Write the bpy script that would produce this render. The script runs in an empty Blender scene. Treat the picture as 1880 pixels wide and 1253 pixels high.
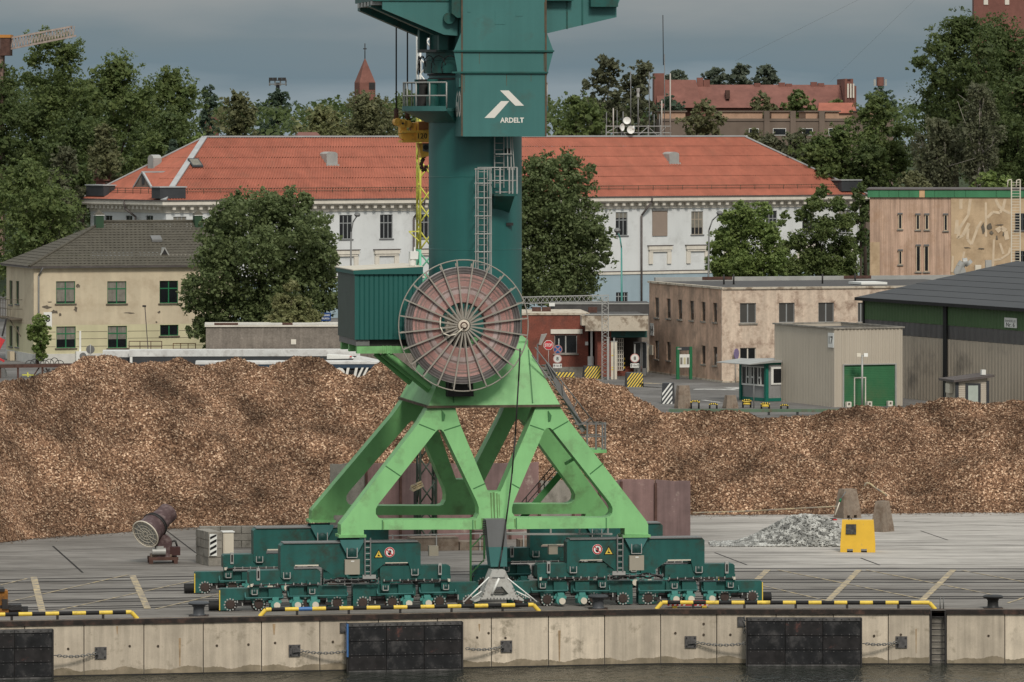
import bpy, math, random
import numpy as np
from mathutils import Vector, Matrix
from mathutils.geometry import tessellate_polygon
rnd = random.Random(7)
SC = bpy.context.scene
COL = SC.collection
R = math.radians
# ---------------------------------------------------------------- camera, sky, sun, exposure
F, H, HOR, CX = 10000.0, 20.0, 235.0, 940.0      # focal length (px of a 1880 wide frame), eye height, eye-level row
cam_d = bpy.data.cameras.new('camera')
cam = bpy.data.objects.new('camera', cam_d); COL.objects.link(cam)
cam.location = (0, 0, H); cam.rotation_euler = (R(90), 0, 0)
cam_d.sensor_width = 36.0
cam_d.lens = 36.0 * F / 1880.0
cam_d.shift_y = -(626.5 - HOR) / 1880.0
cam_d.clip_start = 1.0; cam_d.clip_end = 8000.0
SC.camera = cam
SUN_EL, SUN_AZ = R(43), R(166)                    # high soft sun behind a thick cloud cover, behind the viewer
w = bpy.data.worlds.new('World'); SC.world = w; w.use_nodes = True
nt = w.node_tree; nt.nodes.clear()
N, L = nt.nodes.new, nt.links.new
def nd(t, **k):
 n = N(t)
 for a, b in k.items(): setattr(n, a, b)
 return n
out = nd('ShaderNodeOutputWorld'); bg = nd('ShaderNodeBackground')
sky = nd('ShaderNodeTexSky', sky_type='NISHITA'); sky.sun_disc = False
sky.sun_elevation = SUN_EL; sky.sun_rotation = SUN_AZ; sky.air_density = 1.0; sky.dust_density = 3.0
tc = nd('ShaderNodeTexCoord'); sep = nd('ShaderNodeSeparateXYZ')
L(tc.outputs['Generated'], sep.inputs[0])
r1 = nd('ShaderNodeValToRGB'); cr = r1.color_ramp
def ramp(cr, stops):
 while len(cr.elements) > 1: cr.elements.remove(cr.elements[0])
 cr.elements[0].position = stops[0][0]; cr.elements[0].color = (*stops[0][1], 1)
 for p, c in stops[1:]:
  e = cr.elements.new(p); e.color = (*c, 1)
mp = nd('ShaderNodeMapping'); mp.inputs['Scale'].default_value = (19, 19, 95)
L(tc.outputs['Generated'], mp.inputs[0])
nz = nd('ShaderNodeTexNoise'); nz.inputs['Scale'].default_value = 1.0; nz.inputs['Detail'].default_value = 5; nz.inputs['Roughness'].default_value = .5
L(mp.outputs[0], nz.inputs[0])
sub = nd('ShaderNodeMath', operation='MULTIPLY_ADD'); sub.inputs[1].default_value = .017; sub.inputs[2].default_value = -.0085
L(nz.outputs['Fac'], sub.inputs[0])
ad = nd('ShaderNodeMath', operation='ADD'); L(sep.outputs['Z'], ad.inputs[0]); L(sub.outputs[0], ad.inputs[1])
mr = nd('ShaderNodeMapRange'); mr.inputs['From Min'].default_value = 0; mr.inputs['From Max'].default_value = .05
L(ad.outputs[0], mr.inputs['Value'])
ramp(cr, [(0, (2.25, 2.72, 3.0)), (.11, (2.15, 2.62, 2.9)), (.21, (1.36, 1.88, 2.2)), (.32, (1.48, 1.92, 2.15)), (.48, (2.3, 2.5, 2.55)), (1, (2.7, 2.85, 2.85))])
L(mr.outputs[0], r1.inputs[0])
z3 = nd('ShaderNodeMath', operation='MULTIPLY_ADD'); z3.inputs[1].default_value = 2.0; z3.inputs[2].default_value = 1.0
zc = nd('ShaderNodeMath', operation='MAXIMUM'); zc.inputs[1].default_value = 0
L(sep.outputs['Z'], zc.inputs[0]); L(zc.outputs[0], z3.inputs[0])
cl = nd('ShaderNodeVectorMath', operation='SCALE'); L(r1.outputs[0], cl.inputs[0]); L(z3.outputs[0], cl.inputs['Scale'])
mx = nd('ShaderNodeMix', data_type='RGBA'); mx.inputs['Factor'].default_value = .93
L(sky.outputs[0], mx.inputs[6]); L(cl.outputs[0], mx.inputs[7])
L(mx.outputs[2], bg.inputs['Color']); bg.inputs['Strength'].default_value = .078
L(bg.outputs[0], out.inputs[0])
sun_d = bpy.data.lights.new('sun', 'SUN'); sun_d.energy = 1.5; sun_d.angle = R(11); sun_d.color = (1.0, .93, .84)
sun = bpy.data.objects.new('sun', sun_d); COL.objects.link(sun)
sd = Vector((math.sin(SUN_AZ) * math.cos(SUN_EL), math.cos(SUN_AZ) * math.cos(SUN_EL), math.sin(SUN_EL)))
sun.rotation_euler = sd.to_track_quat('Z', 'Y').to_euler()
sun.location = (40, -60, 120)
SC.view_settings.view_transform = 'Standard'; SC.view_settings.look = 'None'
SC.view_settings.exposure = 0.62; SC.view_settings.gamma = 1.0; SC.view_settings.use_curve_mapping = False
SC.render.engine = 'CYCLES'
SC.cycles.use_denoising = True
SC.cycles.max_bounces = 5; SC.cycles.diffuse_bounces = 3; SC.cycles.glossy_bounces = 3; SC.cycles.transmission_bounces = 3
SC.cycles.use_adaptive_sampling = True; SC.cycles.adaptive_threshold = .01
SC.render.use_persistent_data = False
# ---------------------------------------------------------------- helpers
class Fr:
 """a local ground frame (u along, v away from the viewer, z up) at world X0,Y0 turned by deg; pixel rays meet its planes"""
 def __init__(s, X0, Y0, deg=0.0, Z0=0.0):
  s.X, s.Y, s.a, s.Z0 = X0, Y0, R(deg), Z0
  s.c, s.s = math.cos(s.a), math.sin(s.a)
 @staticmethod
 def px(x, ybase, deg=0.0, Z0=0.0):
  Y = (H - Z0) * F / (ybase - HOR)
  return Fr((x - CX) * Y / F, Y, deg, Z0)
 @staticmethod
 def at(x, Y, deg=0.0, Z0=0.0):
  return Fr((x - CX) * Y / F, Y, deg, Z0)
 def u(s, x, v=0.0):
  k = (x - CX) / F
  return (k * (s.Y + v * s.c) - s.X + v * s.s) / (s.c - k * s.s)
 def p(s, x, y, v=0.0):
  u = s.u(x, v); Y = s.Y + u * s.s + v * s.c
  return (u, H - (y - HOR) * Y / F - s.Z0)
 def v(s, x, u=0.0):
  k = (x - CX) / F
  return (s.X + u * s.c - k * (s.Y + u * s.s)) / (s.s + k * s.c)
 def q(s, x, y, u=0.0):
  v = s.v(x, u); Y = s.Y + u * s.s + v * s.c
  return (v, H - (y - HOR) * Y / F - s.Z0)
 def w(s, u, v, z=0.0):
  return (s.X + u * s.c - v * s.s, s.Y + u * s.s + v * s.c, s.Z0 + z)
 def m(s, v=0.0):                      # metres per pixel at that depth
  return (s.Y + v * s.c) / F
def P(x, y, Y):
 return Vector(((x - CX) * Y / F, Y, H - (y - HOR) * Y / F))
def gY(y, z=0.0): return (H - z) * F / (y - HOR)
def tag(o, label=None, cat=None, group=None, kind=None):
 if label: o['label'] = label
 if cat: o['category'] = cat
 if group: o['group'] = group
 if kind: o['kind'] = kind
 return o
def thing(name, label, cat, fr=None, group=None, loc=None, rz=0.0):
 o = bpy.data.objects.new(name, None); COL.objects.link(o)
 o.empty_display_size = .3
 if fr is not None:
  o.location = (fr.X, fr.Y, fr.Z0); o.rotation_euler = (0, 0, fr.a)
 elif loc is not None:
  o.location = loc; o.rotation_euler = (0, 0, rz)
 return tag(o, label, cat, group)
def copy_tree(o, parent=None):
 c = o.copy(); COL.objects.link(c)
 if parent: c.parent = parent
 for ch in list(o.children): copy_tree(ch, c)
 return c
def basis(d):
 d = Vector(d).normalized()
 a = Vector((0, 0, 1)) if abs(d.z) < .95 else Vector((1, 0, 0))
 x = d.cross(a).normalized(); y = d.cross(x).normalized()
 return x, y, d
class MB:
 def __init__(s): s.v, s.f, s.mi, s.sm = [], [], [], []
 def add(s, vs, fs, mi=0, smooth=False):
  b = len(s.v); s.v += [tuple(p) for p in vs]
  for f in fs: s.f.append(tuple(b + i for i in f)); s.mi.append(mi); s.sm.append(smooth)
  return s
 def box(s, x0, x1, y0, y1, z0, z1, mi=0):
  if x0 > x1: x0, x1 = x1, x0
  if y0 > y1: y0, y1 = y1, y0
  if z0 > z1: z0, z1 = z1, z0
  vs = [(x, y, z) for z in (z0, z1) for y in (y0, y1) for x in (x0, x1)]
  return s.add(vs, [(0, 2, 3, 1), (4, 5, 7, 6), (0, 1, 5, 4), (2, 6, 7, 3), (0, 4, 6, 2), (1, 3, 7, 5)], mi)
 def hexa(s, b, t, mi=0):               # bottom ring of 4, top ring of 4 (counter-clockwise from above)
  return s.add(list(b) + list(t), [(3, 2, 1, 0), (4, 5, 6, 7)] + [(i, (i + 1) % 4, 4 + (i + 1) % 4, 4 + i) for i in range(4)], mi)
 def quad(s, *ps, mi=0): return s.add(ps, [tuple(range(len(ps)))], mi)
 def bar(s, p, q, w, h=None, mi=0):
  h = h or w; p, q = Vector(p), Vector(q); x, y, d = basis(q - p)
  vs = []
  for c in (p, q):
   for sx, sy in ((-1, -1), (1, -1), (1, 1), (-1, 1)): vs.append(c + x * sx * w / 2 + y * sy * h / 2)
  return s.add(vs, [(0, 1, 2, 3), (7, 6, 5, 4), (0, 4, 5, 1), (1, 5, 6, 2), (2, 6, 7, 3), (3, 7, 4, 0)], mi)
 def tube(s, p, q, r, n=8, r2=None, mi=0, caps=True):
  p, q = Vector(p), Vector(q); x, y, d = basis(q - p); r2 = r if r2 is None else r2
  vs = []
  for c, rr in ((p, r), (q, r2)):
   for i in range(n):
    a = 2 * math.pi * i / n; vs.append(c + x * math.cos(a) * rr + y * math.sin(a) * rr)
  s.add(vs, [(i, n + i, n + (i + 1) % n, (i + 1) % n) for i in range(n)], mi, True)
  if caps: s.add(vs, [tuple(range(n)), tuple(range(2 * n - 1, n - 1, -1))], mi)
  return s
 def path(s, pts, r, n=6, mi=0):
  for a, b in zip(pts[:-1], pts[1:]):
   if (Vector(b) - Vector(a)).length > 1e-6: s.tube(a, b, r, n, mi=mi)
  return s
 def ring(s, c, axis, rr, r, n=48, k=6, a0=0, a1=None, mi=0):
  c = Vector(c); x, y, d = basis(axis); full = a1 is None
  a1 = a0 + 2 * math.pi if full else a1
  m = n if full else n + 1; vs = []
  for i in range(m):
   a = a0 + (a1 - a0) * i / n; e = x * math.cos(a) + y * math.sin(a)
   for j in range(k):
    b = 2 * math.pi * j / k; vs.append(c + e * (rr + math.cos(b) * r) + d * math.sin(b) * r)
  fs = []
  for i in range(n):
   i2 = (i + 1) % m
   for j in range(k): fs.append((i * k + j, i2 * k + j, i2 * k + (j + 1) % k, i * k + (j + 1) % k))
  return s.add(vs, fs, mi, True)
 def lathe(s, prof, c, axis, n=48, mi=0, smooth=True, caps=True):     # prof: (radius, height along axis)
  c = Vector(c); x, y, d = basis(axis); vs = []; k = len(prof)
  for i in range(n):
   a = 2 * math.pi * i / n; e = x * math.cos(a) + y * math.sin(a)
   for r, h in prof: vs.append(c + e * r + d * h)
  fs = []
  for i in range(n):
   i2 = (i + 1) % n
   for j in range(k - 1): fs.append((i * k + j, i * k + j + 1, i2 * k + j + 1, i2 * k + j))
  s.add(vs, fs, mi, smooth)
  if caps:
   if prof[0][0] > 1e-4: s.add([vs[i * k] for i in range(n)], [tuple(range(n))], mi)
   if prof[-1][0] > 1e-4: s.add([vs[i * k + k - 1] for i in range(n)], [tuple(range(n - 1, -1, -1))], mi)
  return s
 def prism(s, outer, holes, fn, mi=0, smi=None):     # fn(a, b, t) -> xyz, t = 0 front / 1 back
  loops = [list(outer)] + [list(h) for h in holes]
  flat = [p for l in loops for p in l]
  tris = tessellate_polygon([[Vector((a, b, 0)) for a, b in l] for l in loops])
  n = len(flat)
  vs = [fn(a, b, 0) for a, b in flat] + [fn(a, b, 1) for a, b in flat]
  fs = [tuple(t) for t in tris] + [tuple(n + i for i in reversed(t)) for t in tris]
  s.add(vs, fs, mi)
  fs = []; k = 0
  for l in loops:
   m = len(l)
   for i in range(m): fs.append((k + i, k + (i + 1) % m, n + k + (i + 1) % m, n + k + i))
   k += m
  return s.add(vs, fs, mi if smi is None else smi)
 def plate(s, pts, v0, v1, mi=0, holes=()):          # a polygon in the u-z plane, thick from v0 to v1
  return s.prism(pts, holes, lambda a, b, t: (a, v0 if t == 0 else v1, b), mi)
 def build(s, name, mats, parent=None, kind=None, label=None, recalc=True, matrix=None):
  me = bpy.data.meshes.new(name)
  me.from_pydata(s.v, [], s.f)
  if not isinstance(mats, (list, tuple)): mats = [mats]
  for m in mats: me.materials.append(m)
  if len(mats) > 1: me.polygons.foreach_set('material_index', s.mi)
  me.polygons.foreach_set('use_smooth', s.sm)
  if recalc:
   import bmesh
   bm = bmesh.new(); bm.from_mesh(me); bmesh.ops.remove_doubles(bm, verts=bm.verts, dist=1e-5)
   bmesh.ops.recalc_face_normals(bm, faces=bm.faces)
   for e in bm.edges:
    if len(e.link_faces) != 2 or e.calc_face_angle(0) > .7: e.smooth = False
   bm.to_mesh(me); bm.free()
  return link(name, me, parent, kind, label)
def link(name, me, parent=None, kind=None, label=None):
 o = bpy.data.objects.new(name, me); COL.objects.link(o)
 if parent: o.parent = parent
 if kind: o['kind'] = kind
 if label: o['label'] = label
 return o
def np_mesh(name, verts, quads, mat, smooth=False):
 me = bpy.data.meshes.new(name)
 nv, nf, k = len(verts), len(quads), quads.shape[1]
 me.vertices.add(nv); me.vertices.foreach_set('co', np.ascontiguousarray(verts, np.float32).ravel())
 me.loops.add(nf * k); me.loops.foreach_set('vertex_index', np.ascontiguousarray(quads, np.int32).ravel())
 me.polygons.add(nf); me.polygons.foreach_set('loop_start', np.arange(0, nf * k, k, dtype=np.int32))
 if smooth: me.polygons.foreach_set('use_smooth', np.ones(nf, bool))
 me.materials.append(mat); me.update(calc_edges=True)
 return me
FONT = None
def text(name, body, mat, parent, c, right, up, width=None, height=None, depth=.01, bold=0.0):
 """lettering as a thin raised mesh, centred on c, running along right, reading up"""
 cu = bpy.data.curves.new('t', 'FONT'); cu.body = body; cu.size = 1.0; cu.extrude = 0.0; cu.offset = bold
 cu.align_x = 'CENTER'; cu.align_y = 'CENTER'; cu.resolution_u = 3
 to = bpy.data.objects.new('t', cu); COL.objects.link(to)
 dg = bpy.context.evaluated_depsgraph_get()
 me = bpy.data.meshes.new_from_object(to.evaluated_get(dg))
 bpy.data.objects.remove(to); bpy.data.curves.remove(cu)
 n = len(me.vertices); co = np.empty(n * 3, np.float32); me.vertices.foreach_get('co', co); co = co.reshape(-1, 3)
 lo, hi = co.min(0), co.max(0); ctr = (lo + hi) / 2; sz = hi - lo
 sx = width / sz[0] if width else height / sz[1]
 sy = height / sz[1] if height else sx
 rt, u = Vector(right).normalized(), Vector(up).normalized()
 a = (co[:, 0] - ctr[0]) * sx; b = (co[:, 1] - ctr[1]) * sy
 new = np.array(c)[None] + a[:, None] * np.array(rt)[None] + b[:, None] * np.array(u)[None]
 me.vertices.foreach_set('co', new.astype(np.float32).ravel())
 me.materials.clear(); me.materials.append(mat); me.update(); me.name = name
 return link(name, me, parent)
# ---------------------------------------------------------------- materials
def new_mat(name):
 m = bpy.data.materials.new(name); m.use_nodes = True
 t = m.node_tree; b = t.nodes['Principled BSDF']
 return m, t, b
def sR(r, g, b):
 f = lambda c: ((c / 255 + .055) / 1.055) ** 2.4 if c > 10 else c / 3294.6
 return (f(r), f(g), f(b))
def mat(name, col, rough=.75, var=.12, scale=1.2, spec=.3, metal=0.0, streak=0.0, sscale=3.0, dirt=None, dscale=.7, dthr=.55, dsoft=.12,
  bump=0.0, bscale=30.0, fine=0.0, fscale=25.0, wave=None, coat=0.0):
 """paint / plaster / steel with uneven tone, rain streaks, patches of wear and fine relief, all in object metres"""
 m, t, b = new_mat(name)
 n, l = t.nodes.new, t.links.new
 co = n('ShaderNodeTexCoord').outputs['Object']
 base = n('ShaderNodeRGB'); base.outputs[0].default_value = (*col, 1); cur = base.outputs[0]
 def mul(cur, fac_out, lo, hi):
  mrn = n('ShaderNodeMapRange'); mrn.inputs[1].default_value = .25; mrn.inputs[2].default_value = .75
  mrn.inputs[3].default_value = lo; mrn.inputs[4].default_value = hi; l(fac_out, mrn.inputs[0])
  v = n('ShaderNodeVectorMath'); v.operation = 'SCALE'; l(cur, v.inputs[0]); l(mrn.outputs[0], v.inputs['Scale'])
  return v.outputs[0]
 def noise(sc, det=4, vec=None, rg=.6):
  k = n('ShaderNodeTexNoise'); k.inputs['Scale'].default_value = sc; k.inputs['Detail'].default_value = det; k.inputs['Roughness'].default_value = rg
  l(vec or co, k.inputs['Vector']); return k
 if var: cur = mul(cur, noise(scale, 5).outputs['Fac'], 1 - var, 1 + var)
 if fine: cur = mul(cur, noise(fscale, 3).outputs['Fac'], 1 - fine, 1 + fine)
 if streak:
  mpn = n('ShaderNodeMapping'); mpn.inputs['Scale'].default_value = (sscale, sscale, sscale * .05); l(co, mpn.inputs[0])
  cur = mul(cur, noise(1.0, 4, mpn.outputs[0]).outputs['Fac'], 1 - streak, 1 + streak * .6)
 if dirt is not None:
  k = noise(dscale, 7, rg=.68)
  mrn = n('ShaderNodeMapRange'); mrn.inputs[1].default_value = dthr - dsoft; mrn.inputs[2].default_value = dthr + dsoft; mrn.clamp = True
  l(k.outputs['Fac'], mrn.inputs[0])
  x = n('ShaderNodeMix'); x.data_type = 'RGBA'; l(mrn.outputs[0], x.inputs[0]); l(cur, x.inputs[6]); x.inputs[7].default_value = (*dirt, 1)
  cur = x.outputs[2]
 l(cur, b.inputs['Base Color'])
 b.inputs['Roughness'].default_value = rough; b.inputs['Metallic'].default_value = metal
 b.inputs['Specular IOR Level'].default_value = spec
 if bump:
  k = noise(bscale, 4)
  bm = n('ShaderNodeBump'); bm.inputs['Strength'].default_value = bump; bm.inputs['Distance'].default_value = .03
  l(k.outputs['Fac'], bm.inputs['Height']); l(bm.outputs[0], b.inputs['Normal'])
 if wave:                               # (axis, pitch in m, strength): pressed corrugation too fine to see singly
  ax, pitch, st = wave
  wv = n('ShaderNodeTexWave'); wv.bands_direction = ax; wv.inputs['Scale'].default_value = .314159 / pitch * 1.0; l(co, wv.inputs['Vector'])
  bm = n('ShaderNodeBump'); bm.inputs['Strength'].default_value = st; bm.inputs['Distance'].default_value = pitch * .3
  l(wv.outputs['Fac'], bm.inputs['Height']); l(bm.outputs[0], b.inputs['Normal'])
 return m
M = {}
M['green'] = mat('light green paint', (.195, .45, .175), rough=.5, var=.10, scale=.5, streak=.13, sscale=1.6, dirt=(.115, .17, .075), dscale=.8, dthr=.66, dsoft=.13, bump=.06, bscale=14)
M['seam'] = mat('weld seam', (.055, .17, .06), rough=.6)
M['teal'] = mat('dark green paint', (.019, .096, .084), rough=.45, var=.18, scale=.6, streak=.2, sscale=2.2, dirt=(.035, .04, .028), dscale=1.3, dthr=.62)
M['teal2'] = mat('faded green paint', (.052, .165, .155), rough=.5, var=.10, scale=.35, streak=.12, sscale=1.6, dirt=(.06, .11, .095), dscale=.7, dthr=.68)
M['column'] = mat('column green paint', (.020, .115, .105), rough=.38, var=.10, scale=.4, streak=.16, sscale=1.2, spec=.45)
M['tealrust'] = mat('rusty edge', (.10, .075, .05), rough=.8, var=.3, scale=3)
M['tealm'] = mat('motor green', (.07, .25, .22), rough=.4, var=.12)
M['galv'] = mat('galvanised steel', (.36, .36, .34), rough=.5, var=.15, metal=.2)
M['galvd'] = mat('dark galvanised steel', (.17, .17, .165), rough=.55, var=.2, metal=.2)
M['white'] = mat('white paint', (.72, .72, .68), rough=.5, var=.06)
M['cream'] = mat('cream enamel', (.60, .55, .45), rough=.5, var=.08)
M['beige'] = mat('beige cabinet', (.33, .30, .24), rough=.5, var=.06)
M['black'] = mat('black rubber', (.012, .012, .012), rough=.7, var=.3)
M['dark'] = mat('dark steel', (.028, .026, .025), rough=.6, var=.3, scale=4)
M['rust'] = mat('rusty steel', (.085, .045, .035), rough=.85, var=.4, scale=3, bump=.2)
M['wheel'] = mat('brown iron', (.050, .034, .028), rough=.7, var=.3, scale=6)
M['yellow'] = mat('yellow paint', (.72, .52, .075), rough=.45, var=.12, scale=4, dirt=(.22, .15, .05), dscale=5, dthr=.68)
M['blue'] = mat('blue paint', (.055, .15, .35), rough=.4)
M['red'] = mat('red paint', (.50, .045, .05), rough=.45)
M['grey'] = mat('grey paint', (.145, .15, .15), rough=.5, var=.1, streak=.1)
M['glass'] = mat('window glass', (.012, .014, .016), rough=.08, spec=.6, var=.4, scale=.5)
M['print'] = mat('black print', (.01, .01, .01), rough=.6, var=0)
M['wprint'] = mat('white print', (.70, .68, .62), rough=.6, var=0)
# ================================================================ SETTING: quay line, apron, yard, water, hill
QX = [-200, -46, -20.4, -6.74, 6.18, 21.2, 60, 200]           # quay edge polyline (X, Y) in metres
QPX = [(-20.4 / .02203 + 940, 1143)]
def _q(x, y): Y = gY(y); return ((x - CX) * Y / F, Y)
_ql = [_q(-300, 1149), _q(0, 1143), _q(640, 1131), _q(1215, 1120.5), _q(1880, 1121), _q(2200, 1121)]
_sl = (_ql[1][1] - _ql[0][1]) / (_ql[1][0] - _ql[0][0])
QL = [(-160.0, _ql[0][1] + _sl * (-160 - _ql[0][0]))] + _ql + [(160.0, _ql[-1][1])]
def qY(X): return float(np.interp(X, [p[0] for p in QL], [p[1] for p in QL]))
def qA(X):
 d = .5; return math.atan2(qY(X + d) - qY(X - d), 2 * d)
def qX(x, d=0.0):                           # X where the pixel column x meets the line d metres inland of the edge
 X = 0.0
 for _ in range(12): X = (x - CX) * (qY(X) + d) / F
 return X
def qfr(x, d=0.0, z=0.0):
 X = qX(x, d); f = Fr(X, qY(X) + d, math.degrees(qA(X)), z); return f
WZ = H - (1226 - HOR) * 224.4 / F           # water level
def ground_mat():
 m, t, b = new_mat('worn concrete apron'); n, l = t.nodes.new, t.links.new
 co = n('ShaderNodeTexCoord').outputs['Object']
 def noise(sc, scale=1.0, det=6, rg=.62):
  mp = n('ShaderNodeMapping'); mp.inputs['Scale'].default_value = sc; l(co, mp.inputs[0])
  k = n('ShaderNodeTexNoise'); k.inputs['Scale'].default_value = scale; k.inputs['Detail'].default_value = det; k.inputs['Roughness'].default_value = rg
  l(mp.outputs[0], k.inputs[0]); return k.outputs['Fac']
 def rampn(f, stops):
  r = n('ShaderNodeValToRGB'); ramp(r.color_ramp, stops); l(f, r.inputs[0]); return r.outputs[0]
 def mixn(f, a, bb, typ='MIX'):
  x = n('ShaderNodeMix'); x.data_type = 'RGBA'; x.blend_type = typ
  if hasattr(f, 'is_linked') or hasattr(f, 'links'): l(f, x.inputs[0])
  else: x.inputs[0].default_value = f
  for s_, i in ((a, 6), (bb, 7)):
   if isinstance(s_, tuple): x.inputs[i].default_value = (*s_, 1)
   else: l(s_, x.inputs[i])
  return x.outputs[2]
 base = rampn(noise((.12, .35, 1), 1.0), [(.3, (.115, .104, .092)), (.5, (.195, .18, .162)), (.7, (.27, .252, .23))])
 wear = rampn(noise((.5, 2.2, 1), 1.0, 8, .7), [(.38, (.72, .71, .70)), (.55, (1, 1, 1)), (.7, (1.12, 1.10, 1.08))])
 c = mixn(1.0, base, wear, 'MULTIPLY')
 sp = n('ShaderNodeSeparateXYZ'); l(co, sp.inputs[0])
 ma = n('ShaderNodeMapRange'); ma.inputs[1].default_value = 4; ma.inputs[2].default_value = 13; l(sp.outputs['X'], ma.inputs[0])
 mb = n('ShaderNodeMapRange'); mb.inputs[1].default_value = 243; mb.inputs[2].default_value = 250; l(sp.outputs['Y'], mb.inputs[0])
 mc = n('ShaderNodeMapRange'); mc.inputs[1].default_value = .30; mc.inputs[2].default_value = .62; l(noise((.14, .7, 1), 1.0, 8, .7), mc.inputs[0])
 q1 = n('ShaderNodeMath'); q1.operation = 'MULTIPLY'; l(ma.outputs[0], q1.inputs[0]); l(mb.outputs[0], q1.inputs[1])
 q2 = n('ShaderNodeMath'); q2.operation = 'MULTIPLY'; l(q1.outputs[0], q2.inputs[0]); l(mc.outputs[0], q2.inputs[1])
 c = mixn(q2.outputs[0], c, (.47, .44, .40))
 k = n('ShaderNodeMapRange'); k.inputs[1].default_value = .52; k.inputs[2].default_value = .70; l(noise((.25, 1.4, 1), 1.3, 7, .7), k.inputs[0])
 k2 = n('ShaderNodeMath'); k2.operation = 'MULTIPLY'; k2.inputs[1].default_value = .55; l(k.outputs[0], k2.inputs[0])
 c = mixn(k2.outputs[0], c, (.07, .065, .06))
 l(c, b.inputs['Base Color']); b.inputs['Roughness'].default_value = .85; b.inputs['Specular IOR Level'].default_value = .2
 bm = n('ShaderNodeBump'); bm.inputs['Strength'].default_value = .15; bm.inputs['Distance'].default_value = .02
 l(noise((6, 6, 6), 1.0, 4), bm.inputs['Height']); l(bm.outputs[0], b.inputs['Normal'])
 return m
M['ground'] = ground_mat()
M['asphalt'] = mat('grey asphalt', (.115, .108, .10), rough=.9, var=.25, scale=.25, streak=0, fine=.15, fscale=4, dirt=(.22, .21, .20), dscale=.12, dthr=.60)
M['rail'] = mat('embedded rail steel', (.07, .055, .048), rough=.5, var=.3, metal=.3)
M['groove'] = mat('rail groove dirt', (.018, .016, .014), rough=.9)
M['line'] = mat('worn yellow line paint', (.52, .41, .23), rough=.8, var=.2, scale=3, dirt=(.20, .18, .16), dscale=2.2, dthr=.48, dsoft=.12)
M['wline'] = mat('worn white line paint', (.55, .54, .51), rough=.8, dirt=(.14, .13, .12), dscale=2.0, dthr=.52)
M['conc'] = mat('quay concrete', (.40, .375, .315), rough=.85, var=.16, scale=.8, streak=.32, sscale=3.2, dirt=(.20, .17, .12), dscale=1.1, dthr=.66, dsoft=.08, fine=.08, bump=.15)
M['concg'] = mat('weathered grey concrete', (.27, .25, .215), rough=.9, var=.22, scale=1.4, streak=.2, sscale=2, dirt=(.13, .12, .10), dscale=1.8, dthr=.60, fine=.12, bump=.3, bscale=18)
M['concb'] = mat('brown stained concrete', (.25, .20, .155), rough=.9, var=.25, scale=1.6, streak=.25, sscale=3, dirt=(.12, .08, .055), dscale=1.8, dthr=.57, fine=.12, bump=.3)
M['capsteel'] = mat('rusty black quay edge', (.022, .017, .014), rough=.7, var=.5, scale=3, dirt=(.10, .055, .04), dscale=2.0, dthr=.62)
def apron():
 mb = MB(); far = 4000.0
 vs = [(x, y, 0) for x, y in QL] + [(160, far, 0), (-160, far, 0)]
 vs[0] = (-1500.0, QL[0][1] + _sl * (-1340), 0)
 vs[len(QL) - 1] = (1500.0, QL[-1][1], 0); vs[-2] = (1500, far, 0); vs[-1] = (-1500, far, 0)
 mb.add(vs, [tuple(range(len(vs)))])
 tag(mb.build('ground', M['ground'], recalc=False), kind='structure')
apron()
mb = MB(); mb.box(-400, 400, 300, 1500, -.2, .004); tag(mb.build('yard', M['asphalt']), kind='structure')
def strip(mb, d0, d1, z, X0=-90, X1=90, mi=0):
 xs = sorted([X0, X1] + [p[0] for p in QL if X0 < p[0] < X1])
 vs = [(x, qY(x) + d0, z) for x in xs] + [(x, qY(x) + d1, z) for x in xs]; n = len(xs)
 mb.add(vs, [(i, i + 1, n + i + 1, n + i) for i in range(n - 1)], mi)
for i, d in enumerate((5.6, 6.6, 8.8, 9.95, 13.8, 15.3, 19.7, 21.2)):
 mb = MB(); strip(mb, d, d + .09, .010, mi=0); strip(mb, d - .16, d, .006, mi=1); strip(mb, d + .09, d + .22, .006, mi=1)
 tag(mb.build('crane_rail' if i == 99 else 'track_rail', [M['rail'], M['groove']], recalc=False), kind='structure')
def gline(mb, pts, wd, z, mi=0):                     # a painted / cut line through pixel points on the ground
 for (x0, y0), (x1, y1) in zip(pts[:-1], pts[1:]):
  a = P(x0, y0, gY(y0)); b = P(x1, y1, gY(y1)); d = (b - a).normalized(); n = Vector((-d.y, d.x, 0)) * wd / 2
  mb.quad(*[(p.x, p.y, z) for p in (a - n, b - n, b + n, a + n)], mi=mi)
mb = MB()
for pts, wd in (([(97, 1003), (152, 1052)], .10), ([(306, 975), (360, 1016)], .08), ([(1580, 1025), (1615, 1038)], .10), ([(1312, 1015), (1372, 1038)], .09), ([(1690, 975), (1740, 992)], .08), ([(1660, 958), (1880, 968)], .06), ([(0, 1048), (360, 1040)], .08), ([(1290, 1038), (1880, 1036)], .08), ([(0, 1015), (250, 1005)], .05), ([(1380, 1000), (1880, 1002)], .05)):
 gline(mb, pts, wd, .005)
tag(mb.build('slab_joint', M['groove'], recalc=False), kind='structure')
mb = MB()
thick = [((62, 1060), (78, 1125)), ((243, 1057), (271, 1118)), ((1409, 1047), (1391, 1064)), ((1577, 1047), (1520, 1104)), ((1750, 1047), (1692, 1104))]
thin = [((0, 1075), (50, 1063)), ((18, 1105), (235, 1056)), ((98, 1123), (358, 1066)), ((285, 1119), (408, 1090)), ((1428, 1047), (1690, 1100)), ((1590, 1047), (1830, 1094)), ((1766, 1048), (1880, 1069)), ((1400, 1076), (1520, 1104)), ((1850, 1108), (1880, 1098))]
for a, b in thick: gline(mb, [a, b], .29, .013)
for a, b in thin: gline(mb, [a, b], .12, .015)
o = mb.build('road_marking', M['line'], recalc=False); tag(o, kind='structure')
mb = MB()
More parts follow.
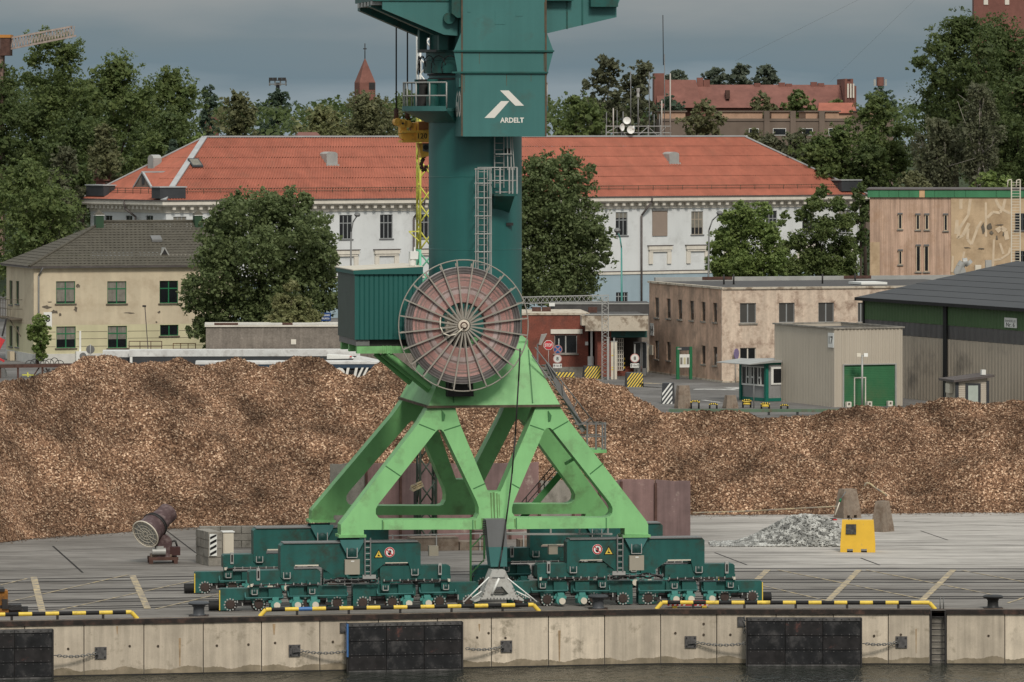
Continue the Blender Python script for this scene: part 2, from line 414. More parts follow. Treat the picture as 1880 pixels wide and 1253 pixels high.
for pts in ([(1275, 715), (1360, 716)], [(1340, 712), (1430, 722)], [(1290, 735), (1325, 740)]): gline(mb, pts, 1.6 if pts[0][1] < 720 else .4, .012)
tag(mb.build('yard_marking', M['wline'], recalc=False), kind='structure')
mb = MB(); gline(mb, [(1165, 710), (1215, 712)], .9, .3);
o = mb.build('kerb', M['line'], recalc=False); o['kind'] = 'structure'
def water():
 m, t, b = new_mat('dark harbour water'); n, l = t.nodes.new, t.links.new
 b.inputs['Base Color'].default_value = (.012, .016, .011, 1); b.inputs['Roughness'].default_value = .06; b.inputs['Specular IOR Level'].default_value = .36
 co = n('ShaderNodeTexCoord').outputs['Object']; h = None
 for sc, s_, st in (((.7, .35, 1), 1.0, 1.0), ((2.6, 1.2, 1), 1.0, .5), ((7, 3.5, 1), 1.0, .22)):
  mp = n('ShaderNodeMapping'); mp.inputs['Scale'].default_value = sc; l(co, mp.inputs[0])
  k = n('ShaderNodeTexNoise'); k.inputs['Scale'].default_value = s_; k.inputs['Detail'].default_value = 3; k.inputs['Distortion'].default_value = .6; l(mp.outputs[0], k.inputs[0])
  q = n('ShaderNodeMath'); q.operation = 'MULTIPLY'; q.inputs[1].default_value = st; l(k.outputs['Fac'], q.inputs[0])
  if h is None: h = q.outputs[0]
  else:
   a = n('ShaderNodeMath'); a.operation = 'ADD'; l(h, a.inputs[0]); l(q.outputs[0], a.inputs[1]); h = a.outputs[0]
 bm = n('ShaderNodeBump'); bm.inputs['Strength'].default_value = .9; bm.inputs['Distance'].default_value = .30
 l(h, bm.inputs['Height']); l(bm.outputs[0], b.inputs['Normal'])
 mb = MB(); mb.quad((-1500, -700, WZ), (1500, -700, WZ), (1500, 300, WZ), (-1500, 300, WZ))
 tag(mb.build('water', m, recalc=False), kind='structure')
water()
M['hill'] = mat('dark grass and scrub', (.035, .05, .02), rough=1, var=.5, scale=.2)  # mottled dark green, backing the dark gaps between the trees
def hill():
 xs = np.linspace(-420, 420, 43); ys = np.array([640, 670, 700, 740, 780, 840, 1000, 1300, 2000, 3500.])
 zs = np.array([-.5, 2, 5, 9, 12, 13, 13, 13, 12, 4.])
 vs, fs = [], []
 for j, y in enumerate(ys):
  for i, x in enumerate(xs): vs.append((x, y, zs[j] * (1 + .12 * math.sin(x * .05 + j)) ))
 for j in range(len(ys) - 1):
  for i in range(len(xs) - 1): a = j * len(xs) + i; fs.append((a, a + 1, a + len(xs) + 1, a + len(xs)))
 mb = MB(); mb.add(vs, fs, 0, True); tag(mb.build('hill', M['hill'], recalc=False), kind='structure')
hill()
# ---------------------------------------------------------------- quay wall: concrete panels, steel edge, plinth below water
wall = thing('quay_wall', 'long concrete quay wall of upright panels with a rusty black steel edge above the water', 'quay wall', loc=(0, 224.5, 0))
def qpt(X, d, z): return (X, qY(X) + d - 224.5, z)
def qbox(mb, Xa, Xb, d0, d1, z0, z1, mi=0):
 xs = [Xa] + [p[0] for p in QL if Xa + .05 < p[0] < Xb - .05] + [Xb]
 for a, b in zip(xs[:-1], xs[1:]):
  mb.hexa([qpt(a, d0, z0), qpt(b, d0, z0), qpt(b, d1, z0), qpt(a, d1, z0)], [qpt(a, d0, z1), qpt(b, d0, z1), qpt(b, d1, z1), qpt(a, d1, z1)], mi)
ZP = -2.2
edges = [qX(x, -.0) for x in (-330, -220, -110, -10, 45, 154, 264, 373, 480, 587, 695, 803, 902, 1007, 1110, 1213, 1316, 1425, 1530, 1631, 1707)]
edges2 = [qX(x) for x in (1738, 1845, 1952, 2060, 2170, 2280)]
pr = random.Random(3)
pt = [mat('quay concrete', (.58 * k, .50 * k, .39 * k), rough=.85, var=.16, scale=.8 + i * .1, streak=.30, sscale=2.6 + i * .4, dirt=(.20, .17, .12), dscale=1.1, dthr=.64, dsoft=.08, fine=.08, bump=.15) for i, k in enumerate((1.0, .90, 1.08, .82))]
for es in (edges, edges2):
 for a, b in zip(es[:-1], es[1:]):
  mb = MB(); j = pr.uniform(-.012, .012)
  qbox(mb, a + .018, b - .018, .05 + j, .5, ZP, -.17)
  mb.build('quay_panel', pt[pr.randrange(4)], wall)
mb = MB(); qbox(mb, -150, edges[-1], .30, 2.5, -7, -.30); qbox(mb, edges2[0], 150, .30, 2.5, -7, -.30); qbox(mb, edges[-1], edges2[0], .48, 2.5, -7, -.30)
qbox(mb, -150, edges[-1], .02, .3, -7, ZP - .01, 1); qbox(mb, edges2[0], 150, .02, .3, -7, ZP - .01, 1)
mb.build('quay_core', [M['concg'], M['dark']], wall)
mb = MB(); qbox(mb, -150, edges[-1] + .02, -.03, .30, -.165, .02); qbox(mb, edges2[0] - .02, 150, -.03, .30, -.165, .02); qbox(mb, edges[-1] + .02, edges2[0] - .02, .30, .40, -.12, .02)
mb.build('edge_beam', M['capsteel'], wall)
mb = MB(); qbox(mb, -150, 150, .302, .62, -.1, .012); mb.build('kerb_strip', M['concb'], wall)
M['stain'] = mat('rust weep', (.33, .235, .14), rough=.9, var=.4, scale=4); M['hole'] = mat('dark tie hole', (.07, .055, .04), rough=1, var=.4, scale=8)
for x, y0, y1, w_ in ((330, 1172, 1224, .045), (1027, 1158, 1216, .05), (503, 1146, 1166, .06), (880, 1146, 1160, .04), (1682, 1155, 1200, .03), (215, 1150, 1165, .04)):
 X = qX(x); mb = MB(); zz = lambda y: H - (y - HOR) * qY(X) / F
 mb.add([qpt(X - w_, .035, zz(y0)), qpt(X + w_, .035, zz(y0)), qpt(X + w_ * .4, .035, zz(y1)), qpt(X - w_ * .3, .035, zz(y1))], [(0, 1, 2, 3)]); mb.build('rust_streak', M['stain'], wall)
for x, y in ((125, 1192), (238, 1187), (290, 1187), (398, 1186), (456, 1184), (505, 1181), (611, 1179), (876, 1171), (897, 1163), (928, 1172), (1240, 1163), (1292, 1146), (1292, 1166), (1341, 1166), (1605, 1168), (1654, 1166), (1815, 1168)):
 X = qX(x); p = qpt(X, .03, H - (y - HOR) * qY(X) / F); mb = MB(); mb.tube(p, (p[0], p[1] + .05, p[2]), .055, 8); mb.build('tie_hole', M['hole'], wall)
M['tide'] = mat('brown tide mark', (.33, .27, .19), rough=.75, var=.25, scale=1.5, streak=.3, sscale=3, dirt=(.16, .135, .09), dscale=1.6, dthr=.5, dsoft=.2)
r7 = random.Random(9)
for es in (edges, edges2):
 for a, b in zip(es[:-1], es[1:]):
  mb = MB(); n = 44; X_ = [a + .03 + (b - a - .06) * k / n for k in range(n + 1)]; h_ = [ZP + .2 + .05 * math.sin(x * 2.3) + .04 * math.sin(x * 5.1) + r7.uniform(0, .035) for x in X_]
  mb.add([qpt(x, .03, ZP) for x in X_] + [qpt(x, .03, z) for x, z in zip(X_, h_)], [(k, k + 1, n + k + 2, n + k + 1) for k in range(n)]); mb.build('tide_mark', M['tide'], wall)
la, lb = edges[-1], edges2[0]
mb = MB()
for X in (la + .05, lb - .05): qbox(mb, X - .035, X + .035, .0, .10, -2.45, -.02)
mb.build('ladder_rail', M['dark'], wall)
for k in range(9):
 mb = MB(); z = -.28 - k * .26; mb.tube(qpt(la + .05, .06, z), qpt(lb - .05, .06, z), .025, 6); mb.build('rung', M['dark'], wall)
mb = MB()
for X in (lb - .22, lb - .08): mb.path([qpt(X, .75, 0), qpt(X, .75, .42), qpt(X, .55, .50), qpt(X, .5, .02)], .018, 6)
mb.build('grab_rail', M['galvd'], wall)
# ---------------------------------------------------------------- fenders, chains
M['pad'] = mat('scuffed black fender pad', (.016, .016, .017), rough=.42, var=.6, scale=1.6, streak=.3, sscale=1.5, dirt=(.085, .08, .078), dscale=1.5, dthr=.62, dsoft=.12)
M['pad2'] = mat('scraped black fender pad', (.020, .018, .018), rough=.45, var=.6, scale=2.4, dirt=(.12, .05, .04), dscale=1.3, dthr=.64, dsoft=.05)
M['fendst'] = mat('grey fender steel', (.105, .10, .097), rough=.6, var=.35, scale=3, dirt=(.03, .03, .03), dscale=2.5, dthr=.55)
def fender(xa, xb, label, nblue=False):
 fa = qfr((xa + xb) / 2, -.75)
 t = thing('quay_fender', label, 'fender', fa, 'fender panels on the quay wall')
 w = abs(fa.u(xb) - fa.u(xa)); h0, h1 = -.25, -2.36
 x0, x1 = -w / 2, w / 2
 mb = MB(); mb.box(x0, x1, .09, .30, h1, h0); mb.build('fender_frame', M['dark'], t)
 pw = (w - .10) / 3; ph = (h0 - h1 - .34) / 3
 for i in range(3):
  for j in range(3):
   a = x0 + .05 + i * pw + .015; zt = h0 - .15 - j * ph - .012
   mb = MB(); mb.box(a, a + pw - .03, 0, .09, zt - ph + .024, zt)
   o = mb.build('fender_pad', M['pad2'] if (i + j * 2) % 3 == 1 else M['pad'], t)
   mb = MB()
   for q in range(5):
    for zz in (zt - .05, zt - ph + .07):
     x = a + .12 + q * (pw - .27) / 4; mb.tube((x, 0, zz), (x, -.012, zz), .022, 6)
   mb.build('bolts', M['fendst'], o, kind='stuff')
 for zt, zb in ((h0, h0 - .14), (h1 + .18, h1)):
  for i in range(3):
   a = x0 + .05 + i * pw; mb = MB(); mb.box(a + .01, a + pw - .01, -.004, .09, zb + .01, zt); o = mb.build('edge_plate', M['fendst'], t)
   mb = MB()
   for q in range(5): x = a + .15 + q * (pw - .3) / 4; mb.tube((x, -.004, (zt + zb) / 2), (x, -.014, (zt + zb) / 2), .03, 6)
   mb.build('bolts', M['dark'], o, kind='stuff')
 mb = MB(); mb.box(x0 - .01, x0 + .045, -.006, .3, -1.62 if nblue else h1, h0 - .02); mb.build('edge_strip', M['blue'] if nblue else M['dark'], t)
 mb = MB(); mb.box(x1 - .045, x1 + .02, -.006, .3, h1, h0 - .02); mb.build('edge_strip', M['dark'], t)
 mb = MB()
 for x in (x0 + w * .25, x0 + w * .75): mb.tube((x, .30, -1.3), (x, .86, -1.3), .45, 20)
 mb.build('rubber_cone', M['black'], t)
 return t
fender(-114, 98, 'black fender panel cut off by the left edge of the photo')
fender(638, 850, 'black fender panel with a blue strip down its left edge, below the green crane', True)
fender(1370, 1582, 'black fender panel left of the recessed quay ladder, scraped reddish in the middle')
def chain(xp, xf, zp, label):
 f = qfr(xp, -.02); dirn = 1 if xf > xp else -1
 t = thing('fender_chain', label, 'chain', f, 'chains holding the fenders')
 mb = MB(); mb.box(-.24, .24, .0, .07, zp - .24, zp + .24); o = mb.build('anchor_plate', M['fendst'], t)
 mb = MB()
 for sx in (-.17, .17):
  for sz in (-.17, .17): mb.tube((sx, 0, zp + sz), (sx, -.03, zp + sz), .035, 6)
 mb.build('bolts', M['dark'], o, kind='stuff')
 mb = MB(); mb.plate([(-.1 * 1, zp + .08), (.18 * dirn, zp + .05), (.18 * dirn, zp - .05), (-.1, zp - .08)], -.10, .0); mb.build('lug', M['fendst'], t)
 L_ = abs(f.u(xf) - .15 * dirn) ; ln = L_ + .05
 n = max(4, int(ln / .125));
 src = None
 for k in range(n):
  s_ = (k + .5) / n; x = dirn * (.2 + s_ * (ln - .1)); z = zp - .10 * 4 * s_ * (1 - s_) * min(1, ln / 2); y = -.06 - s_ * .45
  mb = MB(); a = .095; pts = [(x - a, y, z), (x - a * .6, y, z + .045), (x + a * .6, y, z + .045), (x + a, y, z), (x + a * .6, y, z - .045), (x - a * .6, y, z - .045), (x - a, y, z)] if k % 2 == 0 else [(x - a, y, z), (x - a * .6, y - .045, z), (x + a * .6, y - .045, z), (x + a, y, z), (x + a * .6, y + .045, z), (x - a * .6, y + .045, z), (x - a, y, z)]
  mb.path(pts, .018, 5); mb.build('chain_link', M['galvd'], t)
chain(185, 98, -1.32, 'fender chain and anchor plate nearest the left edge of the quay wall')
chain(541, 636, -1.38, 'fender chain and anchor plate on the wall left of the blue edged fender')
chain(930, 852, -1.38, 'fender chain and anchor plate right of the blue edged fender')
chain(1268, 1368, -1.32, 'fender chain and anchor plate left of the reddish scraped fender')
chain(1655, 1584, -1.32, 'short fender chain and anchor plate between the scraped fender and the ladder')
for x, lab in ((1361, 'small grey bracket plate at the upper left corner of the scraped fender'), (631, 'small grey bracket plate at the upper left corner of the blue edged fender')):
 f = qfr(x, .02); t = thing('bracket_plate', lab, 'bracket', f)
 mb = MB(); mb.box(-.16, .16, -.04, .05, -.68, -.28); mb.build('plate', M['fendst'], t)
 for k in range(6):
  mb = MB(); x_ = .12; z = -.3 - k * .12; mb.ring((x_, -.09, z), (0, 1, 0) if k % 2 else (1, 0, 0), .05, .017, 10, 5); mb.build('chain_link', M['galvd'], t)
# ---------------------------------------------------------------- striped guard rails along the edge
def guard(xa, xb, endl, endr, label, blue=-1, d=.62, rise=.26):
 Xa, Xb = qX(xa, d), qX(xb, d); X0 = (Xa + Xb) / 2
 t = thing('guard_rail', label, 'guard rail', loc=(X0, qY(X0) + d, 0), group='striped guard rails on the quay edge')
 def pt(X, z): return (X - X0, qY(X) - qY(X0), z)
 step = .545; n = max(3, round((Xb - Xa - (.35 if endl else 0) - (.35 if endr else 0)) / step)); a0 = Xa + (.35 if endl else 0); b0 = Xb - (.35 if endr else 0)
 for k in range(n):
  a, b = a0 + (b0 - a0) * k / n, a0 + (b0 - a0) * (k + 1) / n
  mb = MB(); mb.tube(pt(a, rise), pt(b, rise), .085, 10); mb.build('striped_segment', M['blue'] if k == blue else (M['yellow'] if k % 2 else M['black']), t)
 if endl:
  mb = MB(); mb.path([pt(a0, rise), pt(a0 - .22, rise), pt(Xa - .12, -.02)], .088, 10); mb.build('bent_end', M['yellow'], t)
 if endr:
  mb = MB(); mb.path([pt(b0, rise), pt(b0 + .22, rise), pt(Xb + .12, -.02)], .088, 10); mb.build('bent_end', M['yellow'], t)
 m = max(2, round((b0 - a0) / 2.0))
 for k in range(m):
  X = a0 + (b0 - a0) * (k + .5) / m; mb = MB(); p = pt(X, 0); mb.box(p[0] - .05, p[0] + .05, p[1] - .05, p[1] + .05, 0, rise); mb.build('post', M['dark'], t)
guard(-190, 247, False, True, 'yellow and black guard rail running out of the left edge of the photo')
guard(482, 985, True, True, 'yellow and black guard rail in front of the left bogies with one blue stripe', blue=2)
guard(1210, 1712, True, True, 'yellow and black guard rail above the scraped fender, ending at the ladder')
# ---------------------------------------------------------------- bollards
M['boll'] = mat('blue grey bollard paint', (.060, .064, .070), rough=.5, var=.2)
M['boll2'] = mat('black bollard paint', (.018, .018, .018), rough=.5, var=.2)
def bollard(x, ybase, h, m, label):
 f = Fr.px(x, ybase); t = thing('bollard', label, 'bollard', f, 'mooring bollards')
 mb = MB(); mb.lathe([(.30, 0), (.26, .04), (.23, .1), (.225, h * .55), (.27, h * .70), (.42, h * .80), (.44, h * .88), (.36, h * .97), (.15, h)], (0, 0, 0), (0, 0, 1), 24); mb.build('post', m, t)
 mb = MB(); mb.box(-.40, .40, -.3, .3, .004, .03); mb.build('base_plate', M['capsteel'], t)
bollard(365, 1131, .60, M['boll'], 'blue grey mooring bollard left of the crane bogies')
bollard(1098, 1118, .60, M['boll'], 'grey mooring bollard standing in front of the right hand bogies')
bollard(1823, 1117, .56, M['boll2'], 'black mooring bollard right of the quay ladder')
# ================================================================ BUILDINGS
M['wwall'] = mat('pale blue grey render', (.63, .65, .645), rough=.9, var=.05, scale=.4, streak=.07, sscale=.8, dirt=(.48, .49, .48), dscale=.6, dthr=.64)
M['wblue'] = mat('light blue render', (.30, .385, .43), rough=.9, var=.08, scale=.4, streak=.08, sscale=.8)
M['corn'] = mat('cream stone cornice', (.64, .60, .52), rough=.85, var=.1, scale=.8, streak=.12, sscale=2)
M['roof'] = mat('orange corrugated sheet', (.335, .112, .072), rough=.8, var=.17, scale=.5, streak=.12, sscale=.8, fine=.08, fscale=2.5, dirt=(.25, .10, .065), dscale=.6, dthr=.66)
M['roofcap'] = mat('grey roof flashing', (.36, .37, .37), rough=.5, var=.15)
M['gutter'] = mat('dark gutter', (.10, .085, .08), rough=.7, var=.3)
M['wframe'] = mat('grey window frame', (.26, .27, .27), rough=.6)
M['wframe2'] = mat('taupe window frame', (.34, .29, .23), rough=.6)
M['sill'] = mat('grey window sill', (.15, .15, .15), rough=.7)
M['curtain'] = mat('drawn curtain', (.20, .19, .16), rough=.9, var=.25, scale=3, streak=.3, sscale=9)
M['blind'] = mat('dark grey blind', (.062, .06, .055), rough=.8, var=.1)
M['shutter'] = mat('brown roller shutter', (.27, .215, .175), rough=.8, var=.08)
M['dgrey'] = mat('dark grey sheet', (.045, .048, .052), rough=.5, var=.2)
M['gwin'] = mat('green window frame', (.02, .145, .06), rough=.5)
M['cwall'] = mat('cream render', (.56, .48, .345), rough=.9, var=.09, scale=.5, streak=.12, sscale=1.2, dirt=(.40, .32, .22), dscale=.55, dthr=.63, dsoft=.14, fine=.05)
M['clow'] = mat('pale yellow painted base', (.55, .51, .33), rough=.9, var=.07, scale=.5, streak=.1, sscale=1)
M['plinth'] = mat('white plinth', (.55, .54, .50), rough=.9, var=.12)
M['bare'] = mat('bare render patch', (.13, .11, .085), rough=1, var=.4, scale=5)
M['tile'] = mat('dark olive roof tile', (.078, .070, .053), rough=.75, var=.2, scale=1.2, fine=.15, fscale=6)
M['vent'] = mat('green sheet vent', (.03, .065, .035), rough=.5)
M['b14'] = mat('stained pink render', (.58, .39, .28), rough=.95, var=.18, scale=.45, streak=.26, sscale=1.8, dirt=(.25, .185, .14), dscale=.60, dthr=.57, dsoft=.13, fine=.08, fscale=5)
M['b14f'] = mat('blotched beige render', (.64, .52, .41), rough=.95, var=.22, scale=.9, streak=.26, sscale=2.2, dirt=(.28, .20, .15), dscale=.9, dthr=.56, dsoft=.09, fine=.12, fscale=4)
M['flatroof'] = mat('flat roof felt', (.075, .072, .07), rough=.95, var=.25)
M['brick'] = mat('red brown brick', (.20, .065, .045), rough=.9, var=.25, scale=1.0, fine=.25, fscale=9, dirt=(.10, .05, .04), dscale=.8, dthr=.60)
M['fascia'] = mat('flaking concrete fascia', (.52, .46, .37), rough=.9, var=.2, dirt=(.25, .20, .15), dscale=1.2, dthr=.55, dsoft=.06)
M['ribbed'] = mat('grey beige sheet cladding', (.45, .40, .325), rough=.55, var=.05, scale=.3, streak=.06, sscale=.8)
M['rollgreen'] = mat('green shutter slat', (.03, .135, .055), rough=.6, var=.15, dirt=(.06, .12, .05), dscale=.6, dthr=.6)
M['hallg'] = mat('hall green cladding', (.065, .12, .048), rough=.6, var=.1, scale=.3)
M['hallgrey'] = mat('hall translucent grey band', (.105, .10, .098), rough=.5, var=.12, scale=.5, streak=.15, sscale=1.5)
M['hallb'] = mat('hall beige cladding', (.42, .36, .285), rough=.6, var=.08, scale=.25, streak=.1, sscale=.8, dirt=(.10, .09, .08), dscale=.2, dthr=.66)
M['hallroof'] = mat('dark grey roof sheet', (.040, .041, .043), rough=.6, var=.12, scale=.3)
M['tan'] = mat('pinkish ribbed render', (.50, .345, .255), rough=.95, var=.16, scale=.5, streak=.45, sscale=3.0, dirt=(.36, .23, .15), dscale=.7, dthr=.62, fine=.08)
M['tan2'] = mat('repaired tan render', (.50, .37, .235), rough=.95, var=.14, scale=.7, streak=.10, sscale=1.5, dirt=(.28, .19, .11), dscale=.5, dthr=.58, fine=.1)
M['patchw'] = mat('pale repair render', (.58, .465, .33), rough=.95, var=.15, scale=2)
M['copper'] = mat('green fascia sheet', (.05, .19, .09), rough=.6, var=.15, scale=.6, streak=.1)
M['farbrick'] = mat('dull red brick and tile', (.185, .082, .065), rough=.9, var=.25, scale=.35, fine=.12, fscale=2)
M['farconc'] = mat('brown grey concrete', (.165, .128, .102), rough=.95, var=.2, scale=.3, streak=.15, sscale=.6)
M['farpink'] = mat('pink brick infill', (.40, .26, .18), rough=.95, var=.18)
M['rough'] = mat('rough grey render', (.19, .165, .14), rough=1, var=.25, scale=1.2, streak=.25, sscale=3, fine=.25, fscale=7)
M['teal3'] = mat('kiosk green frame', (.01, .135, .10), rough=.5)
M['kgrey'] = mat('kiosk grey panel', (.26, .26, .255), rough=.6, wave=('X', .12, .5))
M['interior'] = mat('dark grey inner wall', (.06, .055, .05), rough=1)  # plain dark grey for the inner wall of the covered gate
def window(par, fr, x0, x1, y0, y1, v=0.0, side=None, mframe=None, n=3, transom=True, sill=True, curtain=0.0, cmat='curtain', name='window', msill=None, opening=True):
 """frame with mullions (window) > pane, sill; on plane v (front) or on plane u = side"""
 mframe = mframe or M['wframe']
 if side is None:
  (u0, z1), (u1, z0) = fr.p(x0, y0, v), fr.p(x1, y1, v)
  f = lambda a, d, z: (a, v + d, z)
 else:
  (a, z1), (b, z0) = fr.q(x0, y0, side), fr.q(x1, y1, side); u0, u1 = min(a, b), max(a, b)
  f = lambda a, d, z: (side + d, a, z)
 t = .055; o_ = .11 if opening else -.07
 def bx(mb, a0, a1, d0, d1, z0_, z1_, mi=0):
  p, q = f(a0, d0 + o_, z0_), f(a1, d1 + o_, z1_); mb.box(p[0], q[0], p[1], q[1], p[2], q[2], mi)
 mb = MB()
 bx(mb, u0, u0 + t, -.012, .05, z0, z1); bx(mb, u1 - t, u1, -.012, .05, z0, z1); bx(mb, u0 + t, u1 - t, -.012, .05, z1 - t, z1); bx(mb, u0 + t, u1 - t, -.012, .05, z0, z0 + t)
 for k in range(1, n):
  a = u0 + (u1 - u0) * k / n; bx(mb, a - t * .9, a + t * .9, -.010, .045, z0 + t, z1 - t)
 if transom: z = z0 + (z1 - z0) * .66; bx(mb, u0 + t, u1 - t, -.006, .04, z - t * .9, z + t * .9)
 o = mb.build(name, mframe, par)
 mb = MB(); bx(mb, u0 + .01, u1 - .01, .012, .035, z0 + .01, z1 - .01)
 mb.build('pane', M['glass'], o)
 if curtain:
  mb = MB(); zz = z1 - (z1 - z0) * curtain; bx(mb, u0 + t * .9, u1 - t * .9, .004, .011, zz, z1 - t); mb.build('curtain', M[cmat], o)
 if opening: OPEN.setdefault((par.name, round(v if side is None else side, 3), side is None), []).append((u0, u1, z0, z1))
 if sill:
  mb = MB(); bx(mb, u0 - .12, u1 + .12, -.10 - o_, .0 if opening else .05, z0 - .11, z0 - .004); mb.build('sill', msill or M['sill'], o)
 return o
OPEN = {}
def facade(par, name, m, plane, a0, a1, z0, z1, front=True, depth=.2):
 """a wall face with its window openings cut out and their reveals"""
 rs_ = [r for r in OPEN.get((par.name, round(plane, 3), front), []) if r[0] > a0 and r[1] < a1 and r[2] > z0 - .001 and r[3] < z1 + .001]
 f = (lambda a, d, z: (a, plane + d, z)) if front else (lambda a, d, z: (plane + d, a, z))
 U = sorted({a0, a1} | {x for r in rs_ for x in r[:2]}); Z = sorted({z0, z1} | {x for r in rs_ for x in r[2:]}); mb = MB()
 for a, b in zip(U[:-1], U[1:]):
  for c, d in zip(Z[:-1], Z[1:]):
   m0, m1 = (a + b) / 2, (c + d) / 2
   if not any(r[0] < m0 < r[1] and r[2] < m1 < r[3] for r in rs_): mb.quad(f(a, 0, c), f(b, 0, c), f(b, 0, d), f(a, 0, d))
 for a, b, c, d in rs_:
  for p, q in (((a, c), (b, c)), ((b, c), (b, d)), ((b, d), (a, d)), ((a, d), (a, c))): mb.quad(f(p[0], 0, p[1]), f(q[0], 0, q[1]), f(q[0], depth, q[1]), f(p[0], depth, p[1]))
 return mb.build(name, m, par)
# ---- long white house with the orange hipped roof
HS = Fr.at(305, 562, 33)
wh = thing('long_house', 'long three storey pale white house with an orange hipped roof behind the trees', 'house', HS); wh['wallmat'] = 'wwall'
LEN = HS.u(1578); DEP = HS.v(166, 0)
zE = 12.15; zb = HS.p(1140, 500)[1]
mb = MB(); mb.box(.3, LEN, .3, DEP, zb, zE); mb.build('wall_core', M['wwall'], wh)
mb = MB(); mb.box(-.06, LEN + .06, .3, DEP, 0, zb - .25); mb.build('basement_core', M['wblue'], wh)
mb = MB(); mb.box(-.16, LEN + .16, -.16, DEP, zb - .25, zb + .02); mb.build('string_course', M['corn'], wh)
mb = MB(); mb.box(-.18, LEN + .18, -.18, DEP + .1, zb + .02, zb + .12); mb.build('ledge_flashing', M['gutter'], wh)
mb = MB(); mb.box(-.12, LEN + .12, -.12, DEP, zE - .95, zE - .6); mb.box(-.2, LEN + .2, -.2, DEP, zE - .6, zE - .12); mb.box(-.95, LEN + .95, -.95, DEP + .5, zE - .12, zE + .28); mb.box(-.7, LEN + .7, -.7, DEP + .5, zE - .28, zE - .12)
mb.build('cornice', M['corn'], wh)
k = 0; u = .4
bme = None
def dentil(x0, x1, y0, y1):
 mb = MB(); mb.box(x0, x1, y0, y1, zE - .62, zE - .285); return mb.build('cornice_bracket', M['corn'], wh)
src = dentil(-.18, .18, -.66, -.2); src.location = (.6, 0, 0)
for i in range(1, 84):
 o = src.copy(); COL.objects.link(o); o.parent = wh; o.location = (.6 + i * (LEN - 1.2) / 83, 0, 0)
src2 = dentil(-.66, -.2, -.18, .18); src2.location = (0, .6, 0)
for i in range(1, 18):
 o = src2.copy(); COL.objects.link(o); o.parent = wh; o.location = (0, .6 + i * (DEP - 1.2) / 17, 0)
mb = MB(); mb.box(-1.05, LEN + 1.05, -1.05, -.92, zE + .28, zE + .40); mb.box(-1.05, -.92, -.92, DEP + .5, zE + .28, zE + .40); mb.box(LEN + .92, LEN + 1.05, -.92, DEP, zE + .28, zE + .4); mb.build('gutter', M['gutter'], wh)
zR0 = zE + .32; rin = .75; hR = DEP / 2
zR = HS.p(800, 252, hR)[1]
rA = HS.u(376, hR); rB = HS.u(1367, hR)
e0, e1, d0, d1 = -rin, LEN + rin, -rin, DEP + rin
def corr(mb, A, B, C, D, pitch=.34, amp=.10):        # corrugated strip: bottom edge A->B, top edge D->C, waves run across
 A, B, C, D = map(Vector, (A, B, C, D)); n = max(4, int((B - A).length / (pitch / 2)))
 nrm = (B - A).cross(D - A).normalized()
 vs = []
 for i in range(n + 1):
  t = i / n; o = nrm * (amp if i % 2 else 0); vs += [A.lerp(B, t) + o, D.lerp(C, t) + o]
 mb.add(vs, [(2 * i, 2 * i + 2, 2 * i + 3, 2 * i + 1) for i in range(n)])
NC = 6
for k in range(NC):
 t0, t1 = k / NC, (k + 1) / NC; lift = Vector((0, 0, .03)); z0_, z1_ = zR0 + (zR - zR0) * t0, zR0 + (zR - zR0) * t1
 f = lambda t: (e0 + (rA - e0) * t, e1 + (rB - e1) * t, d0 + (hR - d0) * t, d1 + (hR - d1) * t)
 a, b = f(t0), f(t1)
 mb = MB(); corr(mb, Vector((a[0], a[2], z0_)) + lift, Vector((a[1], a[2], z0_)) + lift, (b[1], b[2], z1_), (b[0], b[2], z1_)); mb.build('roof_course', M['roof'], wh)
 mb = MB(); corr(mb, Vector((a[0], a[3], z0_)) + lift, Vector((a[0], a[2], z0_)) + lift, (b[0], b[2], z1_), (b[0], b[3], z1_)); mb.build('roof_course', M['roof'], wh)
 mb = MB(); corr(mb, Vector((a[1], a[2], z0_)) + lift, Vector((a[1], a[3], z0_)) + lift, (b[1], b[3], z1_), (b[1], b[2], z1_)); mb.build('roof_course', M['roof'], wh)
 mb = MB(); corr(mb, Vector((a[1], a[3], z0_)) + lift, Vector((a[0], a[3], z0_)) + lift, (b[0], b[3], z1_), (b[1], b[3], z1_)); mb.build('roof_course', M['roof'], wh)
mb = MB(); T = (rA, hR, zR + .08); T2 = (rB, hR, zR + .08)
mb.bar(T, T2, .45, .16)
mb.build('ridge_cap', M['roofcap'], wh)
for p, q in (((e0, d0, zR0 + .1), T), ((e0, d1, zR0 + .1), T), ((e1, d0, zR0 + .1), T2), ((e1, d1, zR0 + .1), T2)):
 mb = MB(); mb.bar(p, q, .62, .14); mb.build('hip_cap', M['roofcap'], wh)
mb = MB()
for k in range(2): mb.bar((e0 + 1.2, d0 + .9, zR0 + .95 + .28 * k), (e1 - 1.2, d0 + .9, zR0 + .95 + .28 * k), .05)
for k in range(46):
 u = e0 + 1.4 + k * (e1 - e0 - 2.8) / 45; mb.bar((u, d0 + .9, zR0 + .5), (u, d0 + .9, zR0 + 1.25), .05)
for k in range(2): mb.bar((e0 + .9, d0 + 1.2, zR0 + .95 + .28 * k), (e0 + .9, d1 - 1.2, zR0 + .95 + .28 * k), .05)
for k in range(10):
 v = d0 + 1.4 + k * (d1 - d0 - 2.8) / 9; mb.bar((e0 + .9, v, zR0 + .5), (e0 + .9, v, zR0 + 1.25), .05)
mb.build('snow_guard', M['tealrust'], wh)
def slope(u, t): return (u, d0 + (hR - d0) * t, zR0 + (zR - zR0) * t)
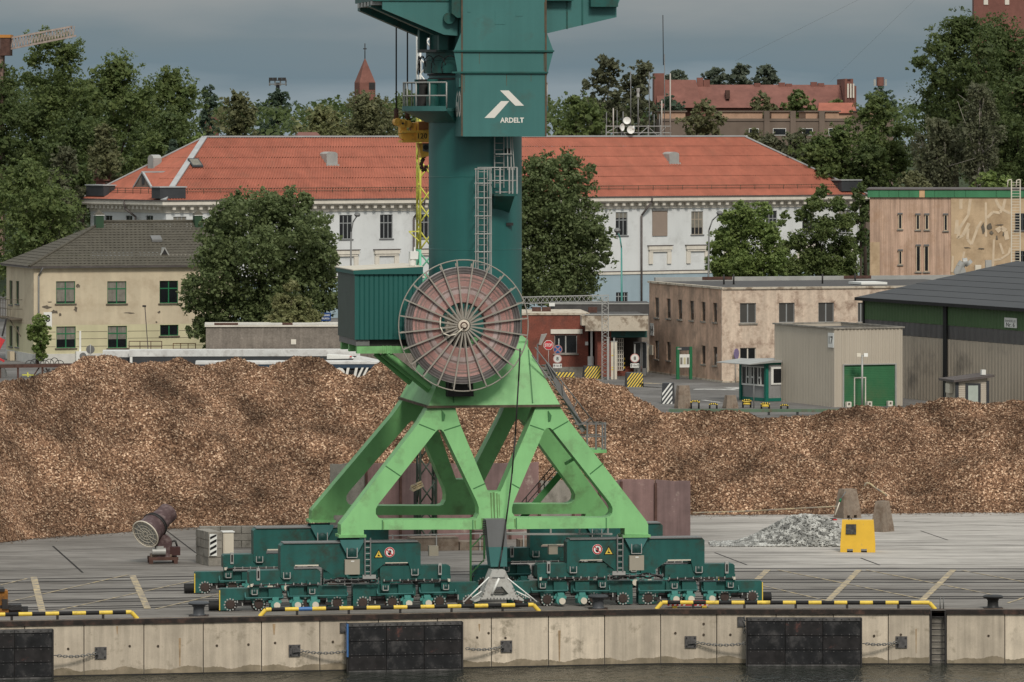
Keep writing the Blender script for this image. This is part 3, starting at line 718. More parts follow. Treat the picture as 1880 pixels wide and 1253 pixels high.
def on_roof(x, y):                                 # point of the front slope under a pixel
 for i in range(400):
  t = i / 400; v = d0 + (hR - d0) * t; u = HS.u(x, v); z = HS.p(x, y, v)[1]
  if z <= zR0 + (zR - zR0) * t: return (u, v, z)
 return (HS.u(x, hR), hR, zR)
def roofvent(x, y, w, hh):
 u, v, z = on_roof(x, y); mb = MB()
 pts = [(u - w / 2, z - .3), (u + w / 2, z - .3), (u + w / 2, z + hh)] + [(u + w / 2 * math.cos(a), z + hh + .25 * math.sin(a)) for a in (.5, 1.0, 1.57, 2.1, 2.6)] + [(u - w / 2, z + hh)]
 mb.plate(pts, v - .1, v + 1.3)
 mb.box(u - w / 2 - .12, u + w / 2 + .12, v - .25, v + .2, z - .16, z + .06); mb.build('roof_vent', M['galv'], wh)
roofvent(609, 303, 1.35, 1.15); roofvent(1237, 300, 1.3, 1.0)
u, v, z = on_roof(365, 311); mb = MB(); q0 = Vector((u - .75, v, z + .22)); sl_ = Vector((0, hR - d0, zR - zR0)).normalized()
mb.hexa([q0, q0 + Vector((1.3, 0, 0)), q0 + Vector((1.3, 0, 0)) + sl_ * 1.3, q0 + sl_ * 1.3], [q0 + Vector((0, 0, .15)), q0 + Vector((1.3, 0, .15)), q0 + Vector((1.3, 0, .15)) + sl_ * 1.3, q0 + sl_ * 1.3 + Vector((0, 0, .15))])
o = mb.build('skylight', M['dgrey'], wh)
mb = MB(); g = Vector((.14, 0, .158)); mb.quad(q0 + g + sl_ * .14, q0 + g + Vector((1.02, 0, 0)) + sl_ * .14, q0 + g + Vector((1.02, 0, 0)) + sl_ * 1.16, q0 + g + sl_ * 1.16); mb.build('pane', M['curtain'], o)
def hip_pt(x, y):
 for i in range(600):
  t = i / 600; u = e0 + (rA - e0) * t; v = HS.v(x, u); z = HS.q(x, y, u)[1]
  if z <= zR0 + (zR - zR0) * t: return (u, v, z)
 return (rA, hR, zR)
p = hip_pt(262, 346); u0, v0, z0_ = p; hw = 2.0; hh = HS.q(255, 316, u0)[1] - z0_
mb = MB()
back = (hh) / (zR - zR0) * (rA - e0)
A_, B_, C_ = (u0, v0 + hw, z0_), (u0, v0 - hw, z0_), (u0, v0, z0_ + hh)
D_ = (u0 + back + .6, v0, z0_ + hh)
o = MB(); o.quad(A_, B_, C_); dm = o.build('dormer', M['rough'], wh)
o = MB(); corr(o, B_, (u0 + .3, v0 - hw, z0_ + .1), D_, C_, .3, .05); o.quad(A_, C_, D_); o.build('dormer_roof', M['roof'], dm)
o = MB(); o.bar(A_, C_, .22, .16); o.bar(B_, C_, .22, .16); o.bar(C_, D_, .3, .16); o.bar(B_, D_, .24, .12); o.build('dormer_trim', M['roofcap'], dm)
o = MB(); o.box(u0 - .06, u0 + .05, v0 - .4, v0 + .1, z0_ + .4, z0_ + 1.35); o.build('dormer_window', M['dgrey'], dm)
p = hip_pt(281, 308); mb = MB(); u0, v0, z0_ = p
mb.prism([(v0 - .6, z0_ - .6), (v0 + .6, z0_ - .6), (v0 + .6, z0_ + 1.0), (v0 + .4, z0_ + 1.25), (v0, z0_ + 1.35), (v0 - .4, z0_ + 1.25), (v0 - .6, z0_ + 1.0)], [], lambda a, b, t: (u0 - .3 + 1.0 * t, a, b)); mb.build('roof_vent', M['galv'], wh)
for (x0, x1, y0, y1) in ((294, 341, 345, 361), (158, 190, 341, 357), (1545, 1581, 332, 348)):
 if x0 < 300 and x1 < 200: (a, z1), (b, z0) = HS.q(x0, y0, -.6), HS.q(x1, y1, -.6); mb = MB(); mb.box(-.6, .8, min(a, b), max(a, b), z0 - .2, z1)
 else: (a, z1), (b, z0) = HS.p(x0, y0, -.6), HS.p(x1, y1, -.6); mb = MB(); mb.box(a, b, -.6, 1.2, z0 - .2, z1)
 o = mb.build('plant_box', M['dgrey'], wh); mb2 = MB()
 if x1 < 200: mb2.box(-.7, .9, min(a, b) - .1, max(a, b) + .1, z1, z1 + .12)
 else: mb2.box(a - .1, b + .1, -.7, 1.3, z1, z1 + .12)
 mb2.build('lid', M['roofcap'], o)
ua, ub = HS.u(635), HS.u(1280); sp = (ub - ua) / 9
zt = lambda x, y: HS.p(x, y)[1]
z2 = (zt(1280, 388.5), zt(1280, 431)); z1w = (zt(1208, 463), zt(1208, 503)); z0w = (zt(1140, 537), zt(1140, 559.5))
class _Plain:                                       # metres straight in, for regular bays
 def __init__(s): pass
 def p(s, u, z, v=0): return (u, z)
PL = _Plain(); cr_ = random.Random(5)
for i in range(-4, 14):
 u = ua + i * sp
 if u < 1 or u > LEN - 1: continue
 mf = M['wframe2'] if i == 9 else M['wframe']
 if i == 8:
  mb = MB(); mb.box(u - .98, u + .98, -.10, .02, z2[1] - .1, z2[0] + .1); o = mb.build('window_shutter', M['shutter'], wh)
  mb = MB(); mb.box(u - 1.05, u + 1.05, -.2, .02, z2[0] + .1, z2[0] + .32); mb.build('shutter_box', M['galvd'], o)
 else: window(wh, PL, u - .78, u + .78, z2[0], z2[1], mframe=mf, curtain=cr_.choice((0, .25, .4, 0, .7)))
 window(wh, PL, u - .78, u + .78, z1w[0], z1w[1], mframe=M['wframe'], curtain=cr_.choice((0, .3, .95, 0)), sill=False)
 window(wh, PL, u - .78, u + .78, z0w[0], z0w[1], v=-.06, mframe=M['wframe'], n=4, transom=True, sill=False)
 if i != 7 and i != -1:
  mb = MB(); zt_ = z1w[0] + .25; mb.box(u - 1.55, u + 1.55, -.28, .02, zt_, zt_ + .42); mb.box(u - 1.4, u + 1.4, -.2, .02, zt_ - .22, zt_)
  o = mb.build('window_hood', M['corn'], wh)
  mb = MB(); mb.box(u - 1.65, u + 1.65, -.34, .02, zt_ + .42, zt_ + .5); mb.build('hood_flashing', M['gutter'], o)
  for sx in (-1.22, 1.22):
   mb = MB(); mb.box(u + sx - .26, u + sx + .26, -.16, .02, zt_ - 1.55, zt_ - .22); mb.build('hood_bracket', M['corn'], o)
for x0, x1 in ((193, 206), (231, 243), (268, 281)): window(wh, HS, x0, x1, 396, 424, side=0.0, n=2, sill=False)
facade(wh, 'wall', M['wwall'], 0, 0, LEN, zb, zE); facade(wh, 'wall', M['wwall'], 0.0, 0, DEP, zb, zE, front=False); facade(wh, 'basement_wall', M['wblue'], -.06, -.06, LEN + .06, 0, zb - .25)
for xs, ytop in ((760, 378), (1178, 365), (247, 372)):
 mb = MB()
 if xs == 247: (v, z) = HS.q(xs, 372, -.3); pts = [(-1.0, v + 1.0, zE + .3), (-.9, v + .9, zE - .6), (-.3, v - .2, zE - 1.4), (-.3, v - .3, zb)]
 else: u = HS.u(xs, -.25); pts = [(u + .9, -1.0, zE + .3), (u + .85, -.9, zE - .3), (u, -.25, zE - 1.7), (u, -.25, .3)]
 mb.path(pts, .11, 8); mb.build('downpipe', M['gutter'], wh)
# ---- masts and dishes on its ridge
M['pole'] = mat('dull pole paint', (.42, .39, .35), rough=.6)
mast = thing('antenna_frame', 'steel antenna frame with white dishes and whip aerials on the orange ridge', 'antenna', HS)
def rt(x, y, v=0.): u, z = HS.p(x, y, hR + v); return (u, hR + v, z)
mb = MB()
for y in (232, 244): mb.bar(rt(1113, y), rt(1232, y), .09)
for a, b in (((1113, 244), (1135, 232)), ((1135, 232), (1150, 250)), ((1170, 250), (1190, 233)), ((1190, 233), (1208, 250)), ((1208, 250), (1222, 234))): mb.bar(rt(*a), rt(*b), .06)
for x in (1113, 1141, 1172, 1190, 1213): mb.bar(rt(x, 253), rt(x, 230), .09)
mb.build('frame', M['galv'], mast)
for x, yt, r in ((1113.5, 206, .05), (1126, 199, .07), (1133, 202, .04), (1144, 205, .06), (1158, 131, .05), (1171.5, 168, .07), (1192, 132, .05), (1201, 210, .04), (1211, 210, .05), (1215, 185, .07), (1220, 100, .045), (1230.5, 135, .075)):
 mb = MB(); mb.tube(rt(x, 253), rt(x, yt), r, 6); mb.build('aerial', M['pole'] if x in (1230.5, 1215, 1126) else M['galvd'], mast)
mb = MB(); mb.tube(rt(1218, 120), rt(1217, 28), .05, 5); mb.build('aerial', M['dark'], mast)
mb = MB(); mb.lathe([(.0, 0), (.18, 0), (.2, .2), (.14, .35), (.14, .5), (.21, .7), (.21, 1.0), (.0, 1.02)], rt(1171.5, 179), (0, 0, 1), 10); mb.build('drum_antenna', M['galv'], mast)
for x, y, r, ax in ((1151, 222, .42, (-.5, -.8, .2)), (1142, 234, .42, (.35, -.85, 0)), (1158, 239, .44, (-.4, -.9, .1)), (1163, 236, .3, (.8, -.4, 0))):
 mb = MB(); c = Vector(rt(x, y, -.6)); mb.lathe([(.02, -.22), (r * .6, -.15), (r, .05), (r * .97, .07), (r * .5, -.05), (.02, -.1)], c, ax, 18); mb.tube(c, Vector(rt(x, y)), .04, 6); mb.build('dish', M['white'], mast)
# ---- cream two storey house, left
CH = Fr.px(62, 668, 18)
ch = thing('cream_house', 'cream two storey house with green windows and a dark tiled hip roof, number 8', 'house', CH); ch['wallmat'] = 'cwall'
L2 = CH.u(425); D2 = 10.5; zE2 = CH.p(100, 493)[1]; zm = CH.p(100, 597.5)[1]
mb = MB(); mb.box(.3, L2, .3, D2, zm, zE2); mb.build('wall_core', M['cwall'], ch)
zp_ = CH.p(100, 650)[1]; mb = MB(); mb.box(.3, L2, .3, D2, zp_, zm); mb.build('lower_core', M['clow'], ch)
for y in (610, 623, 637):
 z = CH.p(100, y)[1]
 for xa, xb in ((62, 102), (140, 197), (234, 293 if y == 610 else 420)) + (((329, 420),) if y == 610 else ()): mb = MB(); mb.box(CH.u(xa), CH.u(xb), -.036, -.025, z - .02, z + .02); mb.build('groove_line', M['bare'], ch)
mb = MB(); mb.box(-.08, L2, -.08, D2, 0, CH.p(100, 650)[1]); mb.build('plinth', M['plinth'], ch)
mb = MB(); mb.box(-.35, L2 + .35, -.35, D2 + .35, zE2, zE2 + .14); mb.build('soffit', M['plinth'], ch)
mb = MB(); mb.box(-.5, L2 + .5, -.5, -.36, zE2 + .08, zE2 + .22); mb.box(-.5, -.36, -.36, D2 + .5, zE2 + .08, zE2 + .22); mb.build('gutter', M['gutter'], ch)
h2 = D2 / 2; zr2 = CH.p(280, 408, h2)[1]; ra2 = CH.u(188, h2); rb2 = CH.u(390, h2); zq = zE2 + .16
def tiles(mb, A, B, C, D, rows):
 A, B, C, D = map(Vector, (A, B, C, D)); nrm = (B - A).cross(D - A).normalized()
 for k in range(rows):
  t0, t1 = k / rows, (k + 1) / rows; p, q, r_, s_ = A.lerp(D, t0), B.lerp(C, t0), B.lerp(C, t1), A.lerp(D, t1)
  n = max(2, int((q - p).length / .19)); vs = []
  for i in range(n + 1):
   t = i / n; o = nrm * (.03 + (.03 if i % 2 else 0)); vs += [p.lerp(q, t) + o, s_.lerp(r_, t) + nrm * (.03 if i % 2 else 0)]
  b = len(vs) // 2
  mb.add(vs, [(2 * i, 2 * i + 2, 2 * i + 3, 2 * i + 1) for i in range(n)])
for A, B, C, D in (((-.5, -.5, zq), (L2 + .5, -.5, zq), (rb2, h2, zr2), (ra2, h2, zr2)), ((-.5, D2 + .5, zq), (-.5, -.5, zq), (ra2, h2, zr2), (ra2 - .01, h2, zr2)), ((L2 + .5, -.5, zq), (L2 + .5, D2 + .5, zq), (rb2 + .01, h2, zr2), (rb2, h2, zr2)), ((L2 + .5, D2 + .5, zq), (-.5, D2 + .5, zq), (ra2, h2, zr2), (rb2, h2, zr2))):
 mb = MB(); tiles(mb, A, B, C, D, 17); mb.build('roof_slope', M['tile'], ch)
mb = MB(); mb.tube((ra2, h2, zr2 + .05), (rb2, h2, zr2 + .05), .14, 8); mb.tube((-.5, -.5, zq + .04), (ra2, h2, zr2 + .04), .13, 8); mb.tube((L2 + .5, -.5, zq + .04), (rb2, h2, zr2 + .04), .13, 8); mb.build('ridge_tiles', M['tile'], ch)
for x in (181.5, 363):
 u, zt_ = CH.p(x, 396, h2 - .4); mb = MB(); mb.box(u - .34, u + .34, h2 - .8, h2, zr2 - 1.0, zt_); o = mb.build('chimney', M['vent'], ch)
 mb = MB(); mb.box(u - .40, u + .40, h2 - .86, h2 + .06, zt_, zt_ + .05); mb.build('rim', M['white'], o)
 mb = MB(); mb.add([(u - .42, h2 - .86, zt_ + .06), (u + .42, h2 - .86, zt_ + .06), (u + .42, h2 + .06, zt_ + .06), (u - .42, h2 + .06, zt_ + .06), (u, h2 - .4, zt_ + .50)], [(0, 1, 4), (1, 2, 4), (2, 3, 4), (3, 0, 4)]); mb.build('cap', M['tile'], o)
v_ = .9; u, z = CH.p(302, 472, v_); mb = MB(); mb.quad((u - .42, v_, z), (u + .42, v_, z), (u, v_, z + .75)); o = mb.build('gablet', M['dark'], ch)
mb = MB(); mb.bar((u - .45, v_ - .02, z), (u, v_ - .02, z + .8), .1); mb.bar((u + .45, v_ - .02, z), (u, v_ - .02, z + .8), .1); mb.bar((u - .4, v_, z), (u + .4, v_, z), .06); mb.quad((u - .45, v_, z), (u, v_, z + .8), (u, v_ + 1.3, z + .8)); mb.quad((u + .45, v_, z), (u, v_, z + .8), (u, v_ + 1.3, z + .8)); mb.build('trim', M['galv'], o)
u, z = CH.p(286, 441, 3.0); mb = MB(); mb.hexa([(u - .45, 2.5, z - .15), (u + .45, 2.5, z - .15), (u + .45, 3.2, z + .25), (u - .45, 3.2, z + .25)], [(u - .45, 2.5, z + .05), (u + .45, 2.5, z + .05), (u + .45, 3.2, z + .4), (u - .45, 3.2, z + .4)]); mb.build('skylight', M['galvd'], ch)
for x0, x1, y0, y1, cu in ((103, 138, 517, 557.5, .9), (197, 232, 517, 557.5, .9), (293, 327, 516, 557, .0), (103.5, 139, 600, 639, .6), (198, 233, 599, 639, .6), (294, 327.5, 597, 616.5, 0)):
 window(ch, CH, x0, x1, y0, y1, v=0.0 if y0 < 590 else -.03, mframe=M['gwin'], n=2, transom=(y1 - y0 > 30), curtain=cu, msill=M['bare'])
for x0, x1, y0, y1 in ((17, 23, 515, 560), (29, 35, 516, 559), (17, 23, 596, 637), (29, 35, 599, 638)): window(ch, CH, x0, x1, y0 + (2 if y0 == 596 else 0), y1, side=0.0 if y0 < 590 else -.03, mframe=M['gwin'], n=1, transom=False)
facade(ch, 'wall', M['cwall'], 0, 0, L2, zm, zE2); facade(ch, 'lower_wall', M['clow'], -.03, -.03, L2, zp_, zm); facade(ch, 'wall', M['cwall'], 0, 0, D2, zm, zE2, front=False); facade(ch, 'lower_wall', M['clow'], -.03, -.03, D2, zp_, zm, front=False)
u, z = CH.p(87.5, 587, -.03); mb = MB(); mb.box(u - .36, u + .36, -.07, -.03, z - .62, z + .62); o = mb.build('number_plate', M['white'], ch); text('number', '8', M['print'], o, (u, -.075, z + .1), (1, 0, 0), (0, 0, 1), height=.62, bold=.02)
mb = MB(); u = CH.u(71, -.1); mb.path([(u + .3, -.45, zE2 + .1), (u, -.12, zE2 - .6), (u, -.12, .4)], .07, 8); mb.build('downpipe', M['galvd'], ch)
def scab(par, fr, x, y, w, h, seed, m, v=-.0, n=9):
 r = random.Random(seed); u, z = fr.p(x, y, v); mb = MB(); sx = fr.m(v)
 pts = [(u + math.cos(2 * math.pi * i / n) * w * sx / 2 * r.uniform(.45, 1.15), z + math.sin(2 * math.pi * i / n) * h * sx / 2 * r.uniform(.45, 1.15)) for i in range(n)]
 mb.plate(pts, v - .012, v + .02); return mb.build('bare_patch', m, par)
for i, (x, y, w_, h_) in enumerate(((143, 525, 8, 10), (139, 568, 9, 12), (85, 564, 20, 7), (100, 573, 18, 9), (238, 575, 26, 3), (292, 574, 6, 6), (287, 592, 5, 4), (110, 578, 8, 8), (92, 555, 12, 3))): scab(ch, CH, x, y, w_, h_, i, M['bare'])
(v1, zb1), (v0, zt1) = CH.q(0, 582, -.9), CH.q(22, 551, -.9)
mb = MB(); a, b = min(v0, v1), max(v0, v1) + 3; mb.box(-1.1, 0, a, b, zb1 - .12, zb1); bo = mb.build('balcony', M['bare'], ch)
mb = MB()
for zz in (zt1, (zt1 + zb1) / 2): mb.bar((-1.05, a, zz), (-1.05, b, zz), .05); mb.bar((-1.05, a, zz), (0, a, zz), .05)
for k in range(9): v = a + (b - a) * k / 8; mb.bar((-1.05, v, zb1), (-1.05, v, zt1), .04)
mb.bar((-1.0, a + .4, zb1 - .1), (0, a + .4, zb1 - 1.6), .08); mb.build('railing', M['bare'], bo)
u, z = CH.p(150, 654, -.4); mb = MB(); mb.box(u - .5, u + .5, -.5, -.1, z - .4, z + .4); o = mb.build('air_conditioner', M['white'], ch); mb = MB(); mb.lathe([(.28, 0), (.30, .02), (.05, .04)], (u + .08, -.5, z), (0, -1, 0), 20); mb.build('fan_grille', M['galvd'], o)
mb = MB(); mb.box(CH.u(145), CH.u(148.5), -.1, -.03, z + .4, CH.p(146, 608)[1]); mb.build('cable_duct', M['white'], ch)
v, z = CH.q(21, 655, -.35); mb = MB(); mb.box(-.6, -.2, v - .55, v + .55, z - .45, z + .45); mb.build('air_conditioner', M['cwall'], ch)
# ---- building 14
B14 = Fr.px(1327, 703, 16.4)
b14 = thing('office_block', 'two storey stained pink and beige flat roofed office block numbered 14', 'building', B14); b14['wallmat'] = 'b14'
z14 = B14.p(1327, 528)[1]; D14 = B14.v(1192, 0); L14 = 24.0
mb = MB(); mb.box(.30, L14, .30, D14, .12, z14 - .16); mb.build('inner_block', M['b14f'], b14)
mb = MB(); mb.box(-.06, L14, -.08, D14, 0, .14); mb.build('base_course', M['fascia'], b14)
mb = MB(); mb.box(-.12, L14 + .1, -.14, .3, z14 - .16, z14); mb.box(-.12, .3, .3, D14 + .1, z14 - .16, z14); mb.build('parapet_cap', M['fascia'], b14)
mb = MB(); mb.box(.3, L14, .3, D14, z14 - .16, z14 - .05); mb.build('roof', M['flatroof'], b14)
mb = MB(); v_ = D14 - .1; mb.box(.5, 40, v_, v_ + .35, z14 - .1, z14 + .28); mb.build('back_parapet', M['galv'], b14)
for x0, x1 in ((1290, 1345), (1550, 1600)): mb = MB(); mb.box(B14.u(x0, v_ - .1), B14.u(x1, v_ - .1), v_ - .03, v_, z14 + .05, z14 + .30); mb.build('rusty_flashing', M['rust'], b14)
mb = MB(); u = B14.u(1603, 4); mb.box(u - 1.0, u + 1.2, 4, 7, z14 + .0, z14 + .18); mb.build('roof_light', M['white'], b14)
for x in (1329, 1347, 1510, 1570):
 mb = MB(); u = B14.u(x, 9.); mb.tube((u, 9, z14 - .1), (u, 9, z14 + .75), .07, 6); mb.build('roof_pipe', M['dark'], b14)
for x0, x1, y0, y1 in ((1358.5, 1388, 557, 593.5), (1430, 1459, 556.5, 592.5), (1502.5, 1531, 556, 592), (1575, 1587, 556, 592)): window(b14, B14, x0, x1, y0, y1, v=-.02, mframe=M['wframe'], n=2, transom=False, msill=M['concg'], curtain=.97, cmat='blind')
for x0, x1 in ((1358.5, 1388), (1430, 1459), (1502.5, 1531)): window(b14, B14, x0, x1, 639, 676, v=-.02, mframe=M['corn'], n=2, transom=False, msill=M['corn'])
yl = lambda x: 1.0 * (x - 1327) / 135
for x, lo in ((1206, 1), (1227.5, 1), (1248.5, 0), (1270, 0), (1291.5, 1), (1313, 1)):
 t = (1327 - x) / 135; y0 = 557.5 - 12.5 * t; y1 = 594 - 11 * t - .5
 window(b14, B14, x - 3.6, x + 3.6, y0, y1, side=0.0, mframe=M['curtain'], n=1, transom=False, msill=M['concg'])
 if lo: window(b14, B14, x - 3.6, x + 3.6, 638 - 14 * t, 673.5 - 15 * t, side=0.0, mframe=M['curtain'], n=1, transom=False, msill=M['concg'])
facade(b14, 'front_wall', M['b14f'], -.02, 0, L14, .12, z14 - .16); facade(b14, 'side_wall', M['b14'], 0, -.02, D14, .12, z14 - .16, front=False)
v, z = B14.q(1197, 605, -.03); mb = MB(); mb.box(-.06, -.002, v - .45, v + .45, z - .5, z + .5); o = mb.build('number_plate', M['white'], b14); text('number', '14', M['print'], o, (-.066, v, z), (0, -1, 0), (0, 0, 1), height=.56, width=.66, bold=.02)
v, z = B14.q(1196, 643, -.03); mb = MB(); mb.box(-.08, -.002, v - .4, v + .4, z - .4, z + .4); mb.build('meter_box', M['cream'], b14)
mb = MB(); mb.box(-.10, -.003, -.06, .06, .2, z14 - .2); mb.build('corner_pipe', M['b14f'], b14)
# ---- brick gatehouse and covered gate, left of 14
GH = Fr.px(1000, 690, 4)
gh = thing('gatehouse', 'low red brick gatehouse with a flat roof and a white lintel over its window', 'building', GH); gh['wallmat'] = 'brick'
uL, uR = GH.u(930), GH.u(1080); zg = GH.p(1040, 575)[1]
mb = MB(); mb.box(uL, uR, .3, 9, .0, zg - .16); mb.build('wall_core', M['brick'], gh)
mb = MB(); mb.box(uL - .05, uR + .05, -.06, 9, 0, GH.p(1040, 674)[1]); mb.build('plinth', M['concg'], gh)
mb = MB(); mb.box(uL - .1, uR + .1, -.1, 9.1, zg - .16, zg); mb.build('roof_edge', M['fascia'], gh)
(a, zt_), (b, zb_) = GH.p(1011, 605), GH.p(1069, 613); mb = MB(); mb.box(a, b, -.1, 0, zb_, zt_); mb.build('lintel', M['corn'], gh)
window(gh, GH, 1018, 1059.5, 615.5, 649.5, v=-.01, mframe=M['galv'], n=2, transom=False, msill=M['concg'])
facade(gh, 'wall', M['brick'], -.01, uL, uR, 0, zg - .16)
u, z = GH.p(1077, 631, -.05); mb = MB(); mb.box(u - .12, u + .12, -.08, 0, z - .14, z + .14); mb.build('bell_box', M['white'], gh)
for x in (985, 1003, 1088):
 u, z = GH.p(x, 568, 4.); mb = MB(); mb.box(u - .35, u + .35, 3.7, 4.3, zg - .1, zg + .35); mb.build('chimney_stub', M['rust'], gh)
GT = Fr.px(1085, 693, 4)
gt = thing('covered_gate', 'covered entrance between gatehouse and block 14 with a flaking concrete fascia', 'building', GT); gt['wallmat'] = 'fascia'
a, b = GT.u(1075, -.5), GT.u(1190, -.5); z1_, z0_ = GT.p(1130, 579, -.5)[1], GT.p(1130, 608, -.5)[1]
mb = MB(); mb.box(a, b, -.5, .0, z0_, z1_); mb.build('fascia_beam', M['fascia'], gt)
mb = MB(); mb.box(a, b, 0, 9, z0_ + .3, z1_ - .05); mb.build('roof', M['flatroof'], gt)
mb = MB(); mb.box(a - .05, b, -.56, -.2, z1_, z1_ + .08); mb.build('roof_edge', M['galv'], gt)
mb = MB(); mb.box(a - .3, a + .65, -.45, 1.0, GT.p(1085, 598, -.5)[1], z1_ - .02); mb.build('corner_block', M['fascia'], gt)
a2 = GT.u(1122); mb = MB(); mb.box(a2, b, .6, .75, GT.p(1150, 620, .6)[1], z0_ + .3)
mb.build('sign_band', M['teal'], gt)
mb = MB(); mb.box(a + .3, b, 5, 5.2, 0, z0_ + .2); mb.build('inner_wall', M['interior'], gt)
mb = MB(); mb.box(GT.u(1098), GT.u(1123), .55, 5, 0, z0_ + .2); mb.build('brick_pier', M['brick'], gt)
for xa, xb in ((1163, 1177), (1178, 1188)):
 (u0, zz1), (u1, zz0) = GT.p(xa, 628, 1.2), GT.p(xb, 690, 1.2); mb = MB()
 mb.box(u0, u0 + .07, 1.2, 1.26, zz0, zz1); mb.box(u1 - .07, u1, 1.2, 1.26, zz0, zz1); mb.box(u0, u1, 1.2, 1.26, zz1 - .08, zz1); mb.box(u0, u1, 1.2, 1.26, zz0, zz0 + .6); o = mb.build('glazed_door', M['galvd'], gt)
 mb = MB(); mb.box(u0 + .07, u1 - .07, 1.22, 1.24, zz0 + .6, zz1 - .08); mb.build('pane', M['glass'], o)
(u0, zz1), (u1, zz0) = GT.p(1131, 622, 1.4), GT.p(1144, 680, 1.4); mb = MB()
for k in range(5): u = u0 + (u1 - u0) * k / 4; mb.bar((u, 1.4, zz0), (u, 1.4, zz1), .05)
for k in range(9): z = zz0 + (zz1 - zz0) * k / 8; mb.bar((u0, 1.4, z), (u1, 1.4, z), .05)
mb.build('grille_gate', M['corn'], gt)
for k in range(4):
 mb = MB(); mb.box(GT.u(1130), GT.u(1186), 2.0 + k * .35, 2.4 + k * .35, 0, .2 + k * .18); mb.build('step', M['brick'], gt)
lr = Fr.px(1130, 672, 2); t = thing('rear_shed', 'long low shed with a dark flat roof behind the gatehouse', 'building', lr); t['wallmat'] = 'flatroof'
a, b = lr.u(1020), lr.u(1195); z1_, z0_ = lr.p(1100, 559)[1], lr.p(1100, 578)[1]
mb = MB(); mb.box(a, b, 0, 8, 0, z0_); mb.build('wall', M['rough'], t); mb = MB(); mb.box(a - .1, b + .1, -.1, 8, z0_, z1_); mb.build('roof_band', M['flatroof'], t); mb = MB(); mb.box(a - .15, b + .1, -.16, .1, z1_, z1_ + .1); mb.build('edge_flashing', M['galv'], t)
# ---- block 17: ribbed sheet shed
def ribs(mb, L, z0, z1, pitch=.30, d=.05, f=lambda a, d, z: (a, d, z), duty=.5):
 n = max(1, round(L / pitch)); p = L / n; prof = []
 for i in range(n):
  a = i * p; e = p * .1
  prof += [(a + e, 0), (a + p * duty - e, 0), (a + p * duty + e, d), (a + p - e, d)]
 prof = [(0, d)] + prof + [(L, d)]
 vs = []
 for a, dd in prof: vs += [f(a, dd, z0), f(a, dd, z1)]
 mb.add(vs, [(2 * i, 2 * i + 2, 2 * i + 3, 2 * i + 1) for i in range(len(prof) - 1)])
B17 = Fr.px(1532, 748, 22)
b17 = thing('sheet_metal_shed', 'grey ribbed sheet metal shed with a green roller door, numbered 17', 'shed', B17); b17['wallmat'] = 'ribbed'
L17 = B17.u(1657); D17 = B17.v(1422, 0); h17 = B17.p(1532, 603)[1]
(da, dz1), (db, _) = B17.p(1549, 671), B17.p(1643, 671)
mb = MB(); ribs(mb, da, 0, h17, f=lambda a, d, z: (a, d - .05, z)); mb.build('cladding', M['ribbed'], b17)
mb = MB(); ribs(mb, db - da, dz1, h17, f=lambda a, d, z: (da + a, d - .05, z)); mb.build('cladding', M['ribbed'], b17)
mb = MB(); ribs(mb, L17 - db, 0, h17, f=lambda a, d, z: (db + a, d - .05, z)); mb.build('cladding', M['ribbed'], b17)
mb = MB(); ribs(mb, D17, 0, h17, .26, .03, f=lambda a, d, z: (d - .03, a, z)); mb.build('side_cladding', M['ribbed'], b17)
mb = MB(); ribs(mb, D17, 0, h17, .26, .03, f=lambda a, d, z: (L17 - d, a, z)); mb.build('side_cladding', M['ribbed'], b17)
mb = MB(); mb.box(0, L17, D17 - .05, D17, 0, h17); mb.build('back_wall', M['ribbed'], b17)
mb = MB(); mb.box(.1, L17 - .1, .1, D17 - .1, h17 - .35, h17 - .25); mb.build('roof', M['flatroof'], b17)
mb = MB()
for q in ((-.12, L17 + .12, -.12, .06), (-.12, L17 + .12, D17 - .06, D17 + .12), (-.12, .06, .06, D17 - .06), (L17 - .06, L17 + .12, .06, D17 - .06)): mb.box(*q, h17 - .06, h17 + .05)
mb.build('roof_trim', M['concg'], b17)
dr = MB(); dr.box(da, db, .06, .12, 0, dz1); do = dr.build('roller_door', M['rollgreen'], b17)
ns = 24
for k in range(ns):
 z0_, z1_ = dz1 * k / ns, dz1 * (k + 1) / ns; mb = MB(); mb.hexa([(da, .035, z0_ + .01), (db, .035, z0_ + .01), (db, .07, z0_ + .01), (da, .07, z0_ + .01)], [(da, .055, z1_), (db, .055, z1_), (db, .07, z1_), (da, .07, z1_)]); mb.build('slat', M['rollgreen'], do)
mb = MB(); (p0, pz1), (p1, _) = B17.p(1568, 693), B17.p(1590, 693)
mb.box(p0, p0 + .08, -.01, .05, 0, pz1); mb.box(p1 - .08, p1, -.01, .05, 0, pz1); mb.box(p0 + .08, p1 - .08, -.01, .05, pz1 - .08, pz1); o = mb.build('wicket_frame', M['corn'], b17)
mb = MB(); mb.box(da - .1, da, -.08, .1, 0, dz1 + .08); mb.box(db, db + .1, -.08, .1, 0, dz1 + .08); mb.box(da, db, -.08, .1, dz1, dz1 + .08); mb.build('door_trim', M['galv'], b17)
v, z = B17.q(1526, 625, -.04); mb = MB(); mb.box(-.07, -.035, v - .48, v + .48, z - .53, z + .53); o = mb.build('number_plate', M['white'], b17); text('number', '17', M['print'], o, (-.075, v, z), (0, -1, 0), (0, 0, 1), height=.56, width=.66, bold=.02)
for x in (1558, 1596, 1634):
 u = B17.u(x, -.3); mb = MB(); mb.box(u - .18, u + .18, -.4, -.1, 0, .12); mb.box(u - .18, u - .08, -.4, -.1, .12, .30); mb.box(u + .08, u + .18, -.4, -.1, .12, .30); mb.box(u - .18, u + .18, -.4, -.1, .30, .38); mb.build('door_stop', M['corn'], b17)
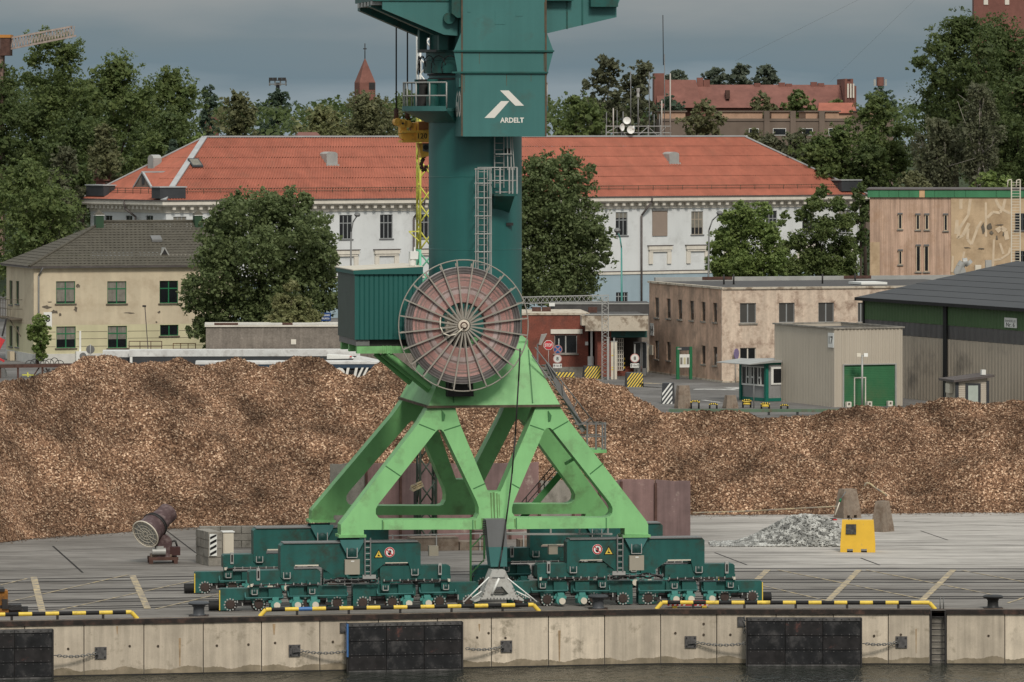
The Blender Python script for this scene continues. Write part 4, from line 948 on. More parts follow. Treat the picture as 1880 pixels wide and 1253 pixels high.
# ---- hall 6
HL = Fr.at(1587, 409, -68)
hl = thing('storage_hall', 'large hall with green, grey and beige bands and a dark roof, right edge', 'hall', HL); hl['wallmat'] = 'hallb'
LH = 42.0; zh = HL.p(1735, 559)[1]; zg1 = HL.p(1735, 597.5)[1]; zg0 = HL.p(1735, 622.5)[1]
for nm, mm, z0_, z1_, pt_, dd in (('green_cladding', 'hallg', zg1, zh, .5, .03), ('grey_band', 'hallgrey', zg0, zg1, .9, .06), ('beige_cladding', 'hallb', 0, zg0, .5, .03)):
 mb = MB(); ribs(mb, LH, z0_ + .01, z1_ - .01, pt_, dd, f=lambda a, d, z: (a, d - .03, z)); mb.build(nm, M[mm], hl)
 mb = MB(); mb.box(0, .02, .05, 26, z0_, z1_); mb.build(nm, M[mm], hl)
mb = MB(); mb.box(.05, LH, .06, 25.9, 0, zh - .05); mb.build('core_wall', M['hallb'], hl)
uu = HL.u(1735, -.1); mb = MB(); mb.box(uu - .28, uu + .28, -.14, -.05, 0, zh); mb.build('downpipe_post', M['black'], hl)
mb = MB(); mb.box(-.1, .12, -.12, .1, 0, zh); mb.build('corner_post', M['black'], hl)
hv = 13.0; zrd = zh + .2 * hv
for k in range(8):
 t0, t1 = k / 8, (k + 1) / 8; mb = MB(); z0_, z1_ = zh + .105 + (zrd - zh) * t0, zh + .10 + (zrd - zh) * t1
 mb.hexa([(-.5, -.5 + (hv + .5) * t0, z0_ - .1), (LH, -.5 + (hv + .5) * t0, z0_ - .1), (LH, -.5 + (hv + .5) * t1, z1_ - .1), (-.5, -.5 + (hv + .5) * t1, z1_ - .1)], [(-.5, -.5 + (hv + .5) * t0, z0_ + .02), (LH, -.5 + (hv + .5) * t0, z0_ + .02), (LH, -.5 + (hv + .5) * t1, z1_), (-.5, -.5 + (hv + .5) * t1, z1_)]); mb.build('roof_sheet', M['hallroof'], hl)
mb = MB(); mb.hexa([(-.5, hv, zrd), (LH, hv, zrd), (LH, 26.5, zh), (-.5, 26.5, zh)], [(-.5, hv, zrd + .1), (LH, hv, zrd + .1), (LH, 26.5, zh + .1), (-.5, 26.5, zh + .1)]); mb.build('roof_sheet', M['hallroof'], hl)
mb = MB(); mb.plate([(0, zh), (13, zrd), (26, zh)], 0, .1); mb.v = [(y, x, z) for x, y, z in mb.v]; mb.build('gable', M['hallg'], hl)
mb = MB(); mb.box(-.52, LH, -.58, -.44, zh - .12, zh + .12); mb.build('eaves_trim', M['black'], hl)
u, z = HL.p(1856, 593, -.05); mb = MB(); mb.box(u - .95, u + .95, -.09, -.04, z - .35, z + .35); o = mb.build('hall_sign', M['white'], hl)
text('lettering', 'SANDĖLIS', M['print'], o, (u, -.097, z + .15), (1, 0, 0), (0, 0, 1), width=1.6, height=.2); text('lettering', 'Nr. 6', M['print'], o, (u, -.097, z - .14), (1, 0, 0), (0, 0, 1), width=1.3, height=.3, bold=.01)
# ---- tan windowless block top right
TB = Fr.at(1597, 470, -5)
tb = thing('tan_block', 'tan rendered block with a green sheet fascia and slit windows above the hall roof', 'building', TB); tb['wallmat'] = 'tan'
zt1, zt0 = TB.p(1600, 349)[1], TB.p(1600, 362.5)[1]; uc = TB.u(1746); ue = TB.u(1960)
mb = MB(); ribs(mb, uc - .02, 0, zt0, .20, .012, f=lambda a, d, z: (a, d - .03, z)); mb.build('ribbed_wall', M['tan'], tb)
mb = MB(); mb.box(0, uc, .0, 12, 0, zt0); mb.build('side_wall', M['tan'], tb)
mb = MB(); mb.box(uc, ue, -.10, 12, 0, zt0); mb.build('repaired_wall', M['tan2'], tb)
sx = [0] + [TB.u(x, -.2) for x in (1614, 1632, 1650, 1669, 1687.5, 1698, 1716, 1752, 1773, 1829, 1880)] + [ue]
for i, (a, b) in enumerate(zip(sx[:-1], sx[1:])):
 mb = MB(); mb.box(a + .012 - (.2 if i == 0 else 0), b - .012, -.22, 12.1, zt0, zt1); o = mb.build('fascia_panel', mat('bare fascia board', (.55, .36, .2), rough=.9) if i == 5 else M['copper'], tb)
mb = MB(); mb.box(-.3, ue, -.3, 12.2, zt1, zt1 + .1); mb.build('roof', M['gutter'], tb)
for x0, x1, y0, y1 in ((1649.5, 1656, 394, 421), (1682, 1688.5, 395, 422), (1698.5, 1705, 395, 422), (1733, 1739.5, 395, 424), (1650, 1656, 461, 486), (1682, 1690, 452, 499), (1697, 1705, 452, 499)):
 window(tb, TB, x0, x1, y0, y1, v=-.04, mframe=M['patchw'], n=1, transom=False, msill=M['concg'], opening=False)
 u, z = TB.p((x0 + x1) / 2, y0, -.04); mb = MB(); mb.box(u - .22, u + .22, -.2, -.03, z + .02, z + .14); mb.build('window_lintel', M['sill'], tb)
for x0, x1, y0, y1 in ((1864, 1890, 392, 423), (1864, 1890, 461, 486)): window(tb, TB, x0, x1, y0, y1, v=-.11, mframe=M['dgrey'], n=2, transom=True, opening=False)
def crackpatch(pts, wpx, seed):
 r = random.Random(seed); mb = MB()
 P_ = [TB.p(x, y, -.10) for x, y in pts]; wv = wpx * TB.m()
 for (a, za), (b, zb_) in zip(P_[:-1], P_[1:]):
  dv = Vector((b - a, zb_ - za)); nn = Vector((-dv.y, dv.x)).normalized() * wv / 2
  k = [r.uniform(.7, 1.3) for _ in range(4)]
  mb.plate([(a - nn.x * k[0], za - nn.y * k[0]), (b - nn.x * k[1], zb_ - nn.y * k[1]), (b + nn.x * k[2], zb_ + nn.y * k[2]), (a + nn.x * k[3], za + nn.y * k[3])], -.115 - .001 * seed, -.09)
 mb.build('repair_patch', M['patchw'], tb)
for i, (pts, wd) in enumerate((([(1782, 366), (1778, 395), (1762, 418), (1758, 438), (1768, 432), (1779, 410)], 5), ([(1757, 404), (1756, 430)], 7), ([(1778, 420), (1777, 440), (1784, 449)], 5), ([(1784, 449), (1794, 420), (1802, 406)], 5), ([(1810, 372), (1810, 435)], 5), ([(1764, 366), (1764, 384)], 5), ([(1812, 400), (1822, 390), (1836, 391), (1842, 380)], 5), ([(1828, 366), (1833, 378), (1842, 386), (1855, 392)], 6), ([(1845, 366), (1842, 384)], 5), ([(1830, 425), (1838, 418), (1846, 425), (1850, 440)], 9), ([(1825, 440), (1823, 490)], 4), ([(1836, 447), (1842, 467)], 4), ([(1822, 478), (1838, 476), (1852, 466), (1855, 455)], 4), ([(1749, 470), (1748, 500)], 4), ([(1770, 462), (1766, 480)], 4))): crackpatch(pts, wd, i)
for i, (x, y, w_, h_) in enumerate(((1805, 420, 8, 26), (1817, 417, 12, 16), (1820, 428, 10, 10), (1830, 437, 6, 10), (1836, 413, 16, 4), (1775, 455, 18, 3), (1800, 457, 14, 3), (1842, 430, 5, 8))): scab(tb, TB, x, y, w_, h_, 40 + i, M['bare'], v=-.125)
mb = MB(); mb.box(0.03, TB.u(1615), -.05, .0, 0, TB.p(1605, 445)[1]); mb.build('pale_panel', M['tan2'], tb)
vent = thing('roof_ducts', 'grey curved ventilation duct and small boxes on the roof in front of the tan block', 'duct', Fr.at(1765, 462, 0)); vf = Fr.at(1765, 462, 0)
mb = MB(); pts = [(*vf.p(1757, 504, 0)[:1], 0, vf.p(1757, 504)[1]), (vf.p(1763, 490)[0], 0, vf.p(1763, 490)[1]), (vf.p(1768, 482)[0], 0, vf.p(1768, 482)[1]), (vf.p(1776, 481)[0], 0, vf.p(1776, 481)[1]), (vf.p(1780, 486)[0], 0, vf.p(1780, 486)[1])]
mb.path(pts, .36, 10); mb.build('duct', M['galv'], vent)
mb = MB(); u, z = vf.p(1762, 499); mb.lathe([(.1, -.2), (.5, -.2), (.5, .2), (.1, .2)], (u, -.1, z), (0, 1, 0), 16); mb.build('fan_housing', M['galv'], vent)
for x0, x1, y0, y1 in ((1790, 1801, 487, 500), (1809, 1820, 478, 492)):
 (a, z1_), (b, z0_) = vf.p(x0, y0), vf.p(x1, y1); mb = MB(); mb.box(a, b, -.3, .4, z0_ - .8, z1_); mb.build('vent_box', M['galv'] if x0 > 1800 else M['cream'], vent)
mb = MB(); (a, z1_), (b, z0_) = vf.p(1740, 505), vf.p(1830, 520); mb.box(a, b, -.5, 3, 0, z1_ - .1); mb.build('base', M['flatroof'], vent)
lf = Fr.at(1862, 440, 0); t = thing('roof_ladder', 'cream steel access ladder with hooked rails rising beside the tan block', 'ladder', lf)
mb = MB(); a, b = lf.u(1857), lf.u(1873)
zt_ = lf.p(1860, 330)[1]
for u in (a, b): mb.bar((u, 0, 0), (u, 0, zt_), .09); mb.path([(u, 0, zt_), (u - .28, 0, zt_ - .05), (u - .33, 0, lf.p(1860, 346)[1])], .045, 6)
mb.build('ladder_rail', M['cream'], t)
mb = MB(); n = 30; z0_ = lf.p(1860, 484)[1]
for k in range(n): z = z0_ + (zt_ - z0_) * k / n; mb.bar((a, 0, z), (b, 0, z), .035)
mb.build('rungs', M['cream'], t)
# ---- low grey building with rusty edge, left of the crane
LG = Fr.px(380, 692, 3); t = thing('low_grey_building', 'low rough grey rendered building with a rusty white roof edge behind the chip heap', 'building', LG); t['wallmat'] = 'rough'
a, b = LG.u(378), LG.u(770); z1_ = LG.p(500, 600)[1]
mb = MB(); mb.box(a, b, 0, 6, 0, z1_); mb.build('wall', M['rough'], t)
mb = MB(); mb.box(a - .1, b + .1, -.15, 6.1, z1_, z1_ + .14); mb.build('lower_flashing', M['corn'], t)
xs = [378, 395, 440, 475, 520, 540, 585, 612, 690, 770]
for i, (p, q) in enumerate(zip(xs[:-1], xs[1:])):
 mb = MB(); mb.box(LG.u(p) - .1 + .02, LG.u(q) - .12, -.18, .2, z1_ + .14, z1_ + .30); mb.build('flashing_strip', M['rust'] if i in (1, 4) else M['plinth'], t)
for x, y in ((539, 628),): u, z = LG.p(x, y); mb = MB(); mb.box(u - .2, u + .2, -.06, .02, z - .2, z + .2); mb.box(u - .09, u + .09, -.075, -.06, z - .1, z + .1); mb.build('hatch', M['corn'], t)
# ---- far buildings on the hill
fb = Fr.at(1210, 700, 3, 13); t = thing('brick_hall', 'long red brick hall with a stepped gable and steep tiled roof, far right', 'building', fb)
zr_ = lambda x, y, v=0: fb.p(x, y, v)[1]
uA, uB, uC, uD = fb.u(1210), fb.u(1258), fb.u(1555), fb.u(1575)
mb = MB(); mb.box(uA, uC, 4, 12, 0, zr_(1300, 196)); mb.build('wall', M['farbrick'], t)
ze, zr2_ = zr_(1400, 198), zr_(1400, 156, 8)
mb = MB(); mb.add([(uB, 3.5, ze), (uC, 3.5, ze), (uC, 8, zr2_), (uB, 8, zr2_), (uB, 12.5, ze), (uC, 12.5, ze)], [(0, 1, 2, 3), (3, 2, 5, 4), (0, 3, 4), (1, 5, 2)]); mb.build('roof', M['farbrick'], t)
za = zr_(1300, 147, 6); u2 = fb.u(1292)
mb = MB(); mb.add([(uA, 2.5, ze), (u2, 2.5, ze), (u2 - .5, 6, za), (uA, 6, za), (uA, 12, ze), (u2, 12, ze)], [(0, 1, 2, 3), (3, 2, 5, 4), (0, 3, 4), (1, 5, 2)]); mb.build('cross_roof', M['farbrick'], t)
mb = MB(); mb.box(uA - .3, uA + 1.0, 4, 7, ze - 2, zr_(1215, 135, 5)); mb.build('stair_turret', M['farbrick'], t)
for x, y in ((1285, 143), (1297, 147), (1390, 153), (1435, 152), (1448, 154), (1494, 151), (1507, 153)):
 u = fb.u(x, 8); mb = MB(); mb.box(u - .4, u + .4, 7.6, 8.4, zr2_ - .6, zr_(x, y, 8)); mb.build('chimney', M['farbrick'], t)
mb = MB()
for i, (x0, x1, y) in enumerate(((1551, 1556, 145), (1556, 1562, 150), (1562, 1567, 145), (1567, 1573, 158))): mb.box(fb.u(x0, 3), fb.u(x1, 3) - .02, 3 + .1 * i, 12, 0, zr_(x0, y, 3))
mb.build('stepped_gable', M['farbrick'], t)
for x in (1557, 1562, 1567): u = fb.u(x, 2.9); mb = MB(); mb.box(u - .1, u + .1, 2.9, 3.0, zr_(x, 180, 3), zr_(x, 154, 3)); mb.build('gable_niche', M['corn'], t)
for x, y in ((1336, 172), (1336, 166)):
 u = fb.u(1336, 5); mb = MB(); mb.box(u - .25, u + .25, 4.5, 6, zr_(1336, 182, 5), zr_(1336, 166, 5)); mb.build('roof_pipe', M['rust'], t); break
f2 = Fr.at(1215, 640, 2, 8); t = thing('flat_brown_building', 'brown grey flat roofed building with pale bays and white framed windows', 'building', f2); t['wallmat'] = 'farconc'
uA, uB = f2.u(1215), f2.u(1640); z1_ = f2.p(1300, 218)[1]
mb = MB(); mb.box(uA, uB, 0, 12, 0, f2.p(1300, 219)[1]); mb.build('wall', M['farconc'], t)
mb = MB(); mb.box(uA, uB, -.1, .1, z1_ - .3, z1_); mb.build('ledge', M['farconc'], t)
for x0, x1 in ((1215, 1258), (1322, 1400), (1416, 1448), (1479, 1508), (1515, 1540), (1579, 1612)):
 a, b = f2.u(x0, 1), f2.u(x1, 1); mb = MB(); mb.box(a, b, .8, 10, z1_ - .5, f2.p(x0, 206, 1)[1]); mb.build('infill_bay', M['farpink'], t); mb = MB(); mb.box(a - .2, b + .2, .6, 10.2, f2.p(x0, 206, 1)[1], f2.p(x0, 203.5, 1)[1]); mb.build('bay_roof', M['farconc'], t)
for x in (1408, 1456, 1509):
 a, b = f2.u(x - 5, -.2), f2.u(x + 5, -.2); mb = MB(); mb.box(a, b, -.25, .8, 0, f2.p(x, 204, -.2)[1]); mb.build('pier', M['farconc'], t)
for x0, x1 in ((1375, 1393), (1419, 1443), (1473, 1492), (1521, 1540)): window(t, f2, x0, x1, 236, 249, mframe=M['white'], n=1, transom=False, sill=False, opening=False)
f3 = Fr.at(1540, 670, 0, 10); t = thing('orange_roof_house', 'small house with a bright orange tiled roof between the brick hall and the brown building', 'house', f3)
mb = MB(); a, b = f3.u(1502), f3.u(1574); z0_, z1_ = f3.p(1540, 208)[1], f3.p(1540, 189, 4)[1]
mb.add([(a, 0, z0_), (b, 0, z0_), (b - .3, 4, z1_), (a + .3, 4, z1_), (a, 8, z0_), (b, 8, z0_)], [(0, 1, 2, 3), (3, 2, 5, 4), (0, 3, 4), (1, 5, 2)]); mb.build('roof', M['roof'], t)
mb = MB(); mb.box(a + .3, b - .3, .3, 7.7, 0, z0_ - .02); mb.build('wall', M['farpink'], t)
f4 = Fr.at(1840, 660, -4, 8); t = thing('red_tower_block', 'red brick block whose top floor shows above the trees in the upper right corner', 'building', f4); t['wallmat'] = 'farbrick'
mb = MB(); mb.box(f4.u(1788), f4.u(1960), 0, 14, 0, f4.p(1800, -22)[1]); mb.build('wall', M['farbrick'], t)
for x in (1806, 1845):
 (a, z1_), (b, z0_) = f4.p(x, -12), f4.p(x + 8, 9); mb = MB(); mb.box(a, b, -.08, .0, z0_, z1_); mb.build('window', M['corn'], t)
f5 = Fr.at(670, 1100, 20, 13); t = thing('church_spire', 'red pyramid church spire with a cross, far off above the treetops', 'church', f5)
hw = f5.u(690) * .72; z0_, zk, zt_ = f5.p(670, 162)[1], f5.p(670, 152)[1], f5.p(670, 106)[1]
mb = MB(); mb.hexa([(-hw, -hw, 0), (hw, -hw, 0), (hw, hw, 0), (-hw, hw, 0)], [(-hw, -hw, zk), (hw, -hw, zk), (hw, hw, zk), (-hw, hw, zk)]); mb.build('tower', M['farbrick'], t)
mb = MB(); mb.add([(-hw, -hw, zk), (hw, -hw, zk), (hw, hw, zk), (-hw, hw, zk), (0, 0, zt_)], [(0, 1, 4), (1, 2, 4), (2, 3, 4), (3, 0, 4)]); mb.build('roof', M['farbrick'], t)
mb = MB(); mb.tube((0, 0, zt_ - .3), (0, 0, f5.p(670, 80)[1]), .10, 6); mb.box(-.35, .35, -.06, .06, f5.p(670, 91)[1], f5.p(670, 89)[1]); mb.build('cross', M['dark'], t)
mb = MB(); mb.box(.3, hw - .1, -hw - .06, -hw + .1, f5.p(680, 165)[1], f5.p(680, 152)[1]); mb.build('louvre', M['dark'], t)
f6 = Fr.at(510, 1000, 0, 13); t = thing('floodlight_mast', 'floodlight mast with a square head frame standing above the treetops left of the spire', 'mast', f6)
mb = MB(); mb.tube((0, 0, 0), (0, 0, f6.p(510, 152)[1]), .35, 8); mb.build('pole', M['dark'], t)
mb = MB(); z0_, z1_ = f6.p(510, 158)[1], f6.p(510, 148)[1]; hw = f6.u(525)
for z in (z0_ + .3, z1_):
 for p, q in (((-hw, -hw), (hw, -hw)), ((hw, -hw), (hw, hw)), ((hw, hw), (-hw, hw)), ((-hw, hw), (-hw, -hw))): mb.bar((*p, z), (*q, z), .16)
for sx in (-1, -.33, .33, 1): mb.bar((sx * hw, -hw, z0_), (sx * hw, -hw, z1_ + .3), .12); mb.bar((sx * hw, hw, z0_), (sx * hw, hw, z1_ + .3), .12)
mb.build('head_frame', M['galvd'], t)
for sx in (-.8, -.3, .3, .8): mb = MB(); mb.box(sx * hw - .35, sx * hw + .35, -hw - .4, -hw, z1_ - .1, z1_ + .5); mb.build('lamp', M['dark'], t)
f7 = Fr.at(1558, 1000, 0, 13)
t = thing('striped_chimney', 'dark industrial chimney head with a red and white band beyond the trees on the right', 'chimney', Fr.at(1616, 1200, 0, 13)); f7 = Fr.at(1616, 1200, 0, 13)
mb = MB(); mb.tube((0, 0, 0), (0, 0, f7.p(1616, 148)[1]), .6, 10); mb.build('shaft', M['galvd'], t); mb = MB(); mb.tube((0, 0, f7.p(1616, 158)[1]), (0, 0, f7.p(1616, 142)[1]), .85, 10); mb.build('head', M['farbrick'], t)
for sx in (-1.2, 1.2): mb = MB(); mb.box(sx - .25, sx + .25, -.3, .3, f7.p(1616, 158)[1], f7.p(1616, 146)[1]); mb.build('antenna_panel', M['galv'], t)
f8 = Fr.at(60, 640, 0, 5); t = thing('rusty_crane_jib', 'pale rusty lattice jib of another crane sticking out above the left trees', 'crane', f8)
def jp(x, y, v=0): u, z = f8.p(x, y, v); return (u, v, z)
mb = MB()
for v in (0, 2.2):
 mb.bar(jp(10, 72, v), jp(133, 49, v), .22); mb.bar(jp(10, 92, v), jp(140, 66, v), .22)
n = 22
for k in range(n):
 x = 18 + k * 5.4; ya, yb = 72 - (x - 10) * .187, 92 - (x - 10) * .2
 for v in (0, 2.2): mb.bar(jp(x, ya, v), jp(x + 2.6, yb, v), .10); mb.bar(jp(x + 2.6, yb, v), jp(x + 5.4, ya - 1, v), .10)
mb.build('jib', mat('pale rusty paint', (.33, .27, .235), rough=.9, var=.3, scale=2), t)
mb = MB(); a, b = jp(2, 70), jp(20, 90); mb.box(a[0], b[0], -1.5, 2, b[2] - .8, a[2]); mb.build('cab', M['rust'], t); mb = MB(); mb.box(a[0] - .1, b[0] + .1, -1.6, 2.1, a[2], a[2] + .35); mb.build('cab_roof', mat('orange paint', (.45, .2, .05)), t)
mb = MB(); mb.box(a[0] - .5, a[0] + .3, -1, 1.5, 0, b[2]); mb.build('tower', mat('faded brown paint', (.22, .15, .12), rough=.9), t)
for (x0, x1, y0, y1, Y, nm, lab) in ((375, 402, 203, 212, 760, 'tree_house_roof', 'flat pale roofed brick house glimpsed between the trees left of the ridge'), (177, 203, 303, 332, 600, 'hidden_red_house', 'small red house half hidden in the trees beside the hip of the orange roof'), (550, 584, 243, 250, 650, 'far_red_roof', 'low red roof peeping over the ridge of the white house')):
 f = Fr.at((x0 + x1) / 2, Y, 5); t = thing(nm if 'roof' not in nm else 'hidden_house', lab, 'house', f); a, b = f.u(x0), f.u(x1); z1_, z0_ = f.p(x0, y0)[1], f.p(x0, y1)[1]
 mb = MB(); mb.box(a, b, 0, 6, 0, z0_ + .02); mb.build('wall', M['farbrick'], t); mb = MB()
 if Y == 760: mb.box(a - .4, b + .4, -.4, 6.4, z1_ - .25, z1_); mb.build('roof', M['plinth'], t); mb = MB(); mb.box(a, b, 0, 6, z0_ + .02, z1_ - .25); mb.build('upper_wall', M['farbrick'], t)
 else: mb.add([(a - .3, -.3, z0_), (b + .3, -.3, z0_), (b, 3, z1_), (a, 3, z1_), (a - .3, 6.3, z0_), (b + .3, 6.3, z0_)], [(0, 1, 2, 3), (3, 2, 5, 4), (0, 3, 4), (1, 5, 2)]); mb.build('roof', M['farbrick'], t)
# ================================================================ THE HARBOUR CRANE
C = Fr((908 - CX) * 227.5 / F, 227.5, 10.2)
crane = thing('harbour_crane', 'huge green gantry harbour crane with a round cable reel, number 60, on the quay', 'crane', C)
G = 8.6                                             # rail gauge
def fv(z): return -.55 + max(0, z - 2.9) * .20      # front face of the leg frame leans inland
def cl(x, y):
 z = 4.0
 for _ in range(6): u, z = C.p(x, y, fv(z))
 return (u, z)
outer = [(626, 984), (626, 964), (768, 778), (787, 747), (835, 747), (845, 780), (896, 903), (919, 903), (972, 780), (984, 747), (1028, 747), (1044, 772), (1187, 957), (1190, 964), (1190, 982), (1147, 982), (1147, 970), (930, 972), (890, 972.5), (668, 973), (668, 984)]
hl_ = [(799, 794), (804, 789), (810, 789), (815, 794), (876, 922), (879, 932), (879, 944), (875, 952), (868, 954.5), (704, 954.5), (695, 951), (690, 944), (690, 935), (694, 927)]
hr_ = [(999, 791), (1004, 786), (1010, 786), (1015, 790), (1121, 925), (1125, 934), (1124, 943), (1120, 948), (1112, 951), (952, 951), (945, 948), (940, 941), (940, 932), (943, 922)]
oP = [cl(*p) for p in outer]; hP = [[cl(*p) for p in h] for h in (hl_, hr_)]
TH = .95
mb = MB(); mb.prism(oP, hP, lambda a, b, t: (a, fv(b) + TH * t, b)); mb.build('leg_frame', M['green'], crane)
mb = MB(); mb.prism(oP, hP, lambda a, b, t: (a, G - fv(b) - TH * t, b)); mb.build('leg_frame', M['green'], crane)
M['grime'] = mat('brownish grime on green paint', (.125, .245, .085), rough=.7, var=.25, scale=2, streak=.4, sscale=5); M['rustrun'] = mat('rust run', (.11, .085, .05), rough=.9, var=.3)
def run(x, y0, y1, wpx, m, v=None):
 (u0, z1), (_, z0) = (cl(x, y0), cl(x, y1)) if v is None else (C.p(x, y0, v), C.p(x, y1, v)); w_ = wpx / 88; f_ = (lambda z: fv(z) - .005) if v is None else (lambda z: v - .004)
 mb = MB(); mb.quad((u0 - w_, f_(z1), z1), (u0 + w_, f_(z1), z1), (u0 + w_ * .7, f_(z0), z0), (u0 - w_ * .5, f_(z0), z0)); mb.build('grime_run', M[m], crane)
for x, y0, y1, w_ in ((901, 905, 968, 3), (906, 904, 955, 4), (912, 906, 970, 3), (916, 908, 950, 2), (885, 952, 971, 3), (704, 958, 972, 2), (872, 956, 971, 3), (1113, 954, 969, 2), (945, 953, 969, 3)): run(x, y0, y1, w_, 'grime')
def seam(mb, a, b, w=.05):
 (u0, z0), (u1, z1) = cl(*a), cl(*b); p, q = Vector((u0, fv(z0) - .004, z0)), Vector((u1, fv(z1) - .004, z1)); mb.bar(p, q, .012, w)
mb = MB()
for a, b in (((708, 856), (736, 875)), ((769, 779), (799, 791)), ((815, 791), (846, 781)), ((869, 898), (891, 888)), ((1108, 851), (1083, 871)), ((1043, 774), (1015, 790)), ((999, 790), (973, 781)), ((940, 889), (954, 897)), ((702, 955), (702, 973)), ((1113, 951), (1113, 970)), ((868, 955), (868, 972)), ((948, 951), (948, 972))): seam(mb, a, b)
mb.build('weld_seam', M['seam'], crane)
for v0, v1 in ((-.62, .47), (G - .47, G + .62)):
 for xa, xb in ((622, 672), (1143, 1194)):
  (a, z), (b, _) = C.p(xa, 985, -.55), C.p(xb, 985, -.55); mb = MB(); mb.box(a, b, v0, v1, z - .06, z + .05); mb.build('foot_flange', M['green'], crane)
for x, y in ((811, 763), (1006, 764)):
 u, z = cl(x, y);
 for sgn in (0, 1):
  mb = MB(); v = fv(z); pts = [(u, z + .22), (u + .14, z + .02), (u + .1, z - .18), (u, z - .22)]
  if sgn == 0: mb.plate(pts, v - .10, v + .02)
  else: mb.plate(pts, G - v - .02, G - v + .1)
  mb.build('lifting_lug', M['seam'], crane)
zb = cl(900, 744)[1]; vb = fv(zb) - .06
ub0, ub1 = C.u(787, vb), C.u(1028, vb); vt = 2.4
ut0, ut1, zt = -(C.u(976, 1.6)), C.u(976, 1.6), C.p(976, 631, 1.6)[1]
uo = (ub0 + ub1) / 2
mb = MB(); mb.hexa([(ub0, vb, zb), (ub1, vb, zb), (ub1, G - vb, zb), (ub0, G - vb, zb)], [(uo - 1.55, 1.6, zt), (uo + 1.55, 1.6, zt), (uo + 1.55, G - 1.6, zt), (uo - 1.55, G - 1.6, zt)]); mb.build('portal_head', M['green'], crane)
mb = MB(); mb.box(ub0 - .08, ub1 + .08, vb - .10, G - vb + .10, zb - .10, zb - .003); mb.build('head_flange', M['tealrust'], crane)
mb = MB()
for x in (833, 978):
 p = C.p(x, 741, vb); f_ = (zt - .3 - zb) / (zt - zb); q = C.p(x + (4 if x < 900 else 0), 650, 1.4)
 mb.bar((p[0], vb - .012, p[1] + .03), (p[0], vb + (1.6 - vb) * .9 - .012, zb + (zt - zb) * .9), .05, .012)
mb.build('weld_seam', M['seam'], crane)
AX, AY = -.075, G / 2                                # slewing axis
mb = MB(); mb.lathe([(2.25, zt - .35), (2.25, zt + .05), (2.0, zt + .25)], (AX, AY, 0), (0, 0, 1), 64); mb.build('column_collar', M['green'], crane)
zg = C.p(872, 199, AY)[1]
mb = MB(); mb.lathe([(1.98, zt), (1.98, zg + 1.45)], (AX, AY, 0), (0, 0, 1), 96); mb.build('column', M['column'], crane)
for y in (325, 459):
 mb = MB(); mb.ring((AX, AY, C.p(872, y, AY - 1.9)[1]), (0, 0, 1), 1.975, .02, 96, 4); mb.build('weld_seam', M['column'], crane)
def sector(mb, prof, f0=-30, f1=237, n=48):
 pts = [[(AX + r_ * math.cos(R(f0 + (f1 - f0) * i / n)), AY + r_ * math.sin(R(f0 + (f1 - f0) * i / n)), z) for r_, z in prof] for i in range(n + 1)]; k = len(prof)
 mb.add([p for q_ in pts for p in q_], [(i * k + j, i * k + (j + 1) % k, (i + 1) * k + (j + 1) % k, (i + 1) * k + j) for i in range(n) for j in range(k)])
 for q_ in (pts[0], pts[-1]): mb.quad(*q_)
mb = MB(); sector(mb, [(1.9, zg - .62), (2.1, zg - .6), (3.05, zg - .135), (1.9, zg - .135)]); mb.build('gallery_bracket', M['teal'], crane)
mb = MB(); sector(mb, [(1.9, zg - .13), (3.1, zg - .13), (3.12, zg + .08), (3.05, zg + .08), (3.05, zg), (1.9, zg)]); mb.build('gallery', M['teal2'], crane)
mb = MB()
for z in (.52, 1.08): mb.ring((AX, AY, zg + z), (0, 0, 1), 3.06, .032, 64, 6, a0=R(-120), a1=R(147))
rl = mb.build('gallery_railing', M['galv'], crane)
for k in range(18):
 a = R(-30 + 267 * k / 17); mb = MB(); x, y = AX + 3.06 * math.cos(a), AY + 3.06 * math.sin(a); mb.tube((x, y, zg), (x, y, zg + 1.08), .034, 6); mb.build('post', M['galv'], rl)
zs = lambda y: C.p(800, y, AY)[1]
mb = MB(); mb.lathe([(1.9, zs(148)), (2.02, zs(147)), (2.02, zs(144)), (1.9, zs(143)), (1.9, zs(140)), (2.05, zs(139)), (2.05, zs(136))], (AX, AY, 0), (0, 0, 1), 64, smooth=False); mb.build('slewing_ring', M['dark'], crane)
mb = MB(); mb.lathe([(2.18, zs(135)), (2.18, zs(112)), (2.10, zs(111)), (2.10, zs(97)), (2.3, zs(96)), (2.3, zs(94)), (1.95, zs(93)), (1.95, zs(10))], (AX, AY, 0), (0, 0, 1), 64, smooth=False); mb.build('turret', M['teal'], crane)
mb = MB(); r = random.Random(2)
for k in range(7):
 a = math.radians(150 + k * 14); c = Vector((AX + 2.25 * math.cos(a), AY + 2.25 * math.sin(a), zs(110 - r.uniform(0, 4)))); tg = Vector((-math.sin(a), math.cos(a), 0))
 mb.path([c + tg * .4 * math.cos(t) + Vector((math.cos(a), math.sin(a), 0)) * .16 + Vector((0, 0, -.42 + .42 * math.sin(t) * 1.2)) for t in np.linspace(0.2, 3.6, 9)], .022, 5)
mb.build('cable_loops', M['black'], crane)
for k, a in enumerate((172, 192, 210)):
 a = math.radians(a); x, y = AX + 2.35 * math.cos(a), AY + 2.35 * math.sin(a); mb = MB(); mb.lathe([(.28, 0), (.28, .5), (.2, .55), (.2, 1.0), (.24, 1.02), (.24, 1.2)], (x, y, zg + .02), (0, 0, 1), 14); mb.build('slew_drive', M['teal'] if k != 1 else M['dark'], crane)
vF = .95; mF = C.m(vF)
def fp(x, y, v=vF): u, z = C.p(x, y, v); return (u, z)
uL, uR = C.u(848, vF), C.u(1002.5, vF); zB = fp(900, 251)[1]; zT = 27.0; dB = AY - 1.6 - vF
